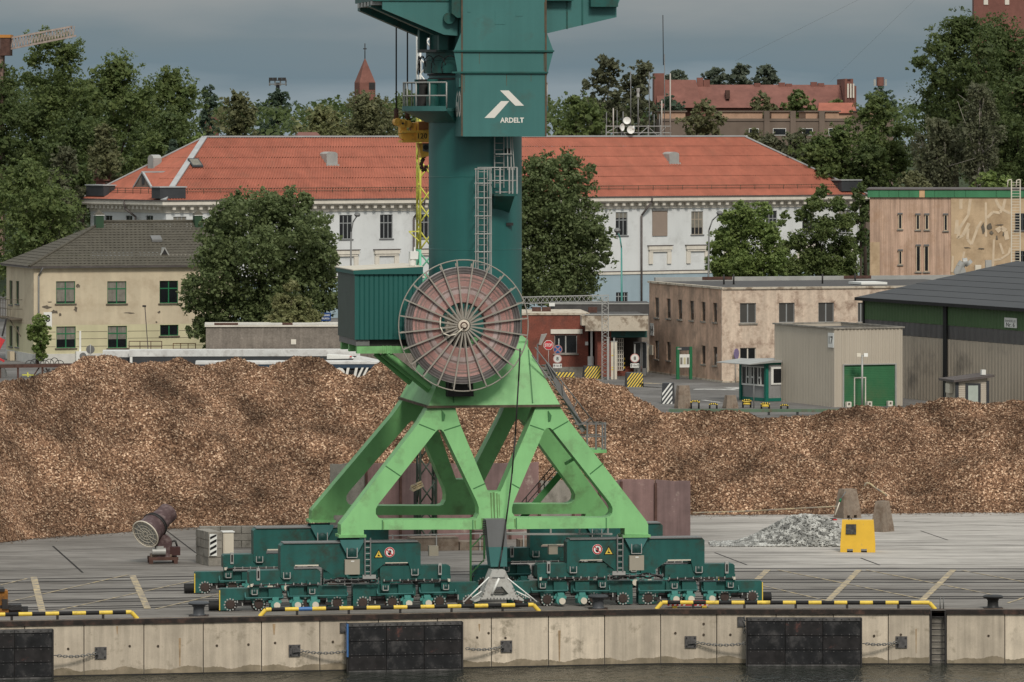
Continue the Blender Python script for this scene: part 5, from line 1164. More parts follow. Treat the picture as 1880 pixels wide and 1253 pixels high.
mb = MB(); mb.box(uL, uR, vF, vF + dB, zB, zT); mb.build('front_box', M['teal2'], crane)
mb = MB()
for y, xa, xb in ((94, 832, 1017), (133.5, 830, 1006)): z = fp(900, y)[1]; mb.box(C.u(xa, vF), C.u(xb, vF), vF - .09, vF + .12, z - .035, z + .035)
mb.build('rib', M['teal'], crane)
for pts in ([(848, 57), (833, 94), (840, 133), (848, 137)], [(1002.5, 57), (1016, 94), (1003.5, 142), (1002.5, 142)]):
 mb = MB(); mb.plate([fp(*p) for p in pts], vF - .02, vF + .04); mb.build('gusset', M['teal2'], crane)
mb = MB()
for x in (848, 1002): u = C.u(x, vF); z0, z1 = fp(x, 250)[1], zT; mb.box(u - .035, u + .035, vF - .03, vF + .0, z0, z1)
mb.build('corner_seam', M['tealrust'], crane)
mb = MB(); z0, z1 = fp(850, 160)[1], fp(850, 143)[1]; mb.box(uL - .10, uL + .02, vF + .1, vF + .9, z0, z1); mb.build('bulge_plate', M['teal2'], crane)
for x0, x1, y0, y1 in ((909, 928, 19, 45), (947, 960, 22, 30), (858, 864, 18, 23)):
 (a, z1), (b, z0) = fp(x0, y0), fp(x1, y1); mb = MB(); mb.box(a, b, vF - .012, vF, z0, z1); mb.build('patch_plate', M['teal2'], crane)
for x, y0, y1, w_ in ((999, 97, 130, 2), (1000, 4, 60, 1.5), (852, 137, 170, 1.5), (930, 137, 158, 1.2), (975, 136, 150, 1), (880, 97, 118, 1)): run(x, y0, y1, w_, 'rustrun', vF)
for pts in ([(918, 166.5), (934, 166.5), (962, 194.5), (946, 194.5)], [(920, 186), (935, 186), (907.5, 217), (889.5, 217)]):
 mb = MB(); mb.plate([fp(*p) for p in pts], vF - .012, vF - .001); mb.build('emblem_bar', M['wprint'], crane)
u, z = fp(940, 221); text('lettering', 'ARDELT', M['wprint'], crane, (u, vF - .012, z), (1, 0, 0), (0, 0, 1), width=44.5 * mF, height=9.6 * mF, bold=.03)
v, z = C.q(839.5, 193, uL); zz = fp(840, 191)[1]
text('number', '60', M['wprint'], crane, (uL - .012, vF + dB * .47, zz), (0, -1, 0), (0, 0, 1), width=dB * .72, height=49 * mF, bold=.015)
zD = C.p(750, 3, 2.0)[1]
def lp(pts, v): return [C.p(x, y, v) for x, y in pts]
for v0, v1, pts, m in ((1.6, 1.75, [(702, -40), (702, 17), (815, 64), (840, 66), (840, -40)], 'teal2'), (2.3, 3.0, [(681, -40), (681, 13), (797, 64), (840, 68), (840, -40)], 'teal'), (5.6, 6.3, [(661, -40), (661, 20), (772, 68), (840, 74), (840, -40)], 'teal')):
 mb = MB(); mb.plate(lp(pts, v0), v0, v1); mb.build('carrier_beam', M[m], crane)
mb = MB(); a = C.u(660, 6); mb.box(a - .1, C.u(842, 3), 1.55, 6.6, zD, zD + .18); mb.build('platform_deck', M['teal'], crane)
mb = MB()
for k in range(5): mb.box(a - .1, C.u(705, 3) - .1, 1.8 + k * .9, 2.3 + k * .9, zD - .16 - .01 * k, zD - .003)
mb.build('deck_grating', M['galv'], crane)
for x0, x1, yb, v in ((770, 784, 97, 4.3), (806, 822, 92, 2.4)):
 mb = MB(); u0, u1 = C.u(x0, v), C.u(x1, v); z0 = C.p(x0, yb, v)[1]; mb.box(u0, u1, v, v + .5, z0, zD); mb.build('hanger_post', M['teal'], crane)
mb = MB(); u, z = C.p(824, 34, 1.5); mb.tube((u, 1.58, z), (u, 1.35, z), .24, 16); mb.build('sheave', M['teal'], crane)
mb = MB(); pts = lp([(828, -30), (828, 25), (838, 33), (846, 33), (846, -30)], 1.2); mb.plate(pts, 1.0, 1.5); mb.build('bracket_plate', M['teal'], crane)
z9 = zs(94.5); mb = MB(); mb.box(C.u(766, 3.2), C.u(832, 3.2), 3.0, 3.12, z9 - .05, z9 + .05); mb.build('handrail_bar', M['galvd'], crane)
for v0, v1, pts, m in ((1.6, 4.6, [(1003, -40), (1003, 62), (1132, 32), (1132, 15), (1138, 0), (1138, -40)], 'teal2'),):
 mb = MB(); mb.plate(lp(pts, v0), v0, v1); mb.build('carrier_beam', M[m], crane)
mb = MB()
for x, yb in ((1041, 54), (1069, 47)): (u, z0), (_, z1) = C.p(x, yb, 1.6), C.p(x, -20, 1.6); mb.box(u - .03, u + .03, 1.57, 1.6, z0, z1)
(u0, z1), (u1, z0) = C.p(1084, -10, 1.3), C.p(1134, 13, 1.3); mb.box(u0, u1, 1.2, 1.6, z0, z1); (u0, z1), (u1, z0) = C.p(1003, -10, 1.3), C.p(1052, 2, 1.3); mb.box(u0, u1, 1.2, 1.6, z0, z1)
mb.build('rib', M['teal'], crane)
mb = MB(); mb.box(AX - 4.0, AX + 5.0, 2.2, 6.4, zD + .18, zD + 4.5); mb.build('machine_house', M['teal2'], crane)
mb = MB(); mb.hexa([(AX - 1.2, 3.2, zD + 4.5), (AX + 1.2, 3.2, zD + 4.5), (AX + 1.2, 5.4, zD + 4.5), (AX - 1.2, 5.4, zD + 4.5)], [(AX - 1, 7.0, zD + 16), (AX + 1, 7.0, zD + 16), (AX + 1, 8.4, zD + 16), (AX - 1, 8.4, zD + 16)]); mb.build('jib_mast', M['teal2'], crane)
def cfront(u): return AY - math.sqrt(max(0, 1.98 ** 2 - (u - AX) ** 2))
def ladder(name, x0, x1, y0, y1, off, extra=None, par=crane, m='galv', zb_=None):
 vm = cfront(C.u((x0 + x1) / 2, 2.6)) - off
 a, b = C.u(x0, vm), C.u(x1, vm); z1, z0 = C.p(x0, y0, vm)[1], C.p(x0, y1, vm)[1]
 mb = MB()
 for u in (a, b): mb.bar((u, vm, z0), (u, vm, z1), .045)
 o = mb.build(name, M[m], par)
 n = int((z1 - z0) / .28)
 for k in range(n): mb = MB(); z = z0 + .2 + k * .28; mb.tube((a, vm, z), (b, vm, z), .02, 5); mb.build('rung', M[m], o)
 return o, vm, a, b, z0, z1
o, vm, a, b, z0, z1 = ladder('ladder', 908, 925, 205, 345, .30)
mb = MB(); u1_ = C.u(932, vm - .5); u2_ = C.u(939, vm - .6)
for u, zz in ((u1_, z0 + .75), (u2_, z0 + .75)): mb.bar((u, vm - .55, zz), (u - .05, vm - .55, z1), .04)
mb.bar((C.u(939, vm - .5), vm - .5, z0 + 2.6), (C.u(944, vm - .5), vm - .5, z0 + .75), .035)
for k in range(3): z = z1 - .2 - k * 1.6; mb.path([(a, vm, z), (a - .02, vm - .6, z), (u2_, vm - .65, z), (u2_ + .02, vm - .3, z)], .025, 5)
mb.build('cage', M['galv'], o)
u0, u1, vp = C.u(903, 2.0), C.u(944.5, 2.0), 2.0; zp = C.p(920, 356, 1.6)[1]
mb = MB(); mb.box(u0, u1, 1.35, cfront(u1) + .3, zp - .10, zp); ld = mb.build('landing', M['teal'], crane)
mb = MB(); mb.prism([(1.4, zp - .1), (cfront(.5) + .35, zp - .1), (cfront(.5) + .35, zp - .85)], [], lambda a, b, t: (u0 + .1 + (u1 - u0 - .2) * t, a, b)); mb.build('bracket', M['teal'], ld)
mb = MB()
for k, z in enumerate((zp + 1.1, zp + .55)): mb.path([(u0 - (.72 if k == 0 else .3), 1.4, z), (u1, 1.4, z), (u1, cfront(u1), z)], .028, 6)
for u in (C.u(918, 1.4), C.u(935, 1.4), C.u(941, 1.4), u1): mb.bar((u, 1.4, zp), (u, 1.4, zp + 1.1), .06)
mb.build('railing', M['galv'], ld)
o, vm, a, b, z0, z1 = ladder('ladder', 877.5, 895, 309, 520, .30)
mb = MB()
for y in (311, 337, 364, 397, 430, 463): z = C.p(880, y, vm - .5)[1]; mb.path([(a, vm, z), (C.u(873.5, vm - .5), vm - .3, z), (C.u(873.5, vm - .7), vm - .62, z), (C.u(902, vm - .7), vm - .62, z), (C.u(902, vm - .4), vm - .2, z)], .03, 5)
for x, d in ((873.5, .62), (889, .7), (899.5, .62), (902, .4)): u = C.u(x, vm - d); mb.bar((u, vm - d, z0), (u, vm - d, z1), .035)
mb.build('cage', M['galv'], o)
mb = MB(); u, z = C.p(937, 412, cfront(.6)); mb.box(u - .15, u + .15, cfront(u) - .15, cfront(u) + .1, z - .06, z + .06); mb.build('pipe_stub', M['dark'], crane)
mb = MB(); u, z = C.p(935, 277, cfront(.6)); mb.box(u - .1, u + .1, cfront(u) - .25, cfront(u) + .1, z - .1, z + .1); mb.build('lamp_box', M['dark'], crane)
vr = -.75; ru, rz = C.p(850.5, 598, vr)
M['cable'] = mat('pink grey cable sheath', (.62, .41, .375), rough=.55, var=.18, scale=1.2, fine=.22, fscale=14)
M['cabled'] = mat('dirty grey cable sheath', (.19, .17, .165), rough=.6, var=.25, scale=2, fine=.2, fscale=12)
M['cablel'] = mat('pale cable sheath', (.66, .56, .54), rough=.5, var=.15, scale=2)
M['spoke'] = mat('zinc grey reel steel', (.30, .275, .235), rough=.5, var=.15)
reel = None
def turns(r0, r1, n):
 prof = []
 for k in range(n):
  a, b = r0 + (r1 - r0) * k / n, r0 + (r1 - r0) * (k + 1) / n; w = b - a
  prof += [(a + w * .04, .02), (a + w * .25, -.02), (a + w * .5, -.032), (a + w * .75, -.02), (a + w * .96, .02)]
 return prof
M['beige2'] = mat('greasy beige hub', (.62, .55, .45), rough=.6, var=.2, scale=5, dirt=(.25, .17, .12), dscale=5, dthr=.62)
hub = MB(); hub.lathe([(.0, -.36), (.07, -.36), (.07, -.22), (.24, -.18), (.26, -.10), (.26, .05), (.22, .06), (.22, 1.4)], (ru, vr, rz), (0, 1, 0), 32); reel = hub.build('cable_reel', M['beige2'], crane)
mb = MB(); mb.ring((ru, vr - .2, rz), (0, 1, 0), .13, .03, 24, 5); mb.build('hub_ring', M['rust'], reel)
M['cableg'] = mat('gap grey cable ring', (.40, .31, .285), rough=.6, var=.2, scale=2); M['cablek'] = mat('greyish outer cable', (.34, .31, .30), rough=.6, var=.2, scale=2)
_rr = random.Random(12); rings = []; r_ = .96
while r_ < 2.12: w_ = _rr.choice((.037, .074, .074, .11)); rings.append(('cable_coil', r_, min(2.14, r_ + w_), max(1, round(w_ / .037)), _rr.choice(('cable', 'cable', 'cable', 'cable', 'cableg', 'cablel') if r_ < 1.8 else ('cable', 'cablel', 'cableg')))); r_ += w_  # tone picked per ring; greyer rings paint in the dark gaps between turns
for k in range(8): rings.append(('cable_coil', 2.14 + .0375 * k, 2.1775 + .0375 * k, 1, ('cabled', 'cablek', 'cabled')[k % 3]))
for nm, r0, r1, n, m in rings:
 mb = MB(); pf = turns(r0, r1, n); mb.lathe([(r0, .22)] + pf + [(r1, .22)], (ru, vr, rz), (0, 1, 0), 120, caps=False); mb.build(nm, M[m], reel)
mb = MB(); mb.lathe([(.9, .24), (2.45, .24)], (ru, vr, rz), (0, 1, 0), 64, caps=False); mb.build('back_plate', M['cabled'], reel)
rr = random.Random(4)
for k in range(24):
 a = math.radians(6 + 15 * k); e = Vector((math.cos(a), 0, math.sin(a))); c = Vector((ru, vr, rz))
 mb = MB(); mb.bar(c + e * .28 + Vector((0, -.14, 0)), c + e * 2.12 + Vector((0, -.09, 0)), .065, .065); mb.bar(c + e * 2.10 + Vector((0, -.09, 0)), c + e * 2.72 + Vector((0, -.09, 0)), .055, .055); mb.build('spoke', M['spoke'], reel)
 mb = MB(); mb.bar(c + e * .25 + Vector((0, .3, 0)), c + e * 2.6 + Vector((0, .3, 0)), .05, .05); mb.build('spoke', M['spoke'], reel)
mb = MB(); mb.ring((ru, vr - .07, rz), (0, 1, 0), 2.73, .026, 96, 6); mb.build('outer_hoop', M['spoke'], reel)
mb = MB(); mb.path([(ru - .08, vr - .3, rz - .12), (ru - .35, vr - .34, rz - .34), (ru - .62, vr - .3, rz - .42), (ru - .88, vr - .25, rz - .32), (ru - 1.0, vr - .2, rz - .05), (ru - 1.0, vr - .15, rz + .25), (ru - .95, vr - .05, rz + .4)], .028, 6); mb.build('cable_tail', M['cream'], reel)
mb = MB(); mb.box(ru - .62, ru + .1, vr + .35, vr + 1.0, rz - .25, rz + .42); mb.tube((ru - .5, vr + .3, rz - .1), (ru - .5, vr + .36, rz - .1), .2, 16); mb.build('gearbox', M['cream'], reel)
mb = MB(); mb.box(ru - .12, ru + .02, vr + .4, vr + .6, rz + .4, rz + .95); mb.build('drive_motor', M['rust'], reel)
mb = MB(); mb.hexa([(ru - .5, vr + .9, rz - 3.), (ru + .6, vr + .9, rz - 3.), (ru + .6, 2.8, rz - 3.), (ru - .5, 2.8, rz - 3.)], [(ru - .35, vr + .6, rz - .3), (ru + .4, vr + .6, rz - .3), (ru + .4, 2.8, rz - .3), (ru - .35, 2.8, rz - .3)]); mb.build('reel_bracket', M['dark'], crane)  # bracket coloured near black to stand for the dark recess under the hub
mb = MB(); pts = []
for x, y, v in ((955, 640, -.9), (952, 700, -.85), (946, 800, -.8), (940, 870, -.85), (936, 905, -.9), (929, 958, -1.1), (922, 1010, -1.3), (916, 1044, -1.35)): u, z = C.p(x, y, v); pts.append((u, v, z))
mb.path(pts, .035, 6); mb.build('paid_out_cable', M['dark'], crane)
M['cabin'] = mat('cabin green sheet', (.020, .105, .092), rough=.45, var=.08, scale=.5, streak=.06, sscale=1)
M['cabing'] = mat('cabin weathered side sheet', (.075, .098, .085), rough=.55, var=.12)
v0 = .1; ue0 = C.u(652, v0); ue1 = C.u(776, v0); z1, z0 = C.p(652, 504, v0)[1], C.p(652, 624, v0)[1]; de = 5.0
mb = MB(); mb.box(ue0 + .06, ue1, v0 + .06, v0 + de, z0, z1); cab = mb.build('equipment_cabin', M['cabin'], crane)
mb = MB(); ribs(mb, ue1 - ue0, z0, z1, .20, .035, f=lambda a, d, z: (ue0 + a, v0 + d, z), duty=.85); mb.build('front_cladding', M['cabin'], cab)
mb = MB(); ribs(mb, de, z0, z1, .30, .03, f=lambda a, d, z: (ue0 + d, v0 + a, z), duty=.85); mb.build('side_cladding', M['cabing'], cab)
mb = MB(); mb.bar((ue0 + .02, v0 + .02, z0), (ue0 + .02, v0 + .02, z1), .07); mb.build('corner_trim', M['cabin'], cab)
zr0 = z1 + .02; mb = MB(); mb.hexa([(ue0 - .08, v0 - .1, z1), (ue1, v0 - .1, z1), (ue1, v0 + de, z1), (ue0 - .08, v0 + de, z1)], [(ue0 - .08, v0 - .1, z1 + .16), (ue1, v0 - .1, z1 + .30), (ue1, v0 + de, z1 + .30), (ue0 - .08, v0 + de, z1 + .16)]); mb.build('roof_fascia', M['cabin'], cab)
mb = MB(); mb.hexa([(ue0 - .12, v0 - .08, z1 + .162), (ue1, v0 - .08, z1 + .302), (ue1, v0 + de + .1, z1 + .302), (ue0 - .12, v0 + de + .1, z1 + .162)], [(ue0 - .12, v0 - .08, z1 + .20), (ue1, v0 - .08, z1 + .335), (ue1, v0 + de + .1, z1 + .335), (ue0 - .12, v0 + de + .1, z1 + .20)]); mb.build('roof_sheet', M['cream'], cab)
mb = MB(); mb.box(ue0 + .15, ue1, v0 + .25, v0 + de - .2, z0 - .28, z0); mb.build('skid', M['dark'], cab)
mb = MB(); mb.box(ue0 + .05, ue0 + .5, v0 + .1, v0 + de - .1, z0 - .26, z0 - .003); mb.box(ue0 + .5, ue0 + .62, v0 + .1, v0 + .25, z0 - .26, z0); mb.build('skid_end', M['galvd'], cab)
for v_ in (v0 + .0, v0 + 2.2, v0 + 4.4):
 mb = MB(); mb.box(ue0 + .08, uo - 1.0, v_, v_ + .35, z0 - .58, z0 - .285); o = mb.build('support_beam', M['green'], crane)
 if v_ == v0:
  mb = MB()
  for x in (704, 711, 718): u = C.u(x, v_); mb.box(u - .03, u + .03, v_ - .03, v_ + .3, z0 - .60, z0 - .27)
  mb.build('stiffener', M['green'], o)
for v_, xa, ya, xb, yb, m in ((v0, 712, 649, 793, 712, 'green'), (v0 + 1.6, 703, 650, 790, 718, 'green'), (v0 + 3.0, 690, 650, 756, 704, 'green')):
 mb = MB(); (a, za), (b, zb2) = C.p(xa, ya, v_), C.p(xb, yb, v_); mb.tube((a, v_ + .15, za), (b, v_ + .4, zb2), .12, 10); mb.build('support_strut', M[m], crane)
mb = MB(); u, z = C.p(762, 476, .4); mb.tube((u, .5, z1 + .3), (u, .5, z + .5), .04, 6); mb.box(u - .22, u + .12, .3, .7, z, z + .32); mb.lathe([(.0, -.3), (.12, -.28), (.17, -.1), (.17, .0)], (u - .1, .5, z), (0, 0, 1), 12); mb.build('camera_head', M['white'], cab)
def sp(x, y, v): u, z = C.p(x, y, v); return (u, v, z)
mb = MB()
for v in (.9, 1.7):
 mb.bar(sp(1003, 668, v), sp(1072, 792, v), .05, .22)
st = mb.build('portal_stair', M['galvd'], crane)
mb = MB()
for v in (.8, 1.8):
 for dx, dy in ((0, 0), (-14, 14)): mb.path([sp(982 + dx * .4, 638 + dy, v), sp(1093 + dx, 779 + dy, v)], .03, 6)
 for t in (.2, .45, .7, .92): a, b = Vector(sp(982, 638, v)), Vector(sp(1093, 779, v)); p = a.lerp(b, t); q = Vector(sp(1003, 668, v)).lerp(Vector(sp(1072, 792, v)), t); mb.bar(p, q, .04)
mb.build('handrail', M['galvd'], st)
for k in range(14):
 t = (k + .5) / 14; p = Vector(sp(1003, 668, .9)).lerp(Vector(sp(1072, 792, .9)), t); mb = MB(); mb.box(p.x - .14, p.x + .14, .92, 1.68, p.z - .02, p.z + .02); mb.build('tread', M['galvd'], st)
a, z = C.p(1078, 826, .8)[0], C.p(1078, 826, .8)[1]; b = C.u(1113, .8)
mb = MB(); mb.box(a - .6, b, .7, 2.2, z - .14, z); pf = mb.build('stair_landing', M['green'], crane)
mb = MB()
for x, dx in ((1078, 0), (1094, 0), (1106, 0), (1111, 0)):
 for v in (.75, 2.1): u = C.u(x, v); mb.bar((u, v, z), (u, v, z + 1.08), .07)
for v in (.75, 2.1):
 for h_ in (.55, 1.08): mb.bar((C.u(1056, v), v, z + h_), (b, v, z + h_), .05)
mb.bar((b - .03, .75, z + 1.08), (b - .03, 2.1, z + 1.08), .05); mb.build('railing', M['galvd'], pf)
mb = MB(); mb.bar((a, 1.2, z - .1), (a - .9, 1.0, z - .6), .12); mb.build('bracket', M['green'], pf)
mb = MB()
for v in (G + .6, G + 1.3): mb.bar(sp(1040, 858, v), sp(958, 953, v), .06, .28)
s2 = mb.build('ground_stair', M['seam'], crane)
mb = MB()
for v in (G + .6, G + 1.3):
 for dy in (-18, -31): mb.bar(sp(1040, 858 + dy, v), sp(958, 953 + dy, v), .04)
 for t in (.1, .5, .9): mb.bar(Vector(sp(1040, 858, v)).lerp(Vector(sp(958, 953, v)), t), Vector(sp(1040, 827, v)).lerp(Vector(sp(958, 922, v)), t), .04)
mb.build('handrail', M['dark'], s2)
for k in range(12):
 t = (k + .5) / 12; p = Vector(sp(1040, 858, G + .65)).lerp(Vector(sp(958, 953, G + .65)), t); mb = MB(); mb.box(p.x - .13, p.x + .13, G + .62, G + 1.28, p.z - .02, p.z + .02); mb.build('tread', M['galv'], s2)
mb = MB(); v = 6.2; a, b = C.u(864, v), C.u(889, v); z0, z1 = .3, C.p(870, 968, v)[1]
for u in (a, b): mb.bar((u, v, z0 if u == a else z0 + 1.2, ), (u, v, z1), .08)
mb.bar((a, v, z1 - .9), (b, v, z1 - .3), .05); mb.bar((a, v, z1 - 2.0), (b, v, z1 - 1.4), .05); o = mb.build('access_ladder', M['seam'], crane)
for k in range(9): z = z1 - .2 - k * .32; mb = MB(); mb.bar((a, v, z), (b if k < 6 else a + .2, v, z), .03); mb.build('rung', M['dark'], o)
# ---------------------------------------------------------------- bogies
M['tealpin'] = mat('greasy green pin', (.012, .05, .045), rough=.4, var=.3, scale=6)
S_ = 1 / 43.6
YB = 1114.0
def bz(y): return (YB - y) * S_
def rb(mb, x0, x1, y0, y1, v0, v1, mi=0): mb.box(x0 * S_, x1 * S_, v0, v1, bz(y1), bz(y0), mi)
def poly(pts): return [(x * S_, bz(y)) for x, y in pts]
def no_entry(par, x, y, v):
 u, z = x * S_, bz(y); mb = MB(); mb.tube((u, v, z), (u, v - .012, z), .215, 28); o = mb.build('no_touching_sign', M['white'], par)
 mb = MB(); mb.ring((u, v - .014, z), (0, 1, 0), .18, .026, 28, 4); mb.bar((u - .13, v - .016, z + .13), (u + .13, v - .016, z - .13), .02, .035); mb.build('red_ring', M['red'], o)
 mb = MB(); mb.plate([(u - .06, z - .10), (u + .03, z - .13), (u + .07, z - .02), (u + .075, z + .06), (u + .05, z + .07), (u + .045, z + .02), (u + .04, z + .11), (u + .015, z + .115), (u + .012, z + .02), (u, z + .10), (u - .022, z + .095), (u - .02, z + .0), (u - .055, z - .02), (u - .075, z + .02), (u - .09, z)], v - .015, v - .012); mb.build('hand_symbol', M['print'], o)
def warn(par, x, y, v):
 u, z = x * S_, bz(y); mb = MB(); mb.plate([(u - .21, z - .16), (u + .21, z - .16), (u, z + .21)], v - .010, v); o = mb.build('warning_sign', M['print'], par)
 mb = MB(); mb.plate([(u - .155, z - .13), (u + .155, z - .13), (u, z + .145)], v - .014, v - .010); mb.build('yellow_field', M['yellow'], o)
 mb = MB(); mb.plate([(u - .06, z - .085), (u + .07, z - .10), (u + .05, z - .05), (u - .03, z - .02)], v - .017, v - .014); mb.box(u - .01, u + .01, v - .017, v - .014, z - .02, z + .08); mb.build('crush_symbol', M['print'], o)
def pin(par, x, y, v, r=.16):
 u, z = x * S_, bz(y); mb = MB(); mb.lathe([(r, .0), (r, -.06), (r * .6, -.08), (r * .3, -.10), (.0, -.10)], (u, v, z), (0, 1, 0), 16)
 o = mb.build('pin', M['tealpin'], par); mb = MB()
 for s in (-1, 1): mb.bar((u + s * r * 1.05, v - .05, z - r * 1.0), (u + s * r * 1.05, v - .05, z + r * 1.0), .035)
 mb.bar((u - r * 1.05, v - .05, z - r), (u + r * 1.05, v - .05, z - r), .035); mb.build('pin_retainer', M['galv'], o)
def wheel(par, x, side):
 u = x * S_; z = .30
 mb = MB(); mb.lathe([(.33, -.12), (.33, -.08), (.285, -.07), (.28, .08), (.26, .10)], (u, 0, z), (0, 1, 0), 24); o = mb.build('wheel', M['wheel'], par)
 mb = MB(); mb.lathe([(.0, -.31), (.17, -.30), (.21, -.26), (.21, .26), (.17, .30), (.0, .31)], (u, 0, z - .02), (0, 1, 0), 20); mb.build('axle_cap', M['wheel'], o)
 mb = MB()
 for k in range(12): a = math.pi * (k + .5) / 12 - .0; a = 2 * math.pi * k / 12; p = Vector((u + .235 * math.cos(a), -.19, z - .02 + .235 * math.sin(a))); mb.box(p.x - .03, p.x + .03, p.y - .09, p.y + .02, p.z - .03, p.z + .03)
 mb.build('bolts', M['galv'], o, kind='stuff')
def motor(par, x):
 u = x * S_; mb = MB(); z = .28
 mb.box(u - .20, u + .20, -.34, .05, z - .16, z + .26); mb.tube((u, -.30, z + .02), (u, -.58, z), .20, 14); mb.box(u - .27, u + .27, -.40, -.30, z + .05, z + .16); mb.box(u - .13, u + .13, -.55, -.34, z + .18, z + .30); o = mb.build('drive_motor', M['tealm'], par)
 mb = MB(); mb.tube((u + .05, -.58, z - .04), (u + .05, -.66, z - .04), .135, 16); mb.build('motor_cover', M['cream'], o)
def corner(xp, v, f, front, inner_first):
 """one corner: saddle, main equaliser, two half equalisers, four two wheeled trucks; f mirrors left and right"""
 uc = C.u(xp, -.55) if front else None
 root = bpy.data.objects.new('bogie_set', None); COL.objects.link(root); root.parent = crane
 return root
def build_corner(name, uc, vc, f):
 X = lambda *a: [p * f for p in a]
 def P2(pts): return poly([(x * f, y) for x, y in pts])
 parts = []
 def part(mb, nm, m): o = mb.build(nm, m, crane); o.location = (uc, vc, 0); parts.append(o); return o
 mb = MB(); mb.plate(P2([(-21, 987), (21, 987), (21, 992), (8, 1016), (0, 1019), (-8, 1016), (-21, 992)]), -.58, -.46); o = part(mb, 'saddle_bracket', M['teal2']); mb = MB(); mb.plate(P2([(-21, 987), (21, 987), (21, 992), (8, 1016), (0, 1019), (-8, 1016), (-21, 992)]), .46, .58); part(mb, 'saddle_bracket', M['teal']); pin(o, 0, 1010, -.58, .2)
 mb = MB(); mb.plate(P2([(-129, 997), (-125, 993), (123, 993), (127, 997), (127, 1050), (122, 1055), (114, 1055), (110, 1050), (105, 1031), (60, 1032), (37, 1050), (-35, 1050), (-59, 1034), (-104, 1034), (-108, 1053), (-113, 1058), (-124, 1058), (-129, 1053)]), -.40, .40); o = part(mb, 'equaliser_beam', M['teal'])
 mb = MB(); rb(mb, *X(-124, 122), 991.0, 992.9, -.46, .46); mb.build('top_flange', M['galvd'], o)
 mb = MB(); rb(mb, *X(-103, -60), 1031.5, 1033.8, -.43, -.2); rb(mb, *X(62, 103), 1029.5, 1031, -.43, -.2); mb.build('bottom_flange', M['cream'], o)
 for x in (-118, 116): pin(o, x * f, 1050 if x < 0 else 1047, -.41, .13)
 if front_flag[0]:
  warn(o, 50 if f > 0 else -50, 1014, -.405); no_entry(o, 70 if f > 0 else -71, 1011, -.405)
 for x in (24, 33):
  pass
 mb = MB()
 sx = 1 if f > 0 else -1; lx0, lx1 = (24, 34) if f > 0 else (-35, -25)
 for x in (lx0, lx1): mb.box(x * S_ - .025, x * S_ + .025, -.58, -.52, bz(1052), bz(984))
 lo_ = mb.build('side_ladder', M['galvd'], o)
 for k in range(6): mb = MB(); y = 990 + k * 11; rb(mb, lx0, lx1, y - .7, y + .7, -.57, -.53); mb.build('rung', M['galv'], lo_)
 mb = MB(); rb(mb, -13, 14, 1022.5, 1049.5, -.62, -.41); bo = mb.build('control_cabinet', M['beige'], o); mb = MB(); rb(mb, -2, 4, 1024.5, 1026.5, -.625, -.62); mb.build('label_plate', M['white'], bo)
 for k, (xa, xb, y0, y1, pl) in enumerate(((-186, -56, 1041, 1065, (-177, -72)), (53, 182, 1036, 1061, (62, 173)))):
  mb = MB(); mb.plate(P2([(xa, y0 + 3), (xa + 3, y0), (xb - 3, y0), (xb, y0 + 3), (xb, y1), (xa, y1)]), -.34, .34)
  for p in pl: mb.plate(P2([(p - 9, y1 + .02), (p + 9, y1 + .02), (p + 8, y1 + 17), (p + 4, y1 + 20), (p - 4, y1 + 20), (p - 8, y1 + 17)]), -.46, -.36); mb.plate(P2([(p - 9, y1 - 6), (p + 9, y1 - 6), (p + 9, y1 + .02), (p - 9, y1 + .02)]), -.46, -.34)
  o = part(mb, 'half_equaliser', M['teal'])
  for p in pl: pin(o, p * f, y1 + 14, -.46, .10)
  mb = MB(); rb(mb, *X(xa + 4, xb - 4), y1 + .6, y1 + 2.6, -.56, -.36); tr = mb.build('cable_tray', M['dark'], o)
  mb = MB(); n = 9
  for q in range(n): x = (xa + 6 + (xb - xa - 12) * q / (n - 1)) * f; rb(mb, x - .9, x + .9, y1 - 2.0, y1 + 2, -.585, -.562)
  mb.build('tray_brackets', M['galv'], tr, kind='stuff')
  x = (xa + 16 if k == 0 else xb - 20) * f
  mb = MB(); rb(mb, x - 3, x + 3, y0 - 4, y0 + 17, -.50, -.345); mb.build('limit_switch', M['galv'], o)
  mb = MB(); rb(mb, x - 1.6, x + 1.6, y0, y0 + 13, -.52, -.50); mb.build('switch_slot', M['black'], o)
  for xs in ((-183,) if k == 0 else (178,)): mb = MB(); rb(mb, xs * f - 2, xs * f + 2, y1 - 1, y1 + 4, -.62, -.565); mb.build('junction_box', M['cream'], o)
 mb = MB(); rr_ = random.Random(int(uc * 7) + 50)
 rb(mb, *X(-52, 50), 1058.5, 1060, -.5, -.44); rb(mb, *X(-52, 50), 1065, 1066.5, -.5, -.44)
 for q in range(9): x = (-50 + q * 12.4) * f; rb(mb, x - .8, x + .8, 1056, 1066, -.5, -.45)
 o = part(mb, 'pipe_rack', M['galvd'])
 mb = MB(); mb.path([(x * S_ * f, -.52 - .04 * math.sin(x), bz(1062 + 2.5 * math.sin(x * .21))) for x in range(-50, 52, 6)], .035, 5); mb.path([(x * S_ * f, -.46, bz(1059 + 3 * math.sin(x * .13 + 1))) for x in range(-50, 52, 6)], .045, 5); mb.build('hoses', M['black'], o)
 mb = MB(); rb(mb, *X(20, 44), 1051, 1058, -.55, -.42); mb.build('valve_block', M['galv'], o)
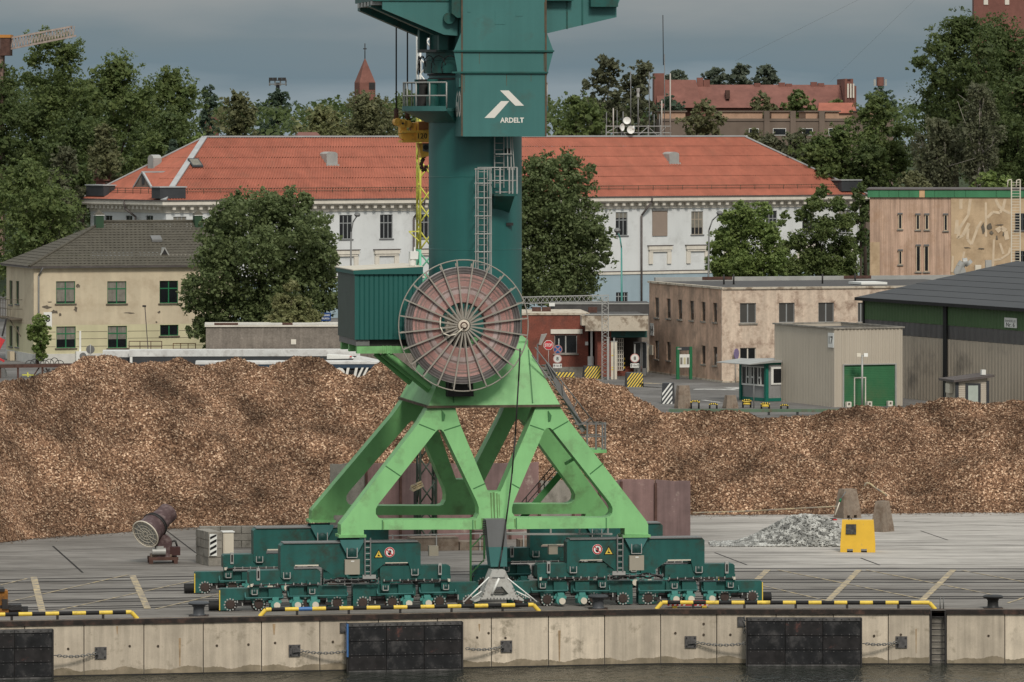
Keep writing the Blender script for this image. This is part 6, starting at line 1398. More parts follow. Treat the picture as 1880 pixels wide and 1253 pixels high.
 for k, (xa, xb, y0) in enumerate(((-238, -125, 1073), (-115, -7, 1071), (4, 119, 1069.5), (126, 234, 1068))):
  y1 = y0 + 21; mb = MB(); outL = k in (0, 2)
  mb.plate(P2([(xa, y0 + 2), (xa + 2, y0), (xb - 2, y0), (xb, y0 + 2), (xb, y1), (xa, y1)]), -.24, .24)
  pa, pb = (xa, xa + 24) if outL else (xb - 38, xb)
  if k == 2: pa, pb = xa, xa + 30
  for s0, s1 in ((-.27, -.14), (.14, .27)): mb.plate(P2([(pa, y1 - 4), (pb, y1 - 4), (pb - (4 if outL else 0), 1112), (pa + (0 if outL else 4), 1112)]), s0, s1)
  ca, cb = (xb - 58, xb - 28) if outL else (xa + 22, xa + 52)
  for s0, s1 in ((-.27, -.14), (.14, .27)): mb.plate(P2([(ca, y1 - 4), (cb, y1 - 4), (cb - 8, 1110), (ca + 8, 1110)]), s0, s1)
  o = part(mb, 'bogie_truck', M['teal'])
  w1 = (xa + xa + 36) / 2 if outL else (xb + xb - 36) / 2; w2 = (ca + cb) / 2
  wheel(o, w1 * f, 1); wheel(o, w2 * f, 1)
  ms = {0: (-139,), 1: (-101, -69), 2: (102,), 3: (138,)}[k]
  if f < 0: ms = {0: (-139, -107)[:1], 1: (-100, -72), 2: (100,), 3: (140,)}[k]
  for m_ in ms: motor(o, m_ * f)
  for m_ in ms + ((-152,) if k == 0 else ()):
   if k == 0 and m_ == -152: m_ = -152;
   else: pass
  for bx0, bx1 in {0: ((-151, -127),), 1: ((-113, -87), (-80, -57)), 2: ((86, 112),), 3: ((128, 152),)}[k]:
   mb = MB(); rb(mb, *X(bx0, bx1), y0 + 0.5, y1 - 1, -.42, -.245); mb.build('motor_hood', M['teal'], o)
  ra, rb_ = {0: (-193, -125), 1: (-115, -7), 2: (48, 114), 3: (126, 192)}[k]
  mb = MB(); mb.path([(ra * S_ * f, -.26, bz(y0 + 8)), (ra * S_ * f, -.44, bz(y0 + 17)), (rb_ * S_ * f, -.44, bz(y0 + 17)), (rb_ * S_ * f, -.26, bz(y0 + 12))], .035, 6); mb.build('guard_bar', M['teal2'], o)
  mb = MB(); rb(mb, min(w1, w2) * f, max(w1, w2) * f, 1094, 1104, -.12, .12); rb(mb, *X(xa + 3, xb - 3), y1, y1 + 5, -.2, .2); mb.build('dark_underside_box', M['dark'], o)  # dark boxes standing for the machinery and the dark gaps under the truck
  bxm = (w1 + (16 if outL else -16)) * f
  mb = MB(); rb(mb, bxm - 6, bxm + 6, 1100, 1105, -.32, -.1); rb(mb, bxm - 3, bxm + 3, y1, 1100, -.2, -.05); o2 = mb.build('rail_brake', M['dark'], o)
  mb = MB(); rb(mb, bxm - 4, bxm - 2, y1 + 1, 1099, -.28, -.2); rb(mb, bxm + 5, bxm + 7, 1099, 1104, -.34, -.2); mb.build('brake_rod', M['galv'], o2)
  if k == 0:
   mb = MB(); a = -239 * S_ * f; mb.box(a - .02 * f, a + .02 * f, -.275, -.21, bz(1112), bz(1076)); mb.build('end_plate', M['yellow'], o)
   mb = MB(); mb.tube((a, 0, bz(1104)), ((-257) * S_ * f, 0, bz(1104)), .21, 16); mb.build('buffer', M['black'], o)
 return parts
front_flag = [True]
ucL, ucR = C.u(646, -.55), C.u(1168, -.55)
fl = build_corner('front_left', ucL, 0, 1); fr_ = build_corner('front_right', ucR, 0, -1)
front_flag = [False]
for src in (fl, fr_):
 for o in src:
  if o.name.startswith('bogie_truck') or True:
   c = o.copy(); COL.objects.link(c); c.parent = crane; c.location = (o.location.x, G, 0)
   for ch in o.children:
    if ch.name.startswith(('warning', 'no_touch', 'side_ladder', 'control_cab')): continue
    copy_tree(ch, c)
mb = MB(); z = bz(986)
vv = -.2; mb.bar((C.u(930, 3), 3, C.p(930, 981, 3)[1]), (C.u(1124, 3), 3, C.p(1124, 981, 3)[1]), .08)
for x in (1011, 1064, 1116): mb.bar((C.u(x, 3), 3, C.p(x, 981, 3)[1]), (C.u(x, 3), 3, C.p(x, 968, 3)[1]), .07)
mb.build('walkway_rail', M['galv'], crane)
for x0, x1, y0, y1, v in ((1008, 1024, 1001, 1018, 3.5), (788, 805, 1003, 1021, 3.0)):
 (a, z1), (b, z0) = C.p(x0, y0, v), C.p(x1, y1, v); mb = MB(); mb.box(a, b, v, v + .3, z0, z1); mb.build('terminal_box', M['beige'], crane)
v = -1.05
q = lambda x, y: C.p(x, y, v)
mb = MB(); (a, z1), (b, _) = q(892, 954), q(929, 954); (c_, zm_), (d_, _) = q(897, 1005), q(931, 1005); (e_, z0), (g_, _) = q(901, 1041), q(931, 1041)
mb.hexa([(c_, v, zm_), (d_, v, zm_), (d_, -.3, zm_), (c_, -.3, zm_)], [(a, v, z1), (b, v, z1), (b, -.3, z1), (a, -.3, z1)]); gp = mb.build('cable_guide', M['grey'], crane)
mb = MB(); mb.hexa([(e_, v, z0), (g_, v, z0), (g_, -.3, z0), (e_, -.3, z0)], [(c_, v, zm_), (d_, v, zm_), (d_, -.3, zm_), (c_, -.3, zm_)]); mb.build('lower_box', M['teal2'], gp)
mb = MB()
for y in range(958, 984, 4): (u, z) = q(891, y); mb.box(u - .08, u + .05, v + .1, v + .2, z - .03, z + .03)
mb.build('bolts', M['dark'], gp, kind='stuff')
M['pale'] = mat('pale grey funnel steel', (.46, .46, .43), rough=.6, var=.15, scale=3, dirt=(.2, .18, .16), dscale=3, dthr=.6)
v = -1.5; q = lambda x, y: C.p(x, y, v)
ou = [(904, 1047), (927, 1047), (941, 1075), (949, 1092), (962, 1101), (961, 1104), (946, 1101), (886, 1101), (872, 1106), (869, 1104), (884, 1097), (891, 1080), (898, 1062)]
ho = [(912, 1078), (922, 1077), (928, 1084), (934, 1091), (926, 1095), (910, 1095), (904, 1091)]
mb = MB(); mb.plate([q(*p) for p in ou], v, v + .9, holes=[[q(*p) for p in ho]]); fn_ = mb.build('cable_funnel', M['pale'], crane)
mb = MB()
for a, b in (((898, 1060), (850, 1106)), ((884, 1086), (866, 1098)), ((932, 1062), (985, 1105)), ((948, 1086), (972, 1098))): (u0, z0), (u1, z1) = q(*a), q(*b); mb.tube((u0, v, z0), (u1, v - .1, z1), .03, 6)
(u0, z0), (u1, z1) = q(916, 1062), q(903, 1091); mb.tube((u0, v - .04, z0), (u1, v - .06, z1), .05, 8)
mb.build('brace', M['white'], fn_)
mb = MB(); r = random.Random(1)
for x, y in [(905 + k * 2.6, 1061 - abs(k - 4) * .1) for k in range(9)] + [(890 - k * 2.5, 1085 + k * 5) for k in range(4)] + [(942 + k * 2.5, 1080 + k * 5) for k in range(5)] + [(895 + k * 6, 1099) for k in range(9)]: u, z = q(x, y); mb.box(u - .025, u + .025, v - .03, v, z - .025, z + .025)
mb.build('bolts', M['galvd'], fn_, kind='stuff')
# ---------------------------------------------------------------- hook block hanging beside the column
vh = 7.4; hb = thing('hook_block', 'orange crane hook block marked 120, hanging on two ropes beside the column', 'hook block', Fr(*C.w(0, vh)[:2], 10.2)); hq = lambda x, y, v=0: C.p(x, y, vh + v)
M['hookor'] = mat('orange hook paint', (.80, .44, .075), rough=.55, var=.15, scale=2, dirt=(.25, .12, .05), dscale=2.5, dthr=.6)
mb = MB(); mb.plate([hq(*p) for p in ((733, 246), (762, 243), (762, 259), (745, 260.5), (736, 255))], -.35, .35); mb.build('body_left', M['hookor'], hb)
mb = MB(); mb.plate([hq(*p) for p in ((762, 240), (806, 240), (806, 259), (762, 260))], -.5, .5); mb.build('number_panel', M['hookor'], hb)
mb = MB(); mb.plate([hq(*p) for p in ((733, 225), (737, 222), (742, 223), (746, 243), (733, 245))], -.30, .3); mb.build('sheave_cheek', M['hookor'], hb)
mb = MB(); mb.plate([hq(*p) for p in ((754, 226), (762, 225), (762, 242), (752, 242))], -.30, .3); mb.build('sheave_cheek', M['hookor'], hb)
for x, y, r in ((729, 224, .13), (738, 227, .15), (747, 228, .13)): mb = MB(); u, z = hq(x, y); mb.tube((u, -.36, z), (u, .36, z), r * 1.25, 18); mb.build('sheave', M['hookor'], hb)
mb = MB(); u, z = hq(737, 227); mb.tube((u, -.40, z), (u, -.36, z), .05, 10); mb.build('sheave_pin', M['dark'], hb)
mb = MB(); mb.plate([hq(*p) for p in ((765, 224), (785, 222), (806, 224), (806, 240), (763, 240))], -.42, .42); mb.build('upper_housing', M['hookor'], hb)
mb = MB(); mb.plate([hq(*p) for p in ((766, 225), (783, 224), (783, 238), (766, 239))], -.45, -.42); mb.build('rusty_plate', mat('orange rust', (.32, .13, .05), rough=.9, var=.3, scale=4), hb)
mb = MB()
for y in (242, 260): (a, z), (b, _) = hq(735, y), hq(806, y); mb.box(a, b, -.53, .53, z - .05, z + .05)
mb.build('flange', M['hookor'], hb)
mb = MB(); mb.plate([hq(*p) for p in ((766, 263), (800, 263), (796, 284), (772, 290), (769, 276))], -.3, .3); mb.build('hook_yoke', M['hookor'], hb)
mb = MB(); mb.plate([hq(*p) for p in ((774, 264), (790, 264), (790, 280), (774, 278))], -.34, -.30); u, z = hq(779, 271); mb.build('yoke_plate', M['galvd'], hb)
mb = MB(); mb.tube((u, -.42, z), (u, -.34, z), .11, 14); mb.build('yoke_pin', M['dark'], hb)
hkp = [hq(*p) for p in ((778, 280), (778, 291), (774, 298), (773, 305), (775, 311), (779, 314), (782, 310), (782.5, 304))]
mb = MB(); mb.path([(a, 0, b) for a, b in hkp], .085, 8); mb.build('hook', M['rust'], hb)
u, z = hq(777.5, 250); text('number', '120', M['print'], hb, (u - .12, -.512, z), (1, 0, 0), (0, 0, 1), width=17 * C.m(vh), height=9.6 * C.m(vh), bold=.01)
for x, yt in ((727.5, 48), (748, 62)):
 (u, z0), (_, z1) = hq(x, 223), hq(x, yt); mb = MB(); mb.tube((u, 0, z0), (u, 0, zD - .05), .035, 6); mb.build('rope', M['dark'], hb)
 mb = MB(); mb.tube((u, 0, z0 + .1), (u, 0, z0 + .55), .10, 8); mb.build('rope_socket', M['rust'], hb)
# ---------------------------------------------------------------- lattice mast behind the crane
lm = Fr.px(783, 1003, 12); mast_ = thing('lattice_mast', 'tall lattice mast painted white, yellow and mint in bands, partly hidden by the crane column', 'mast', lm)
M['mint'] = mat('mint green paint', (.16, .50, .33), rough=.5); M['acid'] = mat('acid yellow paint', (.62, .60, .10), rough=.5, var=.1, dirt=(.12, .11, .05), dscale=4, dthr=.62); M['mdark'] = mat('dark green mast steel', (.06, .08, .06), rough=.7, var=.3)
hw = .38
def mp_(y): return H - (y - HOR) * lm.Y / F
bands = [('dark_section', 'mdark', 0, mp_(640)), ('mint_section', 'mint', mp_(640), mp_(458)), ('yellow_section', 'acid', mp_(458), mp_(212)), ('white_section', 'white', mp_(212), mp_(62))]
for nm, m, z0, z1 in bands:
 mb = MB(); n = max(2, round((z1 - z0) / 1.05))
 for sx, sy in ((-1, -1), (1, -1), (1, 1), (-1, 1)): mb.tube((sx * hw, sy * hw, z0), (sx * hw, sy * hw, z1), .06, 6)
 for k in range(n):
  a, b = z0 + (z1 - z0) * k / n, z0 + (z1 - z0) * (k + 1) / n
  c4 = [(-hw, -hw), (hw, -hw), (hw, hw), (-hw, hw)]
  for j in range(4):
   p, q_ = c4[j], c4[(j + 1) % 4]
   if k % 2: p, q_ = q_, p
   mb.tube((*p, a), (*q_, b), .04, 5)
 mb.build(nm, M[m], mast_)
mb = MB(); z = mp_(425); mb.bar((-hw, -hw, z), (-hw - .55, -hw, z), .06); mb.bar((-hw, -hw, z - .5), (-hw - .55, -hw, z), .05); mb.build('side_bracket', M['acid'], mast_)
# ================================================================ CHIP HEAP
M['chipbase'] = None
def chip_mat(name, spread):
 m, t, b = new_mat(name); n, l = t.nodes.new, t.links.new
 co = n('ShaderNodeTexCoord').outputs['Object']
 vo = n('ShaderNodeTexVoronoi'); vo.inputs['Scale'].default_value = 15.0; vo.inputs['Randomness'].default_value = 1; l(co, vo.inputs['Vector'])
 sp = n('ShaderNodeSeparateColor'); l(vo.outputs['Color'], sp.inputs[0])
 r = n('ShaderNodeValToRGB'); ramp(r.color_ramp, [(0, (.055, .030, .018)), (.3, (.118, .065, .039)), (.62, (.205, .118, .071)), (.86, (.33, .205, .128)), (1, (.62, .46, .32))]); l(sp.outputs[0], r.inputs[0])
 k = n('ShaderNodeTexNoise'); k.inputs['Scale'].default_value = .42; k.inputs['Detail'].default_value = 6; k.inputs['Roughness'].default_value = .6; l(co, k.inputs['Vector'])
 mr = n('ShaderNodeMapRange'); mr.inputs[1].default_value = .34; mr.inputs[2].default_value = .66; mr.inputs[3].default_value = .45; mr.inputs[4].default_value = 1.45; l(k.outputs['Fac'], mr.inputs[0])  # broad tone swing: damp patches, and darkness of the folds put into the colour
 s = n('ShaderNodeVectorMath'); s.operation = 'SCALE'; l(r.outputs[0], s.inputs[0]); l(mr.outputs[0], s.inputs['Scale'])
 l(s.outputs[0], b.inputs['Base Color']); b.inputs['Roughness'].default_value = .9; b.inputs['Specular IOR Level'].default_value = .15
 return m
M['chips'] = chip_mat('wood chips', 1)
from mathutils import noise as mnoise
def heap():
 cx = np.array([-300, 0, 40, 90, 130, 172, 215, 250, 300, 330, 370, 430, 480, 540, 590, 625, 655, 700, 735, 780, 860, 960, 1040, 1100, 1150, 1185, 1215, 1240, 1290, 1340, 1400, 1480, 1600, 1690, 1760, 1800, 1830, 1880, 2150.])
 cy = np.array([712, 704, 700, 690, 675, 656, 655, 668, 661, 656, 674, 655, 675, 654, 661, 695, 699, 660, 674, 700, 705, 700, 694, 698, 712, 735, 752, 762, 757, 756, 766, 762, 750, 744, 730, 735, 742, 737, 740.])
 bx = np.array([-300, 0, 110, 330, 450, 600, 1268, 1600, 1880, 2150.]); by = np.array([1040, 1008, 990, 972, 966, 962, 946, 943, 941, 940.])
 X = np.arange(-38, 38.01, .11); Y = np.arange(250, 312, .13)
 px = CX + X * F / 284.0
 yc, yb = np.interp(px, cx, cy), np.interp(px, bx, by)
 ker = np.ones(5) / 5; yc = np.convolve(np.pad(yc, 2, 'edge'), ker, 'valid')
 Yb = F * H / (yb - HOR); c = (yc - HOR) / F
 sl = .66; zc = (H - c * Yb) / (1 + c / sl); Yc = Yb + zc / sl
 XX, YY = np.meshgrid(X, Y)
 rs = np.random.RandomState(11)
 def vn(sx, sy, seed):
  g = np.random.RandomState(seed).rand(int(80 / sx) + 6, int(64 / sy) + 6)
  a = (XX + 39) / sx; b = (YY - 249) / sy; i, j = a.astype(int), b.astype(int); u, v = a - i, b - j; u, v = u * u * (3 - 2 * u), v * v * (3 - 2 * v)
  return (g[i, j] * (1 - u) + g[i + 1, j] * u) * (1 - v) + (g[i, j + 1] * (1 - u) + g[i + 1, j + 1] * u) * v - .5
 t = (YY - Yb[None] - vn(3, 3, 9) * 1.2) / (Yc - Yb)[None]
 front = np.clip(t, 0, 1); prof = front ** 1.06
 env = np.sin(np.clip(t, 0, 1) * math.pi) ** .8 * (1.15 - .75 * np.clip(t, 0, 1))
 Z = zc[None] * prof
 Z = np.where(t > 1, zc[None] - (YY - Yc[None]) * .62, Z)
 amp = np.clip(env, 0, 1)
 ridge = 1 - 2 * np.abs(vn(4.5, 3.0, 21)) * 2
 Z = Z + amp * (vn(8, 6, 1) * 1.9 + vn(3.2, 2.4, 2) * 2.1 + ridge * .8 + vn(1.5, 1.1, 3) * 1.0) + (t > 0.02) * (vn(.6, .5, 4) * .20 + vn(.28, .26, 5) * .10)
 Z = np.where(t < 0, -.12 + t * 1.0, Z); Z = np.maximum(Z, -.4)
 Zn = Z
 ny, nx = Z.shape
 V = np.stack([XX, YY, Z], -1).reshape(-1, 3)
 i = np.arange(nx - 1)[None] + nx * np.arange(ny - 1)[:, None]; i = i.ravel()
 Q = np.stack([i, i + 1, i + nx + 1, i + nx], -1)
 keep = (V[Q][:, :, 2].max(1) > -.05); Q = Q[keep]
 o = link('wood_chip_heap', np_mesh('wood_chip_heap', V, Q, M['chips'])); tag(o, 'long brown heap of wood chips behind the crane', 'wood chips', kind='stuff')
 n = 210000
 ii = rs.rand(n); xs = rs.uniform(-37, 37, n); pxs = CX + xs * F / 284; yb_ = np.interp(pxs, bx, by); yc_ = np.interp(pxs, X * 0 + px, yc) if False else np.interp(xs, X, yc)
 Ybs = np.interp(xs, X, Yb); Ycs = np.interp(xs, X, Yc); tt = rs.rand(n) * 1.10 - .02
 ys = Ybs + (Ycs - Ybs) * tt
 fx, fy = (xs - X[0]) / .11, (ys - Y[0]) / .13; a, b = np.clip(fx.astype(int), 0, nx - 2), np.clip(fy.astype(int), 0, ny - 2); u, v = fx - a, fy - b
 zs = (Zn[b, a] * (1 - u) + Zn[b, a + 1] * u) * (1 - v) + (Zn[b + 1, a] * (1 - u) + Zn[b + 1, a + 1] * u) * v
 ok = zs > -.02; xs, ys, zs = xs[ok], ys[ok], zs[ok]; n = len(xs)
 d1 = rs.randn(n, 3); d1 /= np.linalg.norm(d1, axis=1)[:, None]; nn = np.array([0, -.5, .85]) + rs.randn(n, 3) * .55; d1 -= nn * (np.sum(d1 * nn, 1) / np.sum(nn * nn, 1))[:, None]; d1 /= np.linalg.norm(d1, axis=1)[:, None]
 d2 = np.cross(nn / np.linalg.norm(nn, axis=1)[:, None], d1)
 L_ = rs.uniform(.02, .052, n)[:, None]; W_ = L_ * rs.uniform(.3, .6, n)[:, None]; c0 = np.stack([xs, ys, zs + .025], -1)
 V = np.stack([c0 - d1 * L_ - d2 * W_, c0 + d1 * L_ - d2 * W_, c0 + d1 * L_ + d2 * W_, c0 - d1 * L_ + d2 * W_], 1).reshape(-1, 3)
 o = link('loose_wood_chips', np_mesh('loose_wood_chips', V, np.arange(4 * n).reshape(-1, 4), M['chips'])); tag(o, 'loose wood chips strewn over the brown heap', 'wood chips', kind='stuff')
heap()
def toe():
 rs = np.random.RandomState(31); n = 9000; xs = rs.uniform(-34, 34, n); d = rs.exponential(.55, n)
 yb = np.interp(CX + xs * F / 282, [-300, 0, 110, 330, 450, 600, 1268, 1600, 1880, 2150], [1040, 1008, 990, 972, 966, 962, 946, 943, 941, 940]); ys = F * H / (yb - HOR) + .3 - d
 a = rs.rand(n) * 6.3; L_ = rs.uniform(.03, .08, n); c, s_ = np.cos(a) * L_, np.sin(a) * L_; z = np.full(n, .02)
 V = np.stack([np.stack([xs - c, ys - s_, z], -1), np.stack([xs + s_ * .4, ys - c * .4, z + .02], -1), np.stack([xs + c, ys + s_, z], -1), np.stack([xs - s_ * .4, ys + c * .4, z + .015], -1)], 1).reshape(-1, 3)
 tag(link('scattered_wood_chips', np_mesh('scattered_wood_chips', V, np.arange(4 * n).reshape(-1, 4), M['chips'])), 'thin scatter of wood chips on the concrete at the foot of the heap', 'wood chips', kind='stuff')
toe()
# ================================================================ TREES
def leaf_mat(name, c0, c1, tr=.42):
 m, t, b = new_mat(name); n, l = t.nodes.new, t.links.new
 co = n('ShaderNodeTexCoord').outputs['Object']
 k = n('ShaderNodeTexNoise'); k.inputs['Scale'].default_value = .8; k.inputs['Detail'].default_value = 5; k.inputs['Roughness'].default_value = .75; l(co, k.inputs['Vector'])
 r = n('ShaderNodeValToRGB'); ramp(r.color_ramp, [(.33, c0), (.66, c1)]); l(k.outputs['Fac'], r.inputs[0])
 l(r.outputs[0], b.inputs['Base Color']); b.inputs['Roughness'].default_value = .55; b.inputs['Specular IOR Level'].default_value = .25
 tl = n('ShaderNodeBsdfTranslucent'); l(r.outputs[0], tl.inputs['Color'])
 mx = n('ShaderNodeMixShader'); mx.inputs[0].default_value = tr; l(b.outputs[0], mx.inputs[1]); l(tl.outputs[0], mx.inputs[2])
 l(mx.outputs[0], t.nodes['Material Output'].inputs['Surface'])
 return m
LM = {
 'lime': leaf_mat('lime tree leaf', (0.083, 0.120, 0.044), (0.191, 0.231, 0.098)),
 'dark': leaf_mat('dark leaf', (0.056, 0.088, 0.030), (0.129, 0.164, 0.056)),
 'mid': leaf_mat('mid green leaf', (0.079, 0.121, 0.038), (0.184, 0.225, 0.077)),
 'olive': leaf_mat('olive leaf', (0.101, 0.112, 0.052), (0.224, 0.224, 0.111)),
 'pale': leaf_mat('pale green leaf', (0.144, 0.175, 0.067), (0.309, 0.300, 0.149)),
 'birch': leaf_mat('birch leaf', (0.084, 0.092, 0.053), (0.174, 0.182, 0.104)),
 'blue': leaf_mat('blue green leaf', (0.055, 0.092, 0.063), (0.127, 0.169, 0.111)),
 'fresh': leaf_mat('fresh green leaf', (0.113, 0.174, 0.048), (0.259, 0.324, 0.104)),
 'poplar': leaf_mat('far grey green leaf', (0.080, 0.105, 0.075), (0.159, 0.182, 0.127)),
}
M['bark'] = mat('dark bark', (.055, .042, .032), rough=.95, var=.3, scale=2)
M['birchbark'] = mat('white birch bark', (.42, .38, .33), rough=.9, var=.3, scale=2, dirt=(.08, .07, .06), dscale=2.5, dthr=.62)
def leaves(cl, per, size, rs, droop=0.0):
 """cl: clump centres with radius (n,4) and outward direction; per: leaves in each"""
 n = len(cl) * per
 c = np.repeat(cl[:, :3], per, 0); r = np.repeat(cl[:, 3], per)[:, None]
 p = rs.randn(n, 3); p = p / (np.linalg.norm(p, axis=1)[:, None] + 1e-6) * (rs.rand(n, 1) ** .5); p[:, 2] *= .75
 pos = c + p * r
 if droop: pos[:, 2] -= rs.rand(n) ** 1.5 * droop
 nrm = p * .8 + rs.randn(n, 3) * .55 + np.array([0, 0, .45]); nrm /= np.linalg.norm(nrm, axis=1)[:, None] + 1e-6
 d1 = rs.randn(n, 3)
 if droop: d1[:, 2] -= 1.5
 d1 -= nrm * np.sum(d1 * nrm, 1)[:, None]; d1 /= np.linalg.norm(d1, axis=1)[:, None] + 1e-6; d2 = np.cross(nrm, d1)
 s = size * rs.uniform(.55, 1.25, n)[:, None]; w = s * rs.uniform(.45, .8, n)[:, None]
 return np.stack([pos - d1 * s, pos - d2 * w, pos + d1 * s, pos + d2 * w], 1).reshape(-1, 3)
TREE_N = [0]
def tree(name, label, x0, x1, y0, y1, Y, zg=0.0, leaf='mid', lobes=None, n=9000, size=None, seed=1, group=None, bark='bark', droop=0, shape='round', trunk_r=None, limbs=7, gap=0.0, nl=None, vis_limbs=False):
 """crown filling the pixel box x0..x1, y0..y1 at depth Y: lobes on limbs, each lobe a shell of leaf clumps"""
 rs = np.random.RandomState(seed * 17 + 3); s = Y / F
 cx_ = (x0 + x1) / 2; f = Fr.at(cx_, Y, rs.uniform(0, 60), zg)
 t = thing(name, label, 'tree', Fr.at(cx_, Y, 0, zg), group)
 W, ztop, zbot = (x1 - x0) * s / 2, H - (y0 - HOR) * s - zg, H - (y1 - HOR) * s - zg
 Hc = ztop - zbot; mid = (ztop + zbot) / 2
 L_ = []
 if lobes is None:
  Hc = min(Hc, 3.0 * W + 3) if shape == 'round' else Hc; zbot = ztop - Hc; k = nl or int(16 + 10 * Hc / max(W, 1) + W * 1.5)
  for i in range(k):
   h = (i + rs.rand()) / k
   if shape == 'cone': wr = W * (1.05 - .85 * h)
   elif shape == 'tall': wr = W * (.5 + .5 * math.sin(math.pi * min(1, h * 1.02 + .03)))
   else: dz = (1 - h) * Hc / (1.05 * W); wr = W * (math.sqrt(max(.12, 1 - (1 - dz) ** 2)) if dz < 1 else 1)
   wr *= rs.uniform(.8, 1.12)
   lr = (.22 + .20 * rs.rand()) * min(W, Hc / 1.6) * (1.05 if shape == 'round' else .9)
   lx = rs.uniform(-1, 1); ly = rs.uniform(-1, 1) * math.sqrt(1 - lx * lx * .8); rad = max(0, wr - lr * .7)
   L_.append((lx * rad, ly * rad, zbot + lr * .7 + h * max(.1, Hc - 1.5 * lr), lr))
  L_.append((0, 0, ztop - .28 * W, .3 * W)); L_.append((0, 0, mid, .6 * min(W, Hc / 2))); L_.append((0, 0, mid - Hc * .22, .6 * min(W, Hc / 2)))
 else:
  for (lx, ly, lr) in lobes:
   L_.append(((lx - cx_) * s, rs.uniform(-.5, .5) * W * .6, H - (ly - HOR) * s - zg, lr * s))
   L_.append(((lx - cx_) * s + rs.uniform(-.3, .3) * lr * s, rs.uniform(-.9, .9) * W * .7, H - (ly - HOR) * s - zg - rs.uniform(0, .4) * lr * s, lr * s * .8))
 L_ = np.array(L_); auto = size is None; size = size or max(.13, 2.9 * s)
 if auto: n = int(4.2 * (1 - gap * .8) * 2 * W * Hc * .8 / (1.25 * size * size)); n = min(n, 30000)
 per = 16; ncl = max(30, n // per); vol = L_[:, 3] ** 2.1; pick = rs.choice(len(L_), ncl, p=vol / vol.sum()); lo = L_[pick]
 d = rs.randn(ncl, 3); d /= np.linalg.norm(d, axis=1)[:, None]; rr = (1 - gap * .5 * rs.rand(ncl)) * (rs.rand(ncl) ** .33) * (1 + .32 * rs.rand(ncl) ** 2)
 c = lo[:, :3] + d * (lo[:, 3] * rr)[:, None] * np.array([1, 1, .85])
 cr_ = np.clip(lo[:, 3] * rs.uniform(.16, .34, ncl), size * 1.2, size * 5)
 V = leaves(np.concatenate([c, cr_[:, None]], 1), per, size, rs, droop)
 if auto:                               # coarse inner foliage that closes the heart of the crown
  pk = rs.choice(len(L_), max(60, n // 24), p=vol / vol.sum()); ci = L_[pk]; V = np.concatenate([V, leaves(np.concatenate([ci[:, :3], ci[:, 3:] * .5], 1), 5, size * 2.2, rs)])
 k = len(V) // 4
 link('crown', np_mesh('crown', V, np.arange(4 * k).reshape(-1, 4), LM[leaf]), t)
 mb = MB(); tr = trunk_r or max(.12, W * .055)
 top = Vector((0, 0, zbot + Hc * .55)); base = Vector((0, 0, -.3)); b1 = Vector((rs.uniform(-.2, .2), 0, max(.5, zbot + .1 * Hc)))
 mb.tube(base, b1, tr * 1.15, 8, tr * .85); mb.tube(b1, top, tr * .85, 8, tr * .35)
 order = np.argsort(-L_[:, 3])[:limbs]
 for i in order:
  e = Vector(L_[i, :3]); st = b1.lerp(top, rs.uniform(.0, .8)); m_ = st.lerp(e, .5) + Vector((0, 0, -.12 * (e - st).length * rs.rand()))
  mb.tube(st, m_, tr * .42, 6, tr * .28); mb.tube(m_, e, tr * .28, 6, tr * .08)
  if vis_limbs:
   for q in range(3): e2 = e + Vector(rs.randn(3) * L_[i, 3] * .8); mb.tube(m_.lerp(e, .6), e2, tr * .14, 5, tr * .04)
 mb.build('trunk', M[bark], t)
 return t
tree('lime_tree', 'big dense lime tree in front of the white house, left of the equipment cabin', 332, 626, 347, 620, 450, leaf='lime', n=60000, size=.17, seed=1, limbs=10,
 lobes=[(480, 385, 42), (530, 380, 36), (430, 395, 38), (560, 420, 45), (410, 440, 45), (480, 440, 60), (540, 470, 60), (590, 445, 30), (400, 500, 48), (365, 545, 34), (400, 580, 40), (460, 540, 55), (530, 540, 55), (580, 500, 40), (595, 550, 30), (370, 470, 14), (365, 600, 22), (605, 470, 18), (430, 365, 18), (560, 368, 18), (350, 520, 14), (475, 590, 45), (545, 590, 45), (385, 410, 16)])
tree('young_tree', 'slender pale green young tree in front of the big lime tree', 478, 592, 503, 612, 444, leaf='pale', n=13000, size=.13, seed=2, gap=.5,
 lobes=[(535, 525, 16), (520, 555, 22), (550, 560, 22), (510, 590, 24), (555, 592, 26), (530, 580, 24), (580, 580, 12)])
tree('lime_tree', 'tall dense dark lime tree right of the green column', 940, 1122, 278, 565, 500, leaf='lime', n=52000, size=.17, seed=3, limbs=9,
 lobes=[(1000, 310, 34), (1040, 300, 28), (975, 330, 40), (1060, 340, 34), (1010, 365, 52), (960, 390, 45), (1070, 400, 40), (1090, 430, 32), (1010, 430, 60), (1060, 470, 52), (960, 460, 50), (1100, 470, 22), (1000, 510, 55), (1060, 525, 40), (950, 530, 40), (1110, 450, 12), (1085, 310, 12), (1030, 540, 30)])
tree('ash_tree', 'rounded ash tree in front of the white house, left of the pair on the right', 1298, 1436, 364, 516, 520, leaf='fresh', n=32000, size=.15, seed=4, gap=.3, limbs=9,
 lobes=[(1365, 385, 20), (1400, 385, 18), (1335, 400, 18), (1375, 415, 34), (1330, 440, 28), (1410, 430, 26), (1320, 480, 24), (1365, 470, 36), (1415, 475, 28), (1350, 495, 22), (1310, 455, 12), (1325, 503, 20), (1380, 500, 28), (1422, 500, 20)])
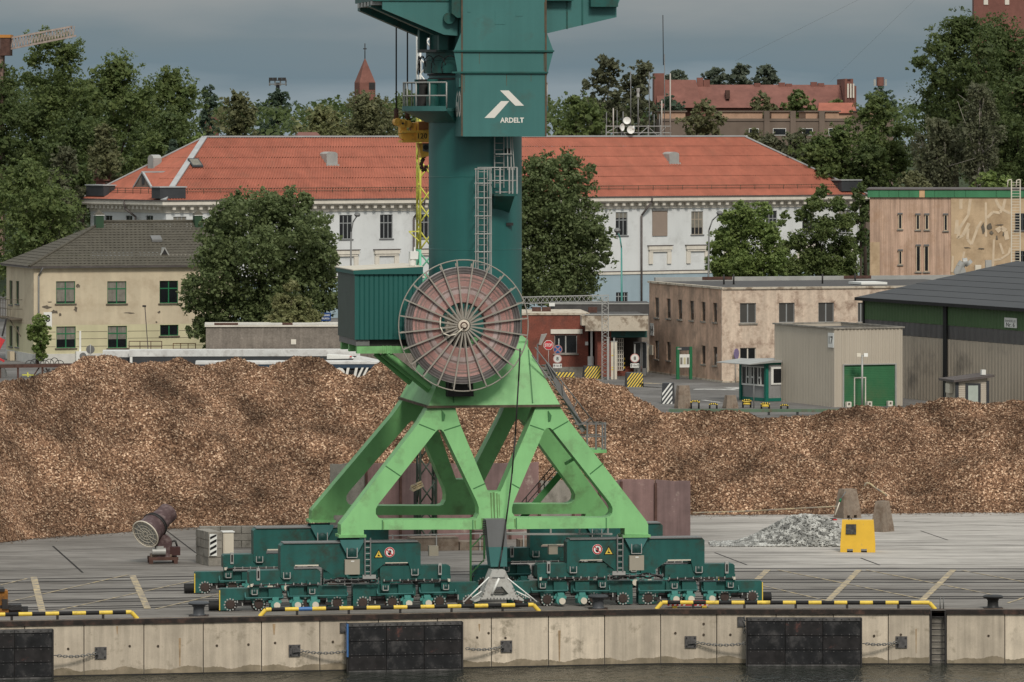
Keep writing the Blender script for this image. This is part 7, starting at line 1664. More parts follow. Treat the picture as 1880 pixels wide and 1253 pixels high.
tree('ash_tree', 'looser feathery ash tree at the right corner of the white house', 1418, 1580, 334, 516, 525, leaf='mid', n=32000, size=.15, seed=5, gap=.4, limbs=10, vis_limbs=True,
 lobes=[(1510, 350, 14), (1495, 375, 20), (1535, 375, 18), (1475, 395, 18), (1550, 405, 20), (1510, 420, 30), (1470, 440, 24), (1550, 450, 26), (1440, 455, 16), (1500, 475, 34), (1550, 490, 24), (1450, 490, 24), (1432, 410, 9), (1442, 395, 8), (1565, 470, 12), (1470, 500, 24), (1525, 500, 28), (1560, 500, 16)])
BG = [
('dark broadleaf tree cut by the left edge, under the rusty jib', -90, 80, 115, 420, 640, 5, 'dark', 9000, 'round'),
('tall dark broadleaf tree right under the rusty jib tip', -15, 200, 48, 400, 650, 5, 'mid', 15000, 'round'),
('tall broadleaf tree third from the left on the skyline', 115, 310, 92, 380, 655, 6, 'mid', 14000, 'round'),
('broad dark tree at the right end of the tall left group', 230, 402, 118, 330, 660, 7, 'mid', 13000, 'round'),
('shady tree low behind the tall left group', 60, 240, 200, 420, 635, 5, 'dark', 10000, 'round'),
('shady tree behind the left hip of the orange roof', 220, 400, 190, 380, 640, 5, 'dark', 10000, 'round'),
('dim bluish tree stub at the end of the left skyline', 365, 402, 155, 300, 720, 9, 'blue', 2500, 'round'),
('bright green bushy tree at the left edge beside the cream house roof', -60, 160, 285, 520, 560, 0, 'mid', 16000, 'round'),
('brownish weeping tree beside the left end of the white house', 75, 165, 262, 480, 575, 0, 'birch', 7000, 'tall'),
('olive fruit tree cluster just left of the orange roof hip', 140, 245, 222, 345, 600, 1, 'olive', 8000, 'cone'),
('low green tree over the sloping left roof edge', 225, 330, 235, 345, 602, 1, 'mid', 7000, 'round'),
('small bluish conifer above the left roof hip', 285, 350, 255, 330, 600, 1, 'blue', 3500, 'cone'),
('light green shrubby tree at the left end of the roof ridge', 325, 405, 240, 320, 602, 1, 'fresh', 4000, 'round'),
('olive green tree over the ridge below the floodlight mast', 380, 490, 162, 300, 680, 8, 'olive', 8000, 'round'),
('round grey green tree under the floodlight mast', 468, 545, 160, 280, 800, 12, 'blue', 5000, 'round'),
('yellow green flowering tree over the ridge left of the spire', 525, 645, 188, 290, 660, 6, 'pale', 9000, 'round'),
('big olive tree below the church spire', 585, 745, 160, 290, 690, 8, 'olive', 11000, 'round'),
('dark tree between the spire and the crane column', 690, 800, 165, 290, 760, 10, 'mid', 6000, 'round'),
('dense dark tree just right of the crane box, over the ridge', 995, 1120, 165, 290, 640, 5, 'mid', 10000, 'round'),
('tall pointed birch behind the antenna frame', 1055, 1165, 97, 290, 650, 6, 'birch', 9000, 'tall'),
('second birch right of the pointed birch, behind the aerials', 1120, 1228, 108, 290, 655, 6, 'birch', 8000, 'tall'),
('low dark tree in front of the brick hall turret', 1180, 1275, 170, 290, 690, 9, 'blue', 5000, 'round'),
('far round trees over the left end of the brick hall roof', 1205, 1275, 124, 190, 900, 13, 'poplar', 3500, 'round'),
('far tree group over the middle of the brick hall roof, left crown', 1280, 1345, 122, 175, 900, 13, 'poplar', 3000, 'round'),
('far tree group over the middle of the brick hall roof, tallest crown', 1325, 1390, 113, 175, 905, 13, 'poplar', 3000, 'round'),
('far tree group over the middle of the brick hall roof, right crown', 1372, 1436, 116, 175, 900, 13, 'poplar', 3000, 'round'),
('olive tree in front of the left bay of the brown flat building', 1243, 1338, 180, 275, 622, 4, 'olive', 7000, 'round'),
('grey green tree standing on the brown building roof line', 1370, 1432, 166, 240, 660, 8, 'olive', 4000, 'round'),
('round dark tree with reddish shade above the brown building', 1430, 1504, 160, 225, 655, 8, 'mid', 4500, 'round'),
('small shrub in front of the stepped gable', 1515, 1560, 180, 212, 690, 10, 'mid', 1800, 'round'),
('grey feathery tree behind the right slope of the orange roof', 1360, 1470, 238, 330, 615, 3, 'birch', 7000, 'round'),
('soft green tree behind the right slope of the orange roof', 1440, 1560, 240, 345, 612, 2, 'mid', 8000, 'round'),
('olive tree below the left windows of the brown flat building', 1330, 1440, 234, 330, 618, 3, 'olive', 9000, 'round'),
('grey green tree below the right windows of the brown flat building', 1405, 1525, 232, 340, 616, 3, 'birch', 9000, 'round'),
('dark tree closing the right end of the brown flat building', 1490, 1600, 222, 345, 614, 3, 'mid', 9000, 'round'),
('small distant trees beside the striped chimney', 1570, 1660, 160, 240, 800, 12, 'blue', 3500, 'round'),
('dark green tree left of the big tree at the right edge', 1535, 1690, 165, 380, 620, 3, 'mid', 13000, 'round'),
('low dark tree behind the right end of the white house', 1530, 1650, 250, 420, 612, 1, 'dark', 9000, 'round'),
('giant dark tree filling the upper right, left half', 1650, 1865, 12, 330, 605, 3, 'dark', 18000, 'round'),
('giant dark tree filling the upper right, right half', 1700, 1965, 22, 330, 615, 3, 'dark', 18000, 'round'),
('dark understorey tree in the shade of the giant tree', 1770, 1965, 130, 400, 598, 1, 'dark', 12000, 'round'),
('light green shrub behind the green fascia, left one', 1630, 1722, 308, 370, 510, 8, 'olive', 3500, 'round'),
('light green shrub behind the green fascia, right one', 1775, 1870, 310, 370, 510, 8, 'fresh', 3500, 'round'),
('dark shrub between the white house and the tan block', 1555, 1602, 335, 470, 560, 0, 'dark', 3500, 'tall'),
]
for i, (lab, x0, x1, y0, y1, Y, zg, lf_, n, shp) in enumerate(BG):
 nm = 'shrub' if 'shrub' in lab and 'tree' not in lab else ('conifer' if 'conifer' in lab else ('birch_tree' if 'birch' in lab else 'broadleaf_tree'))
 tree(nm, lab, x0, x1, y0, y1, Y, zg, lf_, n=n, seed=20 + i, shape=shp, size=None, group='trees on the slope behind the houses', gap=.15, bark='birchbark' if 'birch' in lab else 'bark')
tree('birch_tree', 'weeping birch with white forked branches at the right, before the giant tree', 1655, 1790, 205, 355, 590, 1, 'birch', n=9000, seed=70, shape='tall', bark='birchbark', droop=1.6, gap=.1, vis_limbs=True, limbs=11, trunk_r=.24, group='trees on the slope behind the houses')
tree('birch_tree', 'thin birch with bare white upper branches near the right edge', 1745, 1850, 145, 345, 588, 1, 'birch', n=6500, seed=71, shape='tall', bark='birchbark', droop=1.2, gap=.25, vis_limbs=True, limbs=12, trunk_r=.24, group='trees on the slope behind the houses')
tree('ivy_shrub', 'bright green climbing shrub on the corner of the cream house under the number 8', 48, 92, 572, 665, 458, 0, 'fresh', n=4500, size=.14, seed=72, shape='tall', lobes=[(72, 590, 14), (68, 608, 18), (78, 620, 16), (72, 640, 12), (75, 655, 11), (82, 605, 10), (60, 618, 9)])
tree('small_tree', 'low shrub foot under the lime tree beside the grey building', 365, 420, 575, 640, 452, 0, 'lime', n=2500, size=.18, seed=73)
def wood():
 rs = np.random.RandomState(77); cl = []
 for _ in range(2600):
  x = rs.uniform(-700, 2600); Y = rs.uniform(720, 960); s = Y / F; top = np.interp(x, [-700, 330, 420, 560, 740, 1000, 1150, 1500, 1640, 2600], [150, 170, 196, 196, 182, 190, 190, 215, 195, 150])
  y = top + rs.rand() ** 1.5 * 120 + 4; z = H - (y - HOR) * s
  if z < 9: continue
  cl.append(((x - CX) * s, Y, z, rs.uniform(1.2, 2.6)))
 V = leaves(np.array(cl), 22, .42, rs); k = len(V) // 4
 o = link('distant_wood', np_mesh('distant_wood', V, np.arange(4 * k).reshape(-1, 4), LM['dark'])); tag(o, 'far off wood closing the skyline behind the single trees', 'wood', kind='stuff')
wood()
def slope_scrub():
 rs = np.random.RandomState(78); cl = []
 for _ in range(2400):
  x = rs.uniform(-500, 2400); Y = rs.uniform(625, 720); s = Y / F; zg = np.interp(Y, [640, 740], [0, 9]); z = zg + rs.rand() * 7
  cl.append(((x - CX) * s, Y, z, rs.uniform(1.0, 2.2)))
 V = leaves(np.array(cl), 20, .32, rs); k = len(V) // 4
 o = link('undergrowth', np_mesh('undergrowth', V, np.arange(4 * k).reshape(-1, 4), LM['dark'])); tag(o, 'dark undergrowth covering the slope between the trees', 'undergrowth', kind='stuff')
slope_scrub()
# ================================================================ SMALLER THINGS ON THE QUAY
M['plate'] = mat('rusty mauve steel plate', (.23, .145, .135), rough=.75, var=.22, scale=.8, streak=.25, sscale=3, dirt=(.42, .34, .29), dscale=.9, dthr=.63, dsoft=.06, fine=.1)
M['plate2'] = mat('dark mauve steel plate', (.18, .12, .115), rough=.75, var=.25, scale=1.1, streak=.3, sscale=3, dirt=(.38, .30, .26), dscale=1.0, dthr=.64, dsoft=.05)
RW = Fr.px(1268, 986, 10); rw = thing('retaining_wall', 'retaining wall of rusty mauve steel plates holding back the chip heap behind the crane legs', 'wall', RW)
xs = [606, 672, 735, 800, 868, 936, 990, 1052, 1100, 1140, 1203, 1268]
pr = random.Random(8)
for i, (a, b) in enumerate(zip(xs[:-1], xs[1:])):
 y = 852 if b <= 990 else 881; u0, u1 = RW.u(a), RW.u(b); z1 = RW.p((a + b) / 2, y + pr.uniform(-2, 2))[1]
 m = M['concg'] if i in (0, 6) else (M['plate'] if i % 2 else M['plate2'])
 pts = [(u0 + .02, 0), (u1 - .02, 0)] + [(u1 - .02 - (u1 - u0 - .04) * t, z1 + pr.uniform(-.06, .05)) for t in (0, .2, .45, .7, 1)]
 mb = MB(); d = pr.uniform(-.05, .05); mb.plate(pts, d, d + .16); mb.build('steel_panel' if m != M['concg'] else 'concrete_panel', m, rw)
 if i and i % 1 == 0: mb = MB(); mb.box(u0 - .06, u0 + .06, -.14, -.05, 0, z1 - .1); mb.build('rail_post', M['rust'], rw)
mb = MB()
for a, b in zip(xs[:-1], xs[1:]): mb.box(RW.u(a), RW.u(b), .3, .8, 0, 2.2)
mb.build('backing', M['dark'], rw)
cb = Fr.px(770, 1012, 10); t = thing('concrete_kerb_blocks', 'row of low weathered concrete kerb blocks before the steel plates, under the legs', 'kerb', cb)
for a, b, h_ in ((690, 752, .5), (754, 842, .62), (844, 900, .40), (955, 1030, .45)): mb = MB(); mb.box(cb.u(a), cb.u(b), 0, 1.1, 0, h_); mb.build('concrete_block', M['concb'], t)
t = thing('scaffold_rail', 'thin steel pipe rail lying along the kerb blocks under the tie beam', 'rail', cb); mb = MB(); mb.bar((cb.u(690), -.2, .75), (cb.u(1000), -.2, .85), .05)
for x in (720, 800, 880, 960): mb.bar((cb.u(x), -.2, 0), (cb.u(x), -.2, .8), .05)
mb.build('pipe', M['galv'], t)
BK = Fr.px(382.5, 1040, 19.5); t = thing('concrete_block_bay', 'stacked grey concrete block bay with a black and white hazard board, left of the crane', 'block wall', BK)
wb = BK.u(408, 0); dl = BK.v(359, 0); zt_ = BK.p(382.5, 977)[1]; rows = 4; hh = zt_ / rows
for r_ in range(rows):
 e_ = .62 if r_ % 2 else .95
 for a, b in ((0, e_), (e_, dl)): mb = MB(); j = pr.uniform(0, .03); mb.box(j, wb - .012, a + .012 + j * (a == 0), b - .012, r_ * hh + .012, (r_ + 1) * hh - .012); mb.build('concrete_block', M['concg'], t)
mb = MB(); mb.box(.06, wb - .05, .06, dl - .05, 0, zt_ - .03); mb.build('fill', M['concb'], t)
z1, z0 = BK.p(391, 981, -.03)[1], BK.p(391, 1021, -.03)[1]; ua, ub = BK.u(385), BK.u(397)
mb = MB(); mb.box(ua - .02, ub + .02, -.05, -.01, z0, z1); hz = mb.build('hazard_board', M['white'], t)
n = 4;
for k in range(n):
 za = z0 + (z1 - z0) * k / n; s_ = (z1 - z0) / n
 mb = MB(); mb.plate([(ua, za), (ub, za + s_ * .62), (ub, min(z1, za + s_ * 1.12)), (ua, za + s_ * .5)], -.056, -.05); mb.build('stripe', M['black'], hz)
BW = Fr.px(420, 1006, 6); t = thing('low_block_wall', 'low grey concrete block wall behind the hazard board, running behind the left bogies', 'block wall', BW)
zt_ = BW.p(420, 967)[1]
for r_ in range(3):
 u = BW.u(366) + (.5 if r_ % 2 else 0); ue = BW.u(620)
 while u < ue - .1:
  b = min(ue, u + 1.0); mb = MB(); mb.box(u + .012, b - .012, 0 + pr.uniform(0, .04), .6, r_ * zt_ / 3 + .01, (r_ + 1) * zt_ / 3 - .01); mb.build('concrete_block', M['concg'], t); u = b
EC = Fr.px(419, 1034, 14); t = thing('electrical_cabinet', 'pale grey electrical cabinet between the hazard board and the rear bogies', 'cabinet', EC)
a, b = EC.u(410), EC.u(429); z1 = EC.p(419, 978)[1]
mb = MB(); mb.box(a, b, 0, .5, .15, z1); o = mb.build('body', M['cream'], t); mb = MB(); mb.box(a + .05, b - .04, -.02, -.001, .25, z1 - .08); mb.build('door', M['cream'], o); mb = MB(); mb.box(a - .04, b + .04, -.05, .54, z1, z1 + .05); mb.build('lid', M['white'], o); mb = MB(); mb.box(a, b, .05, .45, 0, .15); mb.build('plinth', M['concg'], t)
FC = Fr.px(300, 1034, 8); t = thing('fog_cannon', 'rusty purple brown fan cannon on a skid, pointing up beside the chip heap', 'fan cannon', FC)
M['maroon'] = mat('weathered maroon paint', (.08, .047, .047), rough=.55, var=.25, scale=3, dirt=(.22, .17, .16), dscale=3, dthr=.62)
q = lambda x, y, v=0: (FC.p(x, y, v)[0], v, FC.p(x, y, v)[1])
a = Vector(q(267, 981, -.6)); b = Vector(q(307, 943, .6)); d = (b - a).normalized(); L_ = (b - a).length
mb = MB(); mb.lathe([(.36, L_ * 1.08), (.47, L_ * 1.05), (.47, L_ * .92), (.45, L_ * .90), (.50, L_ * .55), (.53, L_ * .42)], a, d, 28, caps=False); mb.lathe([(.0, L_ * .9), (.40, L_ * .9), (.40, L_ * 1.07)], a, d, 28, caps=False); o = mb.build('barrel', M['maroon'], t)
mb = MB(); mb.lathe([(.53, L_ * .44), (.58, L_ * .42), (.60, L_ * .40), (.60, L_ * .20), (.68, L_ * .06), (.70, 0), (.62, 0), (.52, L_ * .2)], a, d, 28, caps=False); mb.build('fan_shroud', M['maroon'], t)
mb = MB(); x_, y_, _ = basis(d)
for r_ in (.15, .3, .45, .6): mb.ring(a, d, r_, .012, 28, 4)
for k in range(12): e = x_ * math.cos(k * math.pi / 6) + y_ * math.sin(k * math.pi / 6); mb.bar(a + e * .08, a + e * .66, .018)
mb.ring(a, d, .68, .035, 32, 6); mb.build('intake_grille', M['cream'], o)
mb = MB(); mb.lathe([(.0, .03), (.66, .03)], a, d, 24, caps=False); mb.build('intake_gauze', M['galv'], o)
for k in range(7): mb = MB(); e = x_ * math.cos(k * .9) + y_ * math.sin(k * .9); f_ = (x_ * -math.sin(k * .9) + y_ * math.cos(k * .9)); c = a + d * .25; mb.quad(c + e * .1 - f_ * .05, c + e * .5 - f_ * .12 + d * .1, c + e * .5 + f_ * .12 - d * .1, c + e * .1 + f_ * .05); mb.build('fan_blade', M['galvd'], o)
for s_ in (L_ * .66, L_ * .78):
 mb = MB(); mb.ring(a, d, .495, .014, 12, 4, a0=1.1, a1=2.2); mb.v = [tuple(Vector(p) + d * s_) for p in mb.v]; mb.build('grab_handle', M['galv'], o)
mb = MB(); mb.ring(a + d * L_ * .42, d, .60, .045, 28, 6); mb.ring(a + d * L_ * .50, d, .57, .03, 28, 6); mb.build('nozzle_ring', M['dark'], t)
mb = MB(); c = Vector(q(299, 997)); mb.lathe([(.38, -.35), (.42, -.2), (.42, .2), (.38, .35)], c, (0, 1, 0), 20); mb.box(c.x - .3, c.x + .3, -.4, -.34, c.z - .7, c.z); mb.box(c.x - .3, c.x + .3, .34, .40, c.z - .7, c.z); mb.build('pivot', M['maroon'], t)
mb = MB(); c = q(283, 1012); mb.tube((c[0] - .12, -.4, c[2]), (c[0] + .5, -.4, c[2]), .17, 14); mb.box(c[0] + .05, c[0] + .4, -.5, -.3, c[2] + .1, c[2] + .25); mb.build('pump_motor', M['galv'], t)
(a_, _, z1), (b_, _, z0) = q(303, 1004), q(330, 1019); mb = MB(); mb.box(a_, b_, -.35, .3, z0, z1); mb.build('control_box', mat('maroon box paint', (.055, .024, .022), rough=.5), t)
mb = MB(); mb.path([q(309, 1004, 0), q(314, 995, 0), q(322, 993, 0), q(325, 1003, 0)], .05, 6); mb.build('hose', M['dark'], t)
a_, b_ = FC.u(272), FC.u(326)
mb = MB()
for v_ in (-.45, .45): mb.box(a_, b_, v_ - .07, v_ + .07, .16, .30)
for u in (a_ + .1, (a_ + b_) / 2, b_ - .1): mb.box(u - .07, u + .07, -.38, .38, .17, .29)
for u in (a_ + .1, b_ - .12):
 for v_ in (-.45, .45): mb.box(u - .09, u + .09, v_ - .09, v_ + .09, 0, .16)
mb.build('skid', M['rust'], t)
mb = MB(); mb.box(a_ + .1, b_ - .3, -.36, .36, .30, .42); mb.build('deck', M['concb'], t)
def gravel():
 f = Fr.px(1480, 1000, 0); rs = np.random.RandomState(5)
 m, tt, b = new_mat('crushed grey stone'); n, l = tt.nodes.new, tt.links.new
 co = n('ShaderNodeTexCoord').outputs['Object']; vo = n('ShaderNodeTexVoronoi'); vo.inputs['Scale'].default_value = 5; l(co, vo.inputs['Vector']); sp_ = n('ShaderNodeSeparateColor'); l(vo.outputs['Color'], sp_.inputs[0])
 r = n('ShaderNodeValToRGB'); ramp(r.color_ramp, [(0, (.14, .14, .132)), (.5, (.30, .30, .28)), (1, (.52, .52, .49))]); l(sp_.outputs[0], r.inputs[0]); l(r.outputs[0], b.inputs['Base Color']); b.inputs['Roughness'].default_value = .9
 s = f.m()
 base = np.array([[1, 1, 1], [-1, -1, 1], [-1, 1, -1], [1, -1, -1]], float)
 ico = np.array([(0, 1, 0), (0, -1, 0), (.95, 0, .2), (-.9, .1, .3), (.1, 0, 1), (-.1, .2, -.9)]); fc = np.array([(0, 2, 4), (2, 1, 4), (1, 3, 4), (3, 0, 4), (2, 0, 5), (1, 2, 5), (3, 1, 5), (0, 3, 5)])
 Vs, Fs = [], []; k = 0
 prof_x = np.array([1330, 1345, 1380, 1410, 1445, 1470, 1500, 1525, 1545, 1568, 1580]); prof_y = np.array([1000, 998, 985, 970, 950, 945, 947, 955, 968, 992, 1003])
 for i in range(10500):
  u = rs.uniform(-4.6, 2.6); pxx = 1480 + u / s; zmax = max(0, (1001 - np.interp(pxx, prof_x, prof_y)) * s)
  if zmax < .04 and rs.rand() > .3: continue
  dv = rs.uniform(-1.55, 1.55); hgt = zmax * max(0, 1 - abs(dv) / 1.6) ** .9
  if rs.rand() < .05: hgt = 0.02
  sz = rs.uniform(.035, .085); A = rs.randn(3, 3); Q_, _ = np.linalg.qr(A)
  p = (ico * (1 + rs.randn(6, 1) * .2)) @ Q_ * sz * np.array([1.25, 1, .8]) + np.array([u, dv, max(.03, hgt)]); Vs.append(p); Fs.append(fc + k); k += 6
 g = 40; us = np.linspace(-4.6, 4.0, g); vv_ = np.linspace(-1.6, 1.6, 15)
 o = link('gravel_heap', np_mesh('gravel_heap', np.concatenate(Vs), np.concatenate(Fs), m)); o.location = (f.X, f.Y, 0); tag(o, 'heap of pale grey crushed stone beside the yellow block', 'gravel', kind='stuff')
 C2 = np.array([(u, v, max(-.05, (1001 - np.interp(1480 + u / s, prof_x, prof_y)) * s * max(0, 1 - abs(v) / 1.6) ** .9 - .07)) for v in vv_ for u in us]); i = (np.arange(g - 1)[None] + g * np.arange(14)[:, None]).ravel()
 o = link('gravel_bed', np_mesh('gravel_bed', C2, np.stack([i, i + 1, i + g + 1, i + g], -1), m)); o.location = (f.X, f.Y, 0); tag(o, 'packed stone bed under the pale gravel heap', 'gravel', kind='stuff')
gravel()
def barrier(f, L_, D_, h_, top, m, nm, lab, slots=True, cat='concrete block'):
 t = thing(nm, lab, cat, f); rs = random.Random(int(L_ * 100)); mb = MB()
 a, d, i = L_ / 2, D_ / 2, top
 sil = [(-a, 0), (-a * .62, 0), (-a * .62, .16), (-a * .28, .16), (-a * .28, 0), (a * .18, 0), (a * .18, .16), (a * .52, .16), (a * .52, 0), (a, 0), (a - .0, h_ * .25), (a * (1 - i), h_), (-a * (1 - i), h_), (-a, h_ * .25)] if slots else [(-a, 0), (a, 0), (a, h_ * .12), (a * (1 - i), h_), (-a * (1 - i), h_), (-a, h_ * .12)]
 mb.prism(sil, [], lambda p, z, q: (p, (-d if q == 0 else d) * (1 - .45 * z / h_), z)); o = mb.build('block_body', m, t); return t, o
yb = Fr.px(1575, 1013, -4); s = yb.m()
t, o = barrier(yb, 64 * s, 1.1, 58 * s, .10, mat('chipped yellow paint', (.66, .40, .035), rough=.6, var=.08, scale=2, dirt=(.30, .22, .12), dscale=2.5, dthr=.68, dsoft=.05), 'yellow_barrier_block', 'yellow painted barrier block with a black plate, beside the gravel heap', cat='barrier')
u, z = -12.5 * s, 42 * s; vpl = -.55 * (1 - .45 * z / (58 * s))
mb = MB(); mb.hexa([(u - 9.5 * s, vpl - .10, z - 9 * s), (u + 9.5 * s, vpl - .10, z - 9 * s), (u + 9.5 * s, vpl + .1, z - 9 * s), (u - 9.5 * s, vpl + .1, z - 9 * s)], [(u - 9 * s, vpl - .03, z + 9 * s), (u + 9.5 * s, vpl - .03, z + 9 * s), (u + 9.5 * s, vpl + .1, z + 9 * s), (u - 9 * s, vpl + .1, z + 9 * s)]); o = mb.build('black_plate', mat('stencilled black plate', (.03, .03, .03), rough=.6, var=.6, scale=6, dirt=(.11, .11, .10), dscale=5, dthr=.6), t)
mb = MB(); mb.ring((-14 * s, 0, 58 * s + .02), (0, 1, 0), .07, .02, 14, 5); mb.build('lifting_eye', M['dark'], t)
g1 = Fr.px(1556, 951, 30); barrier(g1, 38 * g1.m(), .95, 53 * g1.m(), .28, M['concb'], 'concrete_barrier_block', 'brown stained concrete block at the chip heap with a broom leaning on it')
g2 = Fr.px(1620, 976, 50); barrier(g2, 34 * g2.m(), .8, 56 * g2.m(), .40, M['concb'], 'concrete_barrier_block', 'tapered concrete block right behind the yellow block', slots=False)
bf = Fr.px(1532, 955, 0); t = thing('broom', 'green and wooden handled broom leaning against the stained concrete block', 'broom', bf); q = lambda x, y, v: (bf.p(x, y, v)[0], v, bf.p(x, y, v)[1])
mb = MB(); mb.tube(q(1533, 946, -.1), q(1542, 921, .1), .03, 6); mb.build('wooden_handle', M['cream'], t); mb = MB(); mb.tube(q(1541.5, 922, .1), q(1544, 916, .14), .06, 6); mb.build('green_grip', M['gwin'], t); mb = MB(); mb.tube(q(1544, 916, .14), q(1553, 903, .3), .025, 6); mb.build('upper_handle', M['galvd'], t)
mb = MB(); a = q(1522, 951, -.1); mb.box(a[0] - .1, a[0] + .35, -.25, .05, 0.01, .09); mb.build('broom_head', M['dark'], t); mb = MB(); a = q(1529, 951, -.1); mb.box(a[0], a[0] + .2, -.3, .0, .005, .06); mb.build('bristles', M['red'], t)
t = thing('yellow_hose', 'yellow hose lying along the foot of the chip heap, right of the steel plates', 'hose', loc=(0, 0, 0)); mb = MB(); Y0 = 278
mb.path([tuple(P(x, y, gY(948) - 3.5 + .5 * math.sin(x * .02))) for x, y in ((1272, 942), (1300, 941), (1380, 938.5), (1460, 934), (1537, 930))], .04, 6); mb.build('hose', M['line'], t)
t = thing('yellow_strap', 'pale yellow strap curling out of the chips above the barrier blocks', 'strap', loc=(0, 0, 0)); mb = MB()
mb.path([tuple(P(x, y, 281.4)) for x, y in ((1587, 893), (1590, 887), (1597, 888), (1608, 897), (1622, 905), (1628, 911))], .05, 5); mb.build('strap', M['line'], t)
rf = Fr.px(1262, 1117, 4); t = thing('road_barrier', 'red and white striped folded road barrier lying behind the guard rail', 'barrier', rf)
a, b = rf.u(1226), rf.u(1302); n = 9
mb = MB(); mb.box(a, b, 0, .3, .10, .30); o = mb.build('barrier_board', M['red'], t)
for k in range(n):
 if k in (4, 5): continue
 u = a + (b - a) * (k + .3) / n; w_ = (b - a) / n * .45; mb = MB(); mb.plate([(u, .11), (u + w_, .11), (u + w_ + .08, .29), (u + .08, .29)], -.008, -.001); mb.build('white_stripe', M['white'], o)
for u in (a + .2, b - .3): mb = MB(); mb.box(u, u + .2, 0, .4, 0, .10); mb.build('foot', M['yellow'], t)
of = Fr.px(10, 1130, 8); t = thing('orange_rail_bogie', 'dark orange machine end with black buffers cut off by the left edge on the quay', 'machine', of)
M['orange2'] = mat('grimy orange paint', (.33, .135, .02), rough=.6, var=.35, scale=2, dirt=(.05, .03, .02), dscale=1.5, dthr=.52)
q = lambda x, y: of.p(x, y, 0)
def ob(x0, x1, y0, y1, v0, v1, m, nm): (a, z1), (b, z0) = q(x0, y0), q(x1, y1); mb = MB(); mb.box(a, b, v0, v1, max(0, z0), z1); mb.build(nm, M[m], t)
ob(-60, 15, 1087, 1113, .2, 1.2, 'orange2', 'upper_frame'); ob(-60, 9, 1083, 1087, .1, 1.3, 'dark', 'cover'); ob(-60, 16, 1119, 1129, .0, 1.0, 'orange2', 'lower_frame'); ob(4, 14, 1101, 1118, -.1, .2, 'dark', 'link'); ob(-60, 40, 1113, 1119, .1, .9, 'dark', 'deck'); ob(14, 42, 1119, 1128, .1, .9, 'wheel', 'axle_box')
mb = MB(); (a, z), (b, _) = q(40, 1124), q(52, 1124); mb.tube((a, .4, z), (b, .4, z), .2, 14); mb.build('buffer', M['black'], t)
mb = MB(); mb.plate([q(14, 1118), q(33, 1113), q(44, 1122), q(44, 1126), q(36, 1120), q(20, 1121)], -.05, .1); mb.build('bent_bar', M['dark'], t)
ab = Fr.at(764, 258.5, 6); t = thing('arrow_board', 'small yellow arrow shaped board tilted on a post between the front legs', 'sign', ab)
q = lambda x, y: ab.p(x, y, 0)
mb = MB(); mb.plate([q(751.5, 899), q(758.5, 903.5), q(779, 893), q(773.5, 883), q(754.5, 891.5)], -.03, .03); o = mb.build('board', M['line'], t)
M['bprint'] = mat('faded brown print', (.14, .09, .04), rough=.9, var=0)
for (xa, ya), (xb, yb_) in (((756, 895.5), (765, 891.3)), ((767, 889.8), (774, 886.6)), ((759, 897.8), (764, 895.5)), ((765, 894.8), (767, 894)), ((768, 893.3), (774, 890.6))): (a, za), (b, zb_) = q(xa, ya), q(xb, yb_); mb = MB(); mb.bar((a, -.034, za), (b, -.034, zb_), .008, .035); mb.build('faded_line', M['bprint'], o)
mb = MB(); u, z = q(762, 897); mb.bar((u, .06, 0), (u, .06, z), .12); mb.build('post', M['dark'], t)
# ---------------------------------------------------------------- YARD BEHIND THE HEAP
TRL = Fr.at(560, 430, 3); t = thing('semi_trailer', 'long dark blue trailer with big white lettering and white roof behind the heap', 'trailer', TRL)
M['trblue'] = mat('dark blue tarpaulin', (.028, .05, .078), rough=.6, var=.15); M['trroof'] = mat('dirty white roof sheet', (.60, .60, .58), rough=.6, var=.15, scale=.8, dirt=(.35, .33, .31), dscale=1, dthr=.6)
a, b = TRL.u(360), TRL.u(695); zt_ = TRL.p(600, 669)[1]
mb = MB(); mb.box(a, b, 0, 2.5, 1.0, zt_); body = mb.build('box_body', M['trblue'], t)
mb = MB(); mb.box(a - .05, b + .05, -.04, 2.54, zt_, zt_ + .17); mb.build('roof_rail', M['trroof'], t)
mb = MB(); mb.box(a, b, .1, 2.4, zt_ + .17, zt_ + .22); mb.build('roof', M['trroof'], t)
u, z = TRL.p(641, 688, 0); text('lettering', 'OU//', M['wprint'], body, (u, -.012, z), (1, 0, .0), (.22, 0, 1), width=66 * TRL.m(), height=26 * TRL.m(), bold=.03)
for u in (a + 1.2, a + 2.5, a + 3.8, b - 3): mb = MB(); mb.lathe([(.2, -.15), (.5, -.15), (.5, .15), (.2, .15)], (u, .3, .5), (0, 1, 0), 18); mb.lathe([(.2, -.15), (.5, -.15), (.5, .15), (.2, .15)], (u, 2.2, .5), (0, 1, 0), 18); mb.build('wheel', M['black'], t)
mb = MB(); mb.box(a + .3, b - .3, .6, 1.9, .85, 1.0); mb.build('chassis', M['dark'], t)
TR2 = Fr.at(430, 435, 3); t = thing('white_roof_trailer', 'dark trailer with a long dirty white roof parked behind the lettered trailer', 'trailer', TR2)
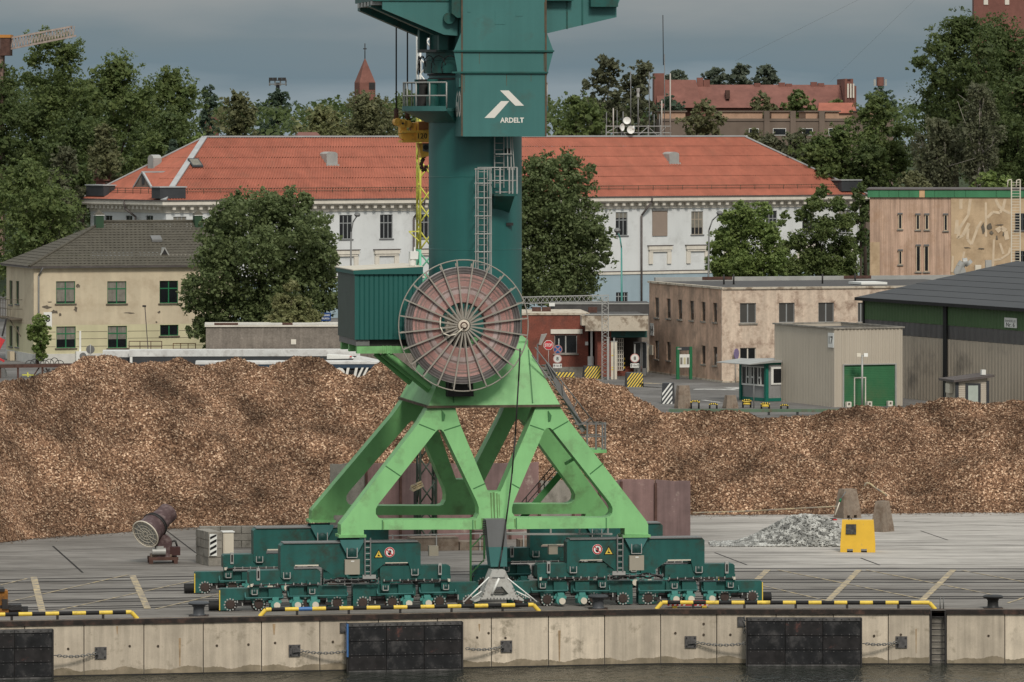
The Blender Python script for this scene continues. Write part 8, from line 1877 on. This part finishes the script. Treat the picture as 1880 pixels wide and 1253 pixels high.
for x0, x1, y, nm in ((188, 262, 652, 0), (238, 660, 648, 1)):
 a, b = TR2.u(x0), TR2.u(x1); z = TR2.p(300, y)[1]; v0 = 3 if nm == 0 else 0
 mb = MB(); mb.box(a, b, v0, v0 + 2.5, .9, z); mb.build('box_body', M['dgrey'], t); mb = MB(); mb.box(a - .05, b + .05, v0 - .05, v0 + 2.55, z - .3, z + .2); mb.build('roof', M['trroof'], t)
 mb = MB(); mb.box(a + .4, b - .4, v0 + .5, v0 + 2, .55, .9); mb.build('chassis', M['dark'], t)
 for u in (a + 1, a + 2.3, b - 2): mb = MB(); mb.lathe([(.2, -.15), (.5, -.15), (.5, .15), (.2, .15)], (u, v0 + .3, .5), (0, 1, 0), 14); mb.build('wheel', M['black'], t)
 mb = MB(); mb.box(a + .02, a + .22, v0 - .03, v0, z - 1.2, z - .1); mb.build('end_post', M['white'], t)
TR3 = Fr.at(650, 433, 0); t = thing('white_truck_cab_deflector', 'white truck cab roof with deflector at the right end of the trailers', 'truck', TR3)
q = lambda x, y: TR3.p(x, y, 0)
mb = MB(); mb.plate([q(x, y) for x, y in ((640, 700), (640, 668), (655, 655), (672, 658), (690, 662), (720, 668), (722, 700))], 0, 2.3); mb.build('cab_roof', M['trroof'], t); mb = MB(); mb.plate([q(x, y) for x, y in ((600, 660), (600, 652), (640, 654), (650, 659))], .3, 2); mb.build('side_fairing', M['white'], t); mb = MB(); (a, z1), (b, z0) = q(642, 654), q(646, 656); mb.box(a, b, -.05, .2, z0, z1); mb.build('marker_lamp', M['red'], t)
mb = MB(); mb.lathe([(.2, -.15), (.5, -.15), (.5, .15), (.2, .15)], (1, .3, .5), (0, 1, 0), 14); mb.build('wheel', M['black'], t); mb = MB(); (a, z1), (b, _) = q(640, 690), q(722, 690); mb.box(a, b, .05, 2.25, .5, z1); mb.build('cab_body', M['trblue'], t)
SCF = Fr.at(60, 435, 4); t = thing('rusty_trailer_frame', 'rusty steel flatbed frame with hoses and yellow scrap below it at the left edge', 'frame', SCF)
q = lambda x, y, v=0: (SCF.p(x, y, v)[0], v, SCF.p(x, y, v)[1])
mb = MB()
for v in (0, 2.0): mb.bar(q(-30, 673, v), q(150, 671, v), .12, .28);
mb.build('side_beam', M['rust'], t)
mb = MB()
for x in (0, 33, 78): mb.bar(q(x, 672, .1), (q(x, 672, .1)[0], .1, 0), .16, .16); mb.bar(q(x, 672, 1.9), (q(x, 672, 1.9)[0], 1.9, 0), .16, .16)
for xa, ya, xb, yb_ in ((62, 690, 72, 675), (84, 676, 93, 692), (40, 695, 120, 697), (34, 697, 85, 699)): mb.bar(q(xa, ya, .3), q(xb, yb_, .3), .1)
mb.build('leg_frame', M['rust'], t)
mb = MB(); r = random.Random(3)
for k in range(7):
 x = 55 + k * 9; mb.path([q(x + 8 * math.cos(t_), 668 - 6 * math.sin(t_) * (1 + .4 * (k % 3)), .3 + .2 * k) for t_ in np.linspace(0, math.pi, 8)], .03, 5)
for k in range(4): x = 85 + k * 9; mb.path([q(x + 6 * math.cos(t_), 677 + 6 * math.sin(t_), .2 + .1 * k) for t_ in np.linspace(0, math.pi, 8)], .03, 5)
mb.build('hoses', M['dark'], t)
sc_ = thing('yellow_scrap', 'heap of yellow painted scrap bars under the rusty frame', 'scrap', loc=(0, 0, 0))
for k in range(16):
 x, y = r.uniform(36, 86), r.uniform(688, 699); p = P(x, y, 436 + r.uniform(0, 1.5)); d_ = Vector((r.uniform(-.5, .5), r.uniform(-.2, .2), r.uniform(-.15, .25))); mb = MB(); mb.bar(p - d_, p + d_, .09, .1); mb.build('scrap_bar', M['acid'] if k % 3 else M['galvd'], sc_)
mb = MB(); a, b = P(34, 699, 436), P(92, 701, 436); mb.box(a.x, b.x, 435.8, 438, 0, a.z - .1); mb.build('scrap_bin', M['dark'], sc_)
tk = Fr.at(6, 437, 0); t = thing('grey_tank', 'grey dented tank with a sloping side at the left edge under the rusty frame', 'tank', tk); q = lambda x, y: tk.p(x, y, 0)
mb = MB(); mb.plate([q(-25, 700), q(14, 702), q(10, 680), q(8, 676), q(-25, 676)], -.8, .6); mb.build('tank_body', M['galvd'], t); mb = MB(); (a, z1), (b, z0) = q(-20, 700), q(12, 706); mb.box(a, b, -.7, .5, 0, z1); mb.build('stand', M['dark'], t)
dg = Fr.at(2, 436, 0); t = thing('drill_boom', 'red and white boom with a dark arm reaching up at the far left edge', 'boom', dg); q = lambda x, y: (dg.p(x, y, 0)[0], 0, dg.p(x, y, 0)[1])
mb = MB(); mb.bar(q(4, 618), q(12, 585), .1, .14); mb.build('dark_arm', M['dark'], t); mb = MB(); mb.bar(q(-8, 646), q(5, 622), .3, .45); mb.build('red_section', M['red'], t); mb = MB(); mb.bar(q(-6, 656), q(8, 664), .12, .16); mb.build('red_section', M['red'], t); mb = MB(); mb.bar(q(4, 632), q(7, 618), .2, .2); mb.build('joint', M['galvd'], t); mb = MB(); mb.bar(q(-6, 700), q(-6, 640), .3); mb.build('mast', M['dark'], t)
for (xa, xb, yt, yb_, lab) in ((237, 297, 627, 645, 'rusty brown guard rail before the middle window of the cream house'), (318, 359, 631, 645, 'shorter orange rusty guard rail right of the brown one, by the cream house')):
 f = Fr.at((xa + xb) / 2, 452, 0); t = thing('platform_rail', lab, 'railing', f); q = lambda x, y, v=0: (f.p(x, y, v)[0], v, f.p(x, y, v)[1])
 mb = MB()
 for v in (0, 1.2):
  for y in (yt, yt + 10): mb.bar(q(xa, y, v), q(xb, y, v), .06)
  for k in range(4): x = xa + (xb - xa) * k / 3; p = q(x, yt, v); mb.bar(p, (p[0], v, 0), .06)
 for x in (xa, xb): mb.bar(q(x, yt, 0), q(x, yt, 1.2), .06)
 mb.build('rail_frame', mat('orange rust rail', (.22, .105, .045), rough=.9, var=.3, scale=3) if xa > 300 else M['rust'], t)
f = Fr.at(268, 450, 0); t = thing('thin_pole', 'thin leaning dark pole with a small camera in front of the cream house', 'pole', f); mb = MB(); u, z = f.p(266, 563); u2, z2 = f.p(272, 645); mb.bar((u2, 0, 0), (u2, 0, z2), .07); mb.bar((u2, 0, z2), (u, 0, z), .07); mb.build('pole', M['gutter'], t); mb = MB(); mb.box(u - .2, u + .1, -.1, .1, z - .05, z + .1); mb.build('camera', M['dark'], t)
f = Fr.at(166, 455, 0); t = thing('traffic_sign', 'grey back of a round road sign with a plate below, before the cream house', 'sign', f); mb = MB(); u, z = f.p(166, 642); mb.tube((u, -.03, z), (u, .0, z), .36, 24); mb.build('disc', M['galvd'], t); mb = MB(); mb.tube((u, -.06, 0), (u, -.06, z + .45), .035, 8); mb.build('post', M['galv'], t); mb = MB(); mb.box(u - .35, u + .4, -.03, 0, z - .95, z - .5); mb.build('lower_plate', M['galvd'], t)
f = Fr.at(596, 447, 4); t = thing('direction_sign', 'blue road direction sign with white place names beside the equipment cabin', 'sign', f); u, z = f.p(598, 582); s = f.m()
mb = MB(); mb.box(u - 9.5 * s, u + 9.5 * s, -.04, .02, z - 7.5 * s, z + 7.5 * s); o = mb.build('sign_panel', mat('road sign blue', (.012, .055, .20), rough=.4), t); text('lettering', 'KAUNAS', M['white'], o, (u, -.047, z + 3 * s), (1, 0, 0), (0, 0, 1), width=14 * s, height=3.6 * s, bold=.02); text('lettering', 'PALANGA', M['white'], o, (u, -.047, z - 3 * s), (1, 0, 0), (0, 0, 1), width=14 * s, height=3.6 * s, bold=.02)
for sx in (-6 * s, 6 * s): mb = MB(); mb.tube((u + sx, .05, 0), (u + sx, .05, z + 7 * s), .05, 6); mb.build('post', M['galv'], t)
def lamp(x, yb_, xt, yt, Y, lab, side=1, m='galv', arm=True):
 f = Fr.at(x, Y, 0); t = thing('lamp_post', lab, 'street lamp', f, 'curved street lamps'); q = lambda a, b: (f.p(a, b)[0], 0, f.p(a, b)[1]); top = q(xt, yt); mb = MB()
 p1 = q(x + (xt - x) * .12, yt + (30 if arm else 0)); base = (0, 0, 0); mid = q(x + (xt - x) * .4, yt + 12)
 mb.tube(base, p1, .11, 8, .07); mb.tube(p1, mid, .065, 8); mb.tube(mid, top, .06, 8); mb.build('post', M[m], t)
 mb = MB(); c = Vector(top); mb.lathe([(.0, -.1), (.24, -.06), (.30, .12), (.2, .24), (.0, .28)], c, (0, -.3, 1), 14); mb.build('lamp_head', M['galvd'], t)
lamp(643, 600, 656, 396, 505, 'slim street lamp rising over the equipment cabin before the white house', m='galvd')
lamp(1142, 580, 1133, 425, 470, 'pale green street lamp bending left in front of the white house', m='tealm')
lamp(1299, 560, 1321, 393, 490, 'tall street lamp bending right beside the rounded ash tree', m='galvd')
f = Fr.px(1583, 749, 0); t = thing('floodlight_post', 'grey post with two white floodlights standing before the green roller door', 'lamp', f); u, z = f.p(1583, 652); mb = MB(); mb.tube((0, 0, 0), (0, 0, z), .07, 8); mb.bar((-.22, 0, z - .05), (.22, 0, z - .05), .05); mb.build('post', M['galv'], t)
for sx, m in ((-.25, 'cream'), (.25, 'white')): mb = MB(); mb.hexa([(sx - .14, -.25, z - .12), (sx + .14, -.25, z - .12), (sx + .14, .1, z - .05), (sx - .14, .1, z - .05)], [(sx - .14, -.2, z + .12), (sx + .14, -.2, z + .12), (sx + .14, .12, z + .12), (sx - .14, .12, z + .12)]); mb.build('floodlight', M[m], t)
def truss(f, p, q_, w, n, name, lab):
 t = thing(name, lab, 'gantry', f); p, q_ = Vector(p), Vector(q_); d = (q_ - p); x, y, _ = basis(d); mb = MB(); cs = [(-1, -1), (1, -1), (1, 1), (-1, 1)]
 for a, b in cs: mb.bar(p + x * a * w / 2 + y * b * w / 2, q_ + x * a * w / 2 + y * b * w / 2, .06)
 for k in range(n):
  for j in range(4):
   a, b = cs[j], cs[(j + 1) % 4]
   if k % 2: a, b = b, a
   mb.bar(p + d * (k / n) + x * a[0] * w / 2 + y * a[1] * w / 2, p + d * ((k + 1) / n) + x * b[0] * w / 2 + y * b[1] * w / 2, .035)
 mb.build('lattice', M['galv'], t); return t
f = Fr.px(1111, 697, 0); q = lambda x, y: (f.p(x, y)[0], 0, f.p(x, y)[1])
t = truss(f, (0, 0, 0), q(1111, 545), .5, 22, 'gate_gantry', 'grey lattice gantry over the port gate, horizontal truss on a lattice leg')
p, q_ = Vector(q(900, 553)), Vector(q(1118, 548)); x, y, _ = basis(q_ - p); mb = MB(); cs = [(-1, -1), (1, -1), (1, 1), (-1, 1)]; d = q_ - p; n = 26; w_ = .5
for a, b in cs: mb.bar(p + x * a * w_ / 2 + y * b * w_ / 2, q_ + x * a * w_ / 2 + y * b * w_ / 2, .06)
for k in range(n):
 for j in range(4):
  a, b = cs[j], cs[(j + 1) % 4]
  if k % 2: a, b = b, a
  mb.bar(p + d * (k / n) + x * a[0] * w_ / 2 + y * a[1] * w_ / 2, p + d * ((k + 1) / n) + x * b[0] * w_ / 2 + y * b[1] * w_ / 2, .035)
mb.build('cross_truss', M['galv'], t)
mb = MB(); c = q(1014, 560); mb.box(c[0] - .25, c[0] + .2, -.4, .0, c[2] - .1, c[2] + .15); mb.build('camera', M['white'], t)
mb = MB(); z_ = p.z; mb.bar((p.x, 0, 0), p, .3); mb.build('far_leg', M['galv'], t)
for x, yt, yb_, wpx, m, lab in ((1016.5, 630, 686, 9, 'white', 'white gate post behind the no stopping sign'), (982, 630, 668, 8, 'white', 'white gate post at the edge of the green portal head'), (1116.5, 621, 698, 4, 'galv', 'thin grey gate pole right of the lattice leg'), (1124, 628, 697, 4.5, 'cream', 'cream gate post with yellow marks, left of a pair'), (1130.5, 628, 697, 4.5, 'cream', 'cream gate post right of the yellow marked one'), (1127.5, 622, 696, 2.5, 'galv', 'slim grey pipe between two cream gate posts'), (1154, 635, 684, 9, 'cream', 'broad cream gate post beside the second weight limit sign'), (1190, 634, 684, 7, 'cream', 'cream gate post against the corner of block 14'), (1086, 596, 673, 4, 'white', 'white pipe mast in front of the brick gatehouse wall')):
 f = Fr.px(x, yb_ if yb_ > 680 else 690, 0); t = thing('gate_post', lab, 'post', f); z = f.p(x, yt)[1]; s = f.m(); mb = MB(); mb.box(-wpx * s / 2, wpx * s / 2, 0, wpx * s * .8, 0, z); mb.build('post', M[m], t); mb = MB(); mb.box(-wpx * s / 2 - .03, wpx * s / 2 + .03, -.03, wpx * s * .8 + .03, z, z + .05); mb.build('cap', M['galv'], t)
 if 'yellow' in lab and 'left' in lab:
  for y in (653, 675, 679): zz = f.p(x, y)[1]; mb = MB(); mb.box(-.06, .08, -.012, .0, zz - .04, zz + .04); mb.build('mark', M['yellow'], t)
f = Fr.px(1086, 690, 0); t = thing('wall_cabinet', 'white utility cabinet at the foot of the pipe mast by the gatehouse', 'cabinet', f); (a, z1), (b, z0) = f.p(1079, 655), f.p(1090, 674); mb = MB(); mb.box(a, b, .1, .4, 0, z1); mb.build('body', M['white'], t)
f = Fr.px(1145.5, 690, 0); t = thing('striped_pole', 'short black and yellow striped pole in the covered gate', 'pole', f); z = f.p(1145, 657)[1]
for k in range(8): mb = MB(); mb.tube((0, 0, z * k / 8), (0, 0, z * (k + 1) / 8), .09, 8); mb.build('band', M['yellow'] if k % 2 else M['black'], t)
def disc(par, nm, u, v, z, r, m, th=.02): mb = MB(); mb.tube((u, v, z), (u, v - th, z), r, 28); return mb.build(nm, m, par)
def signpost(x, yb_, lab, zt_y):
 f = Fr.px(x, yb_, 0); t = thing('road_sign', lab, 'road sign', f); z = f.p(x, zt_y)[1]; mb = MB(); mb.tube((0, .05, 0), (0, .05, z), .045, 8); mb.build('post', M['galv'], t); return f, t
M['signred'] = mat('sign red', (.52, .05, .06), rough=.4); M['signblue'] = mat('sign blue', (.02, .13, .36), rough=.4); M['signpink'] = mat('faded sign red', (.55, .26, .24), rough=.5)
f, t = signpost(1007, 690, 'red octagonal stop sign partly hidden by the gate post', 640); u, z = f.p(1007, 634); r_ = 9 * f.m()
mb = MB(); mb.plate([(u + r_ * 1.06 * math.cos(math.pi * (k + .5) / 4), z + r_ * 1.06 * math.sin(math.pi * (k + .5) / 4)) for k in range(8)], -.02, 0); mb.build('white_border', M['white'], t); mb = MB(); mb.plate([(u + r_ * .96 * math.cos(math.pi * (k + .5) / 4), z + r_ * .96 * math.sin(math.pi * (k + .5) / 4)) for k in range(8)], -.03, -.02); o = mb.build('sign_face', M['signred'], t); text('lettering', 'STOP', M['white'], o, (u, -.036, z), (1, 0, 0), (0, 0, 1), width=13 * f.m(), height=6 * f.m(), bold=.02)
def weight(f, t, x, y, yp):
 u, z = f.p(x, y); s = f.m(); disc(t, 'red_rim', u, -.02, z, 8.3 * s, M['signpink']); o = disc(t, 'sign_face', u, -.041, z, 7.0 * s, M['white']); text('number', '8', M['print'], o, (u, -.066, z), (1, 0, 0), (0, 0, 1), height=6.5 * s, bold=.02)
 z2 = f.p(x, yp)[1]; mb = MB(); mb.box(u - 8 * s, u + 8 * s, -.05, -.02, z2 - 4 * s, z2 + 4 * s); o = mb.build('plate', M['white'], t); text('lettering', '10m', M['print'], o, (u, -.056, z2), (1, 0, 0), (0, 0, 1), width=7 * s, height=3.4 * s, bold=.01)
 for sx in (-6, 6): mb = MB(); mb.plate([(u + (sx - 1.6) * s, z2 + .3 * s), (u + (sx + 1.6) * s, z2 + .3 * s), (u + sx * s, z2 + 3 * s)], -.056, -.05); mb.box(u + (sx - .5) * s, u + (sx + .5) * s, -.056, -.05, z2 - 3 * s, z2 + .3 * s); mb.build('arrow', M['print'], o)
f, t = signpost(1026, 692, 'blue no stopping sign with a weight limit 8 sign and distance plate below', 622); u, z = f.p(1024, 642); s = f.m()
disc(t, 'red_rim', u, -.02, z, 8.4 * s, M['signpink']); o = disc(t, 'sign_face', u, -.041, z, 6.9 * s, M['signblue']); mb = MB()
for sg in (-1, 1): mb.bar((u - 4.7 * s, -.064 - .001 * sg, z - sg * 4.7 * s), (u + 4.7 * s, -.064 - .001 * sg, z + sg * 4.7 * s), .004, 2.0 * s)
mb.build('cross', M['signpink'], o); weight(f, t, 1023.5, 659, 672)
f, t = signpost(1165.5, 692, 'weight limit 8 sign with a distance plate, standing behind the right hand striped block', 632); weight(f, t, 1165.5, 658, 671.5)
f = Fr.px(1352, 703, 60); t = thing('round_sign_edge', 'faded violet round sign seen nearly edge on beside block 14', 'sign', f); z = f.p(1352, 650)[1]; mb = MB(); mb.tube((0, -.02, z), (0, .02, z), .42, 24); mb.build('disc', mat('faded violet sign', (.22, .17, .30), rough=.6), t); mb = MB(); mb.tube((0, .05, 0), (0, .05, z), .03, 6); mb.build('post', M['galv'], t)
f = Fr.px(1004, 668, 0); t = thing('flood_lamp', 'silver floodlight on a bracket above the stop sign', 'lamp', Fr.at(996, 300, 0)); f = Fr.at(996, 300, 0); u, z = f.p(997, 623); mb = MB(); mb.hexa([(u - .25, -.1, z - .3), (u - .1, -.1, z - .33), (u - .1, .2, z - .33), (u - .25, .2, z - .3)], [(u - .1, -.15, z + .25), (u + .22, -.15, z + .3), (u + .22, .25, z + .3), (u - .1, .25, z + .25)]); mb.build('lamp_head', M['galv'], t); mb = MB(); mb.bar((u - .15, .05, z - .3), (u - .3, .05, z - .3), .1); mb.bar((u - .3, .05, z - .3), (u - .3, .05, 0), .1); mb.build('bracket', M['galvd'], t)
def striped(x0, x1, y0, yb_, deg, lab, D_=1.6, cols=('yellow', 'dark'), n=6):
 f = Fr.px((x0 + x1) / 2, yb_, deg); t = thing('striped_block', lab, 'barrier', f, 'striped concrete blocks at the gate'); a, b = f.u(x0), f.u(x1); z = f.p((x0 + x1) / 2, y0)[1]
 mb = MB(); mb.hexa([(a, 0, 0), (b, 0, 0), (b, D_, 0), (a, D_, 0)], [(a + .06, .1, z), (b - .06, .1, z), (b - .06, D_ - .1, z), (a + .06, D_ - .1, z)]); o = mb.build('block_body', M['dgrey'], t)
 for k in range(-2, n):
  u = a + (b - a) * (k + .25) / n; w_ = (b - a) / n * .48; sl = z * .75
  pts = [(u, 0), (u + w_, 0), (u + w_ + sl, z), (u + sl, z)]
  for lim, sg in ((a + .07, 1), (b - .07, -1)):
   new = []
   for (p, q_), (r_, s_) in zip(pts, pts[1:] + pts[:1]):
    i0, i1 = (p - lim) * sg >= 0, (r_ - lim) * sg >= 0
    if i0: new.append((p, q_))
    if i0 != i1: tt = (lim - p) / (r_ - p); new.append((lim, q_ + (s_ - q_) * tt))
   pts = new
   if len(pts) < 3: break
  if len(pts) < 3: continue
  mb = MB(); mb.prism(pts, [], lambda p, q_, tt: (p, -.012 + .1 * q_ / z + (.01 if tt else 0), q_)); mb.build('stripe', M[cols[0]], o)
 return t
striped(1072, 1104, 673, 696, 4, 'black and yellow striped block in the middle, before the brick wall'); striped(1150, 1182, 685, 711, 4, 'black and yellow striped block at the right, under the second weight limit sign'); striped(1018, 1056, 684, 703, 4, 'black and yellow striped block mostly sunk behind the chip heap')
striped(1214, 1236, 704, 742, -8, 'white and black striped tilted concrete block on the yard', 1.2, ('white', 'dark'), 3)
g = Fr.px(1254, 750, 20); barrier(g, 27 * g.m(), .8, 42 * g.m(), .25, M['concb'], 'concrete_barrier_block', 'rounded brown concrete block beside the white striped one on the yard', slots=False)
g = Fr.px(1341, 750, 20); barrier(g, 24 * g.m(), .8, 24 * g.m(), .30, M['concb'], 'concrete_barrier_block', 'small pinkish concrete block alone on the yard before the kiosk', slots=False)
for x0, x1, yb_, yt, lab in ((1269, 1283, 751, 737, 'first black and yellow hoop guard, by the rounded concrete block'), (1303, 1316, 751, 742, 'second black and yellow hoop guard, left of the small pinkish block'), (1398, 1412, 751, 741, 'black and yellow hoop guard in front of the kiosk, right of the double one'), (1434, 1446, 751, 744, 'black and yellow hoop guard at the corner of the ribbed shed'), (1364, 1378, 749, 735, 'double stacked black and yellow hoop guard before the kiosk')):
 f = Fr.px((x0 + x1) / 2, yb_, 0); t = thing('hoop_guard', lab, 'guard', f, 'small hoop guards on the yard'); a, b = f.u(x0), f.u(x1); z = f.p(x0, yt)[1]; n = 7; pts = [(a, 0, 0), (a, 0, z * .8)] + [(a + (b - a) * k / n, 0, z) for k in range(n + 1)] + [(b, 0, z * .8), (b, 0, 0)]
 for k, (p, q_) in enumerate(zip(pts[:-1], pts[1:])): mb = MB(); mb.tube(p, q_, .07, 6); mb.build('band', M['black'] if k % 2 == 0 else M['yellow'], t)
 if 'double' in lab: mb = MB(); mb.tube((a, 0, z * .5), (b, 0, z * .5), .07, 6); mb.tube((a, .3, z * .7), (b, .3, z * .7), .07, 6); mb.build('cross_bar', M['yellow'], t)
f = Fr.px(1450, 763, 0); t = thing('green_edge_beam', 'long low green steel edge beam behind the chip heap before the ribbed shed', 'barrier', f); a, b = f.u(1228), f.u(1648); z1, z0 = f.p(1450, 751.5)[1], f.p(1450, 757)[1]; mb = MB(); mb.box(a, b, 0, .3, z0, z1); mb.build('beam', mat('grey green beam paint', (.10, .16, .105), rough=.6, var=.2, scale=1, dirt=(.12, .09, .06), dscale=2, dthr=.6), t)
for k in range(8): u = a + (b - a) * (k + .5) / 8; mb = MB(); mb.box(u - .08, u + .08, .05, .25, 0, z0); mb.build('post', M['dgrey'], t)
f = Fr.px(1410, 752, 0); t = thing('sign_pole_bare', 'thin bare grey pole in front of the kiosk', 'pole', Fr.px(1384, 750, 0)); mb = MB(); mb.tube((0, 0, 0), (0, 0, Fr.px(1384, 750).p(1384, 707)[1]), .04, 6); mb.build('pole', M['galvd'], t)
f = Fr.px(1257, 697, 11); t = thing('info_board', 'green framed notice board with three white sheets before block 14', 'notice board', f); q = lambda x, y: f.p(x, y)
(a, z1), (b, _) = q(1242, 637), q(1271, 637)
for x0, x1 in ((1242, 1247.5), (1266, 1271)): mb = MB(); mb.box(f.u(x0), f.u(x1), -.02, .22, 0, z1); mb.build('post', M['gwin'], t)
z0 = q(1257, 644)[1]; mb = MB(); mb.box(f.u(1247.5), f.u(1266), .02, .18, z0, z1 - .02); o = mb.build('header', M['dgrey'], t)
mb = MB(); mb.box(f.u(1244), f.u(1251), -.035, -.021, z0 + .08, z1 - .1); mb.build('header_plate', M['galv'], o)
z2, z3 = q(1257, 651)[1], q(1257, 675)[1]; mb = MB(); mb.box(f.u(1247.5), f.u(1266), .02, .15, z3, z2); o = mb.build('case', M['white'], t)
for k in range(3): u0 = f.u(1249 + k * 6); mb = MB(); mb.box(u0, f.u(1249 + k * 6 + 4), .005, .02, z3 + .25, z2 - .25); mb.build('notice_sheet', M['curtain'] if k != 1 else M['clow'], o)
f = Fr.px(1407, 738, 30); t = thing('gate_kiosk', 'green framed grey gate kiosk with white windows and an overhanging pale canopy', 'kiosk', f)
dl = f.v(1361, 0); z1 = f.p(1407, 670)[1]; zw0, zw1 = f.p(1407, 707)[1], f.p(1407, 676)[1]; L_ = 2.6
mb = MB(); mb.box(.04, L_, .04, dl - .04, .25, z1); mb.build('panel', M['kgrey'], t)
mb = MB()
for p in ((0, 0), (0, dl), (L_, 0), (L_, dl)): mb.box(p[0] - .12, p[0] + .12, p[1] - .12, p[1] + .12, .0, z1 + .1)
for z in ((.02, .25), (z1, z1 + .12)): mb.box(-.05, .06, 0, dl, *z); mb.box(0, L_, -.05, .06, *z)
mb.build('frame', M['teal3'], t)
mb = MB(); mb.box(-.02, .035, .14, dl - .14, zw0, zw1); mb.build('window_band', M['glass'], t)
mb = MB(); mb.box(-.06, .03, .12, dl - .12, zw0 - .12, zw0); mb.box(-.06, .03, .12, dl - .12, zw1, zw1 + .08)
for k in (0, .18, .30, .48, .6, .68, .8, 1): v = .14 + (dl - .28) * k; mb.box(-.06, .03, v - .05, v + .05, zw0, zw1)
for a_, b_ in ((.18, .30), (.48, .6), (.68, .8)): mb.box(-.055, .03, .14 + (dl - .28) * a_, .14 + (dl - .28) * b_, (zw0 + zw1) / 2 - .18, (zw0 + zw1) / 2 - .06)
mb.build('window_frame', M['white'], t)
mb = MB(); mb.box(.4, L_ - .3, -.03, .03, zw0, zw1 + .05); o = mb.build('front_window', M['white'], t); mb = MB(); mb.box(.6, L_ - .5, -.04, -.03, zw0 + .12, zw1 - .08); mb.build('pane', M['glass'], o)
mb = MB(); mb.hexa([(-1.9, -.6, z1 + .05), (.2, -.6, z1 + .16), (.2, dl + .4, z1 + .16), (-1.9, dl + .4, z1 + .05)], [(-1.9, -.6, z1 + .10), (.2, -.6, z1 + .34), (.2, dl + .4, z1 + .34), (-1.9, dl + .4, z1 + .10)]); mb.box(.2, L_ + .2, -.2, dl + .2, z1 + .14, z1 + .30); mb.build('canopy', M['galv'], t)
f = Fr.px(1757, 758, 14); t = thing('weighbridge_hut', 'small grey boarded hut with a dark sloping roof and pale door against the hall', 'hut', f)
dl = max(1.2, f.v(1736, 0)); L_ = f.u(1813); z1 = f.p(1757, 701)[1]; z2 = f.p(1813, 694)[1]
nb = 16
for k in range(nb):
 za, zb_ = z1 * k / nb, z1 * (k + 1) / nb; mb = MB(); mb.hexa([(0, -.03, za), (L_, -.03, za), (L_, .05, za), (0, .05, za)], [(0, .0, zb_), (L_, .0, zb_), (L_, .05, zb_), (0, .05, zb_)]); mb.build('board', M['ribbed'], t)
 mb = MB(); mb.hexa([(-.03, .05, za), (.05, .05, za), (.05, dl, za), (-.03, dl, za)], [(.0, .05, zb_), (.05, .05, zb_), (.05, dl, zb_), (.0, dl, zb_)]); mb.build('board', M['ribbed'], t)
mb = MB(); mb.box(.05, L_ - .02, .05, dl, 0, z1); mb.plate([(0, z1), (L_, z1), (L_, z2 + .05)], 0, dl); mb.build('wall', M['ribbed'], t)
mb = MB()
for u in (0, L_): mb.box(u - .10, u + .10, -.08, .1, 0, z1 + .02)
mb.box(-.08, .1, dl - .1, dl + .1, 0, z1); mb.build('corner_trim', M['dgrey'], t)
mb = MB(); mb.hexa([(-.35, -.35, z1 - .04), (L_ + .4, -.35, z2 + .06), (L_ + .4, dl + .5, z2 + .06), (-.35, dl + .5, z1 - .04)], [(-.35, -.35, z1 + .12), (L_ + .4, -.35, z2 + .22), (L_ + .4, dl + .5, z2 + .22), (-.35, dl + .5, z1 + .12)]); mb.build('roof', M['gutter'], t)
a, b = f.u(1772), f.u(1800); zt_ = f.p(1785, 704)[1]; mb = MB(); mb.box(a, b, -.07, -.035, 0, zt_); o = mb.build('door_frame', M['dgrey'], t); mb = MB(); mb.box(a + .2, b - .2, -.08, -.07, .1, zt_ - .16); mb.build('door_pane', mat('frosted door pane', (.42, .47, .42), rough=.4), o)
v = dl * .5; mb = MB(); mb.box(-.3, -.05, v - .5, v + .4, z1 * .62, z1 * .92); mb.build('air_conditioner', M['cream'], t); mb = MB(); mb.box(L_ * .86, L_ * .86 + .3, .3, .6, z2 + .2, z2 + .55); mb.build('roof_vent', M['white'], t)
t = thing('overhead_wire', 'thin overhead wire rising to the upper right across the sky, right one', 'wire', loc=(0, 0, 0)); mb = MB(); mb.tube(P(1525, 150, 640), P(1700, -20, 600), .010, 4); mb.build('wire', M['galvd'], t)
t = thing('overhead_wire', 'thin overhead wire rising across the sky above the brick hall, left one', 'wire', loc=(0, 0, 0)); mb = MB(); mb.tube(P(1350, 112, 640), P(1600, -12, 600), .010, 4); mb.build('wire', M['galvd'], t)
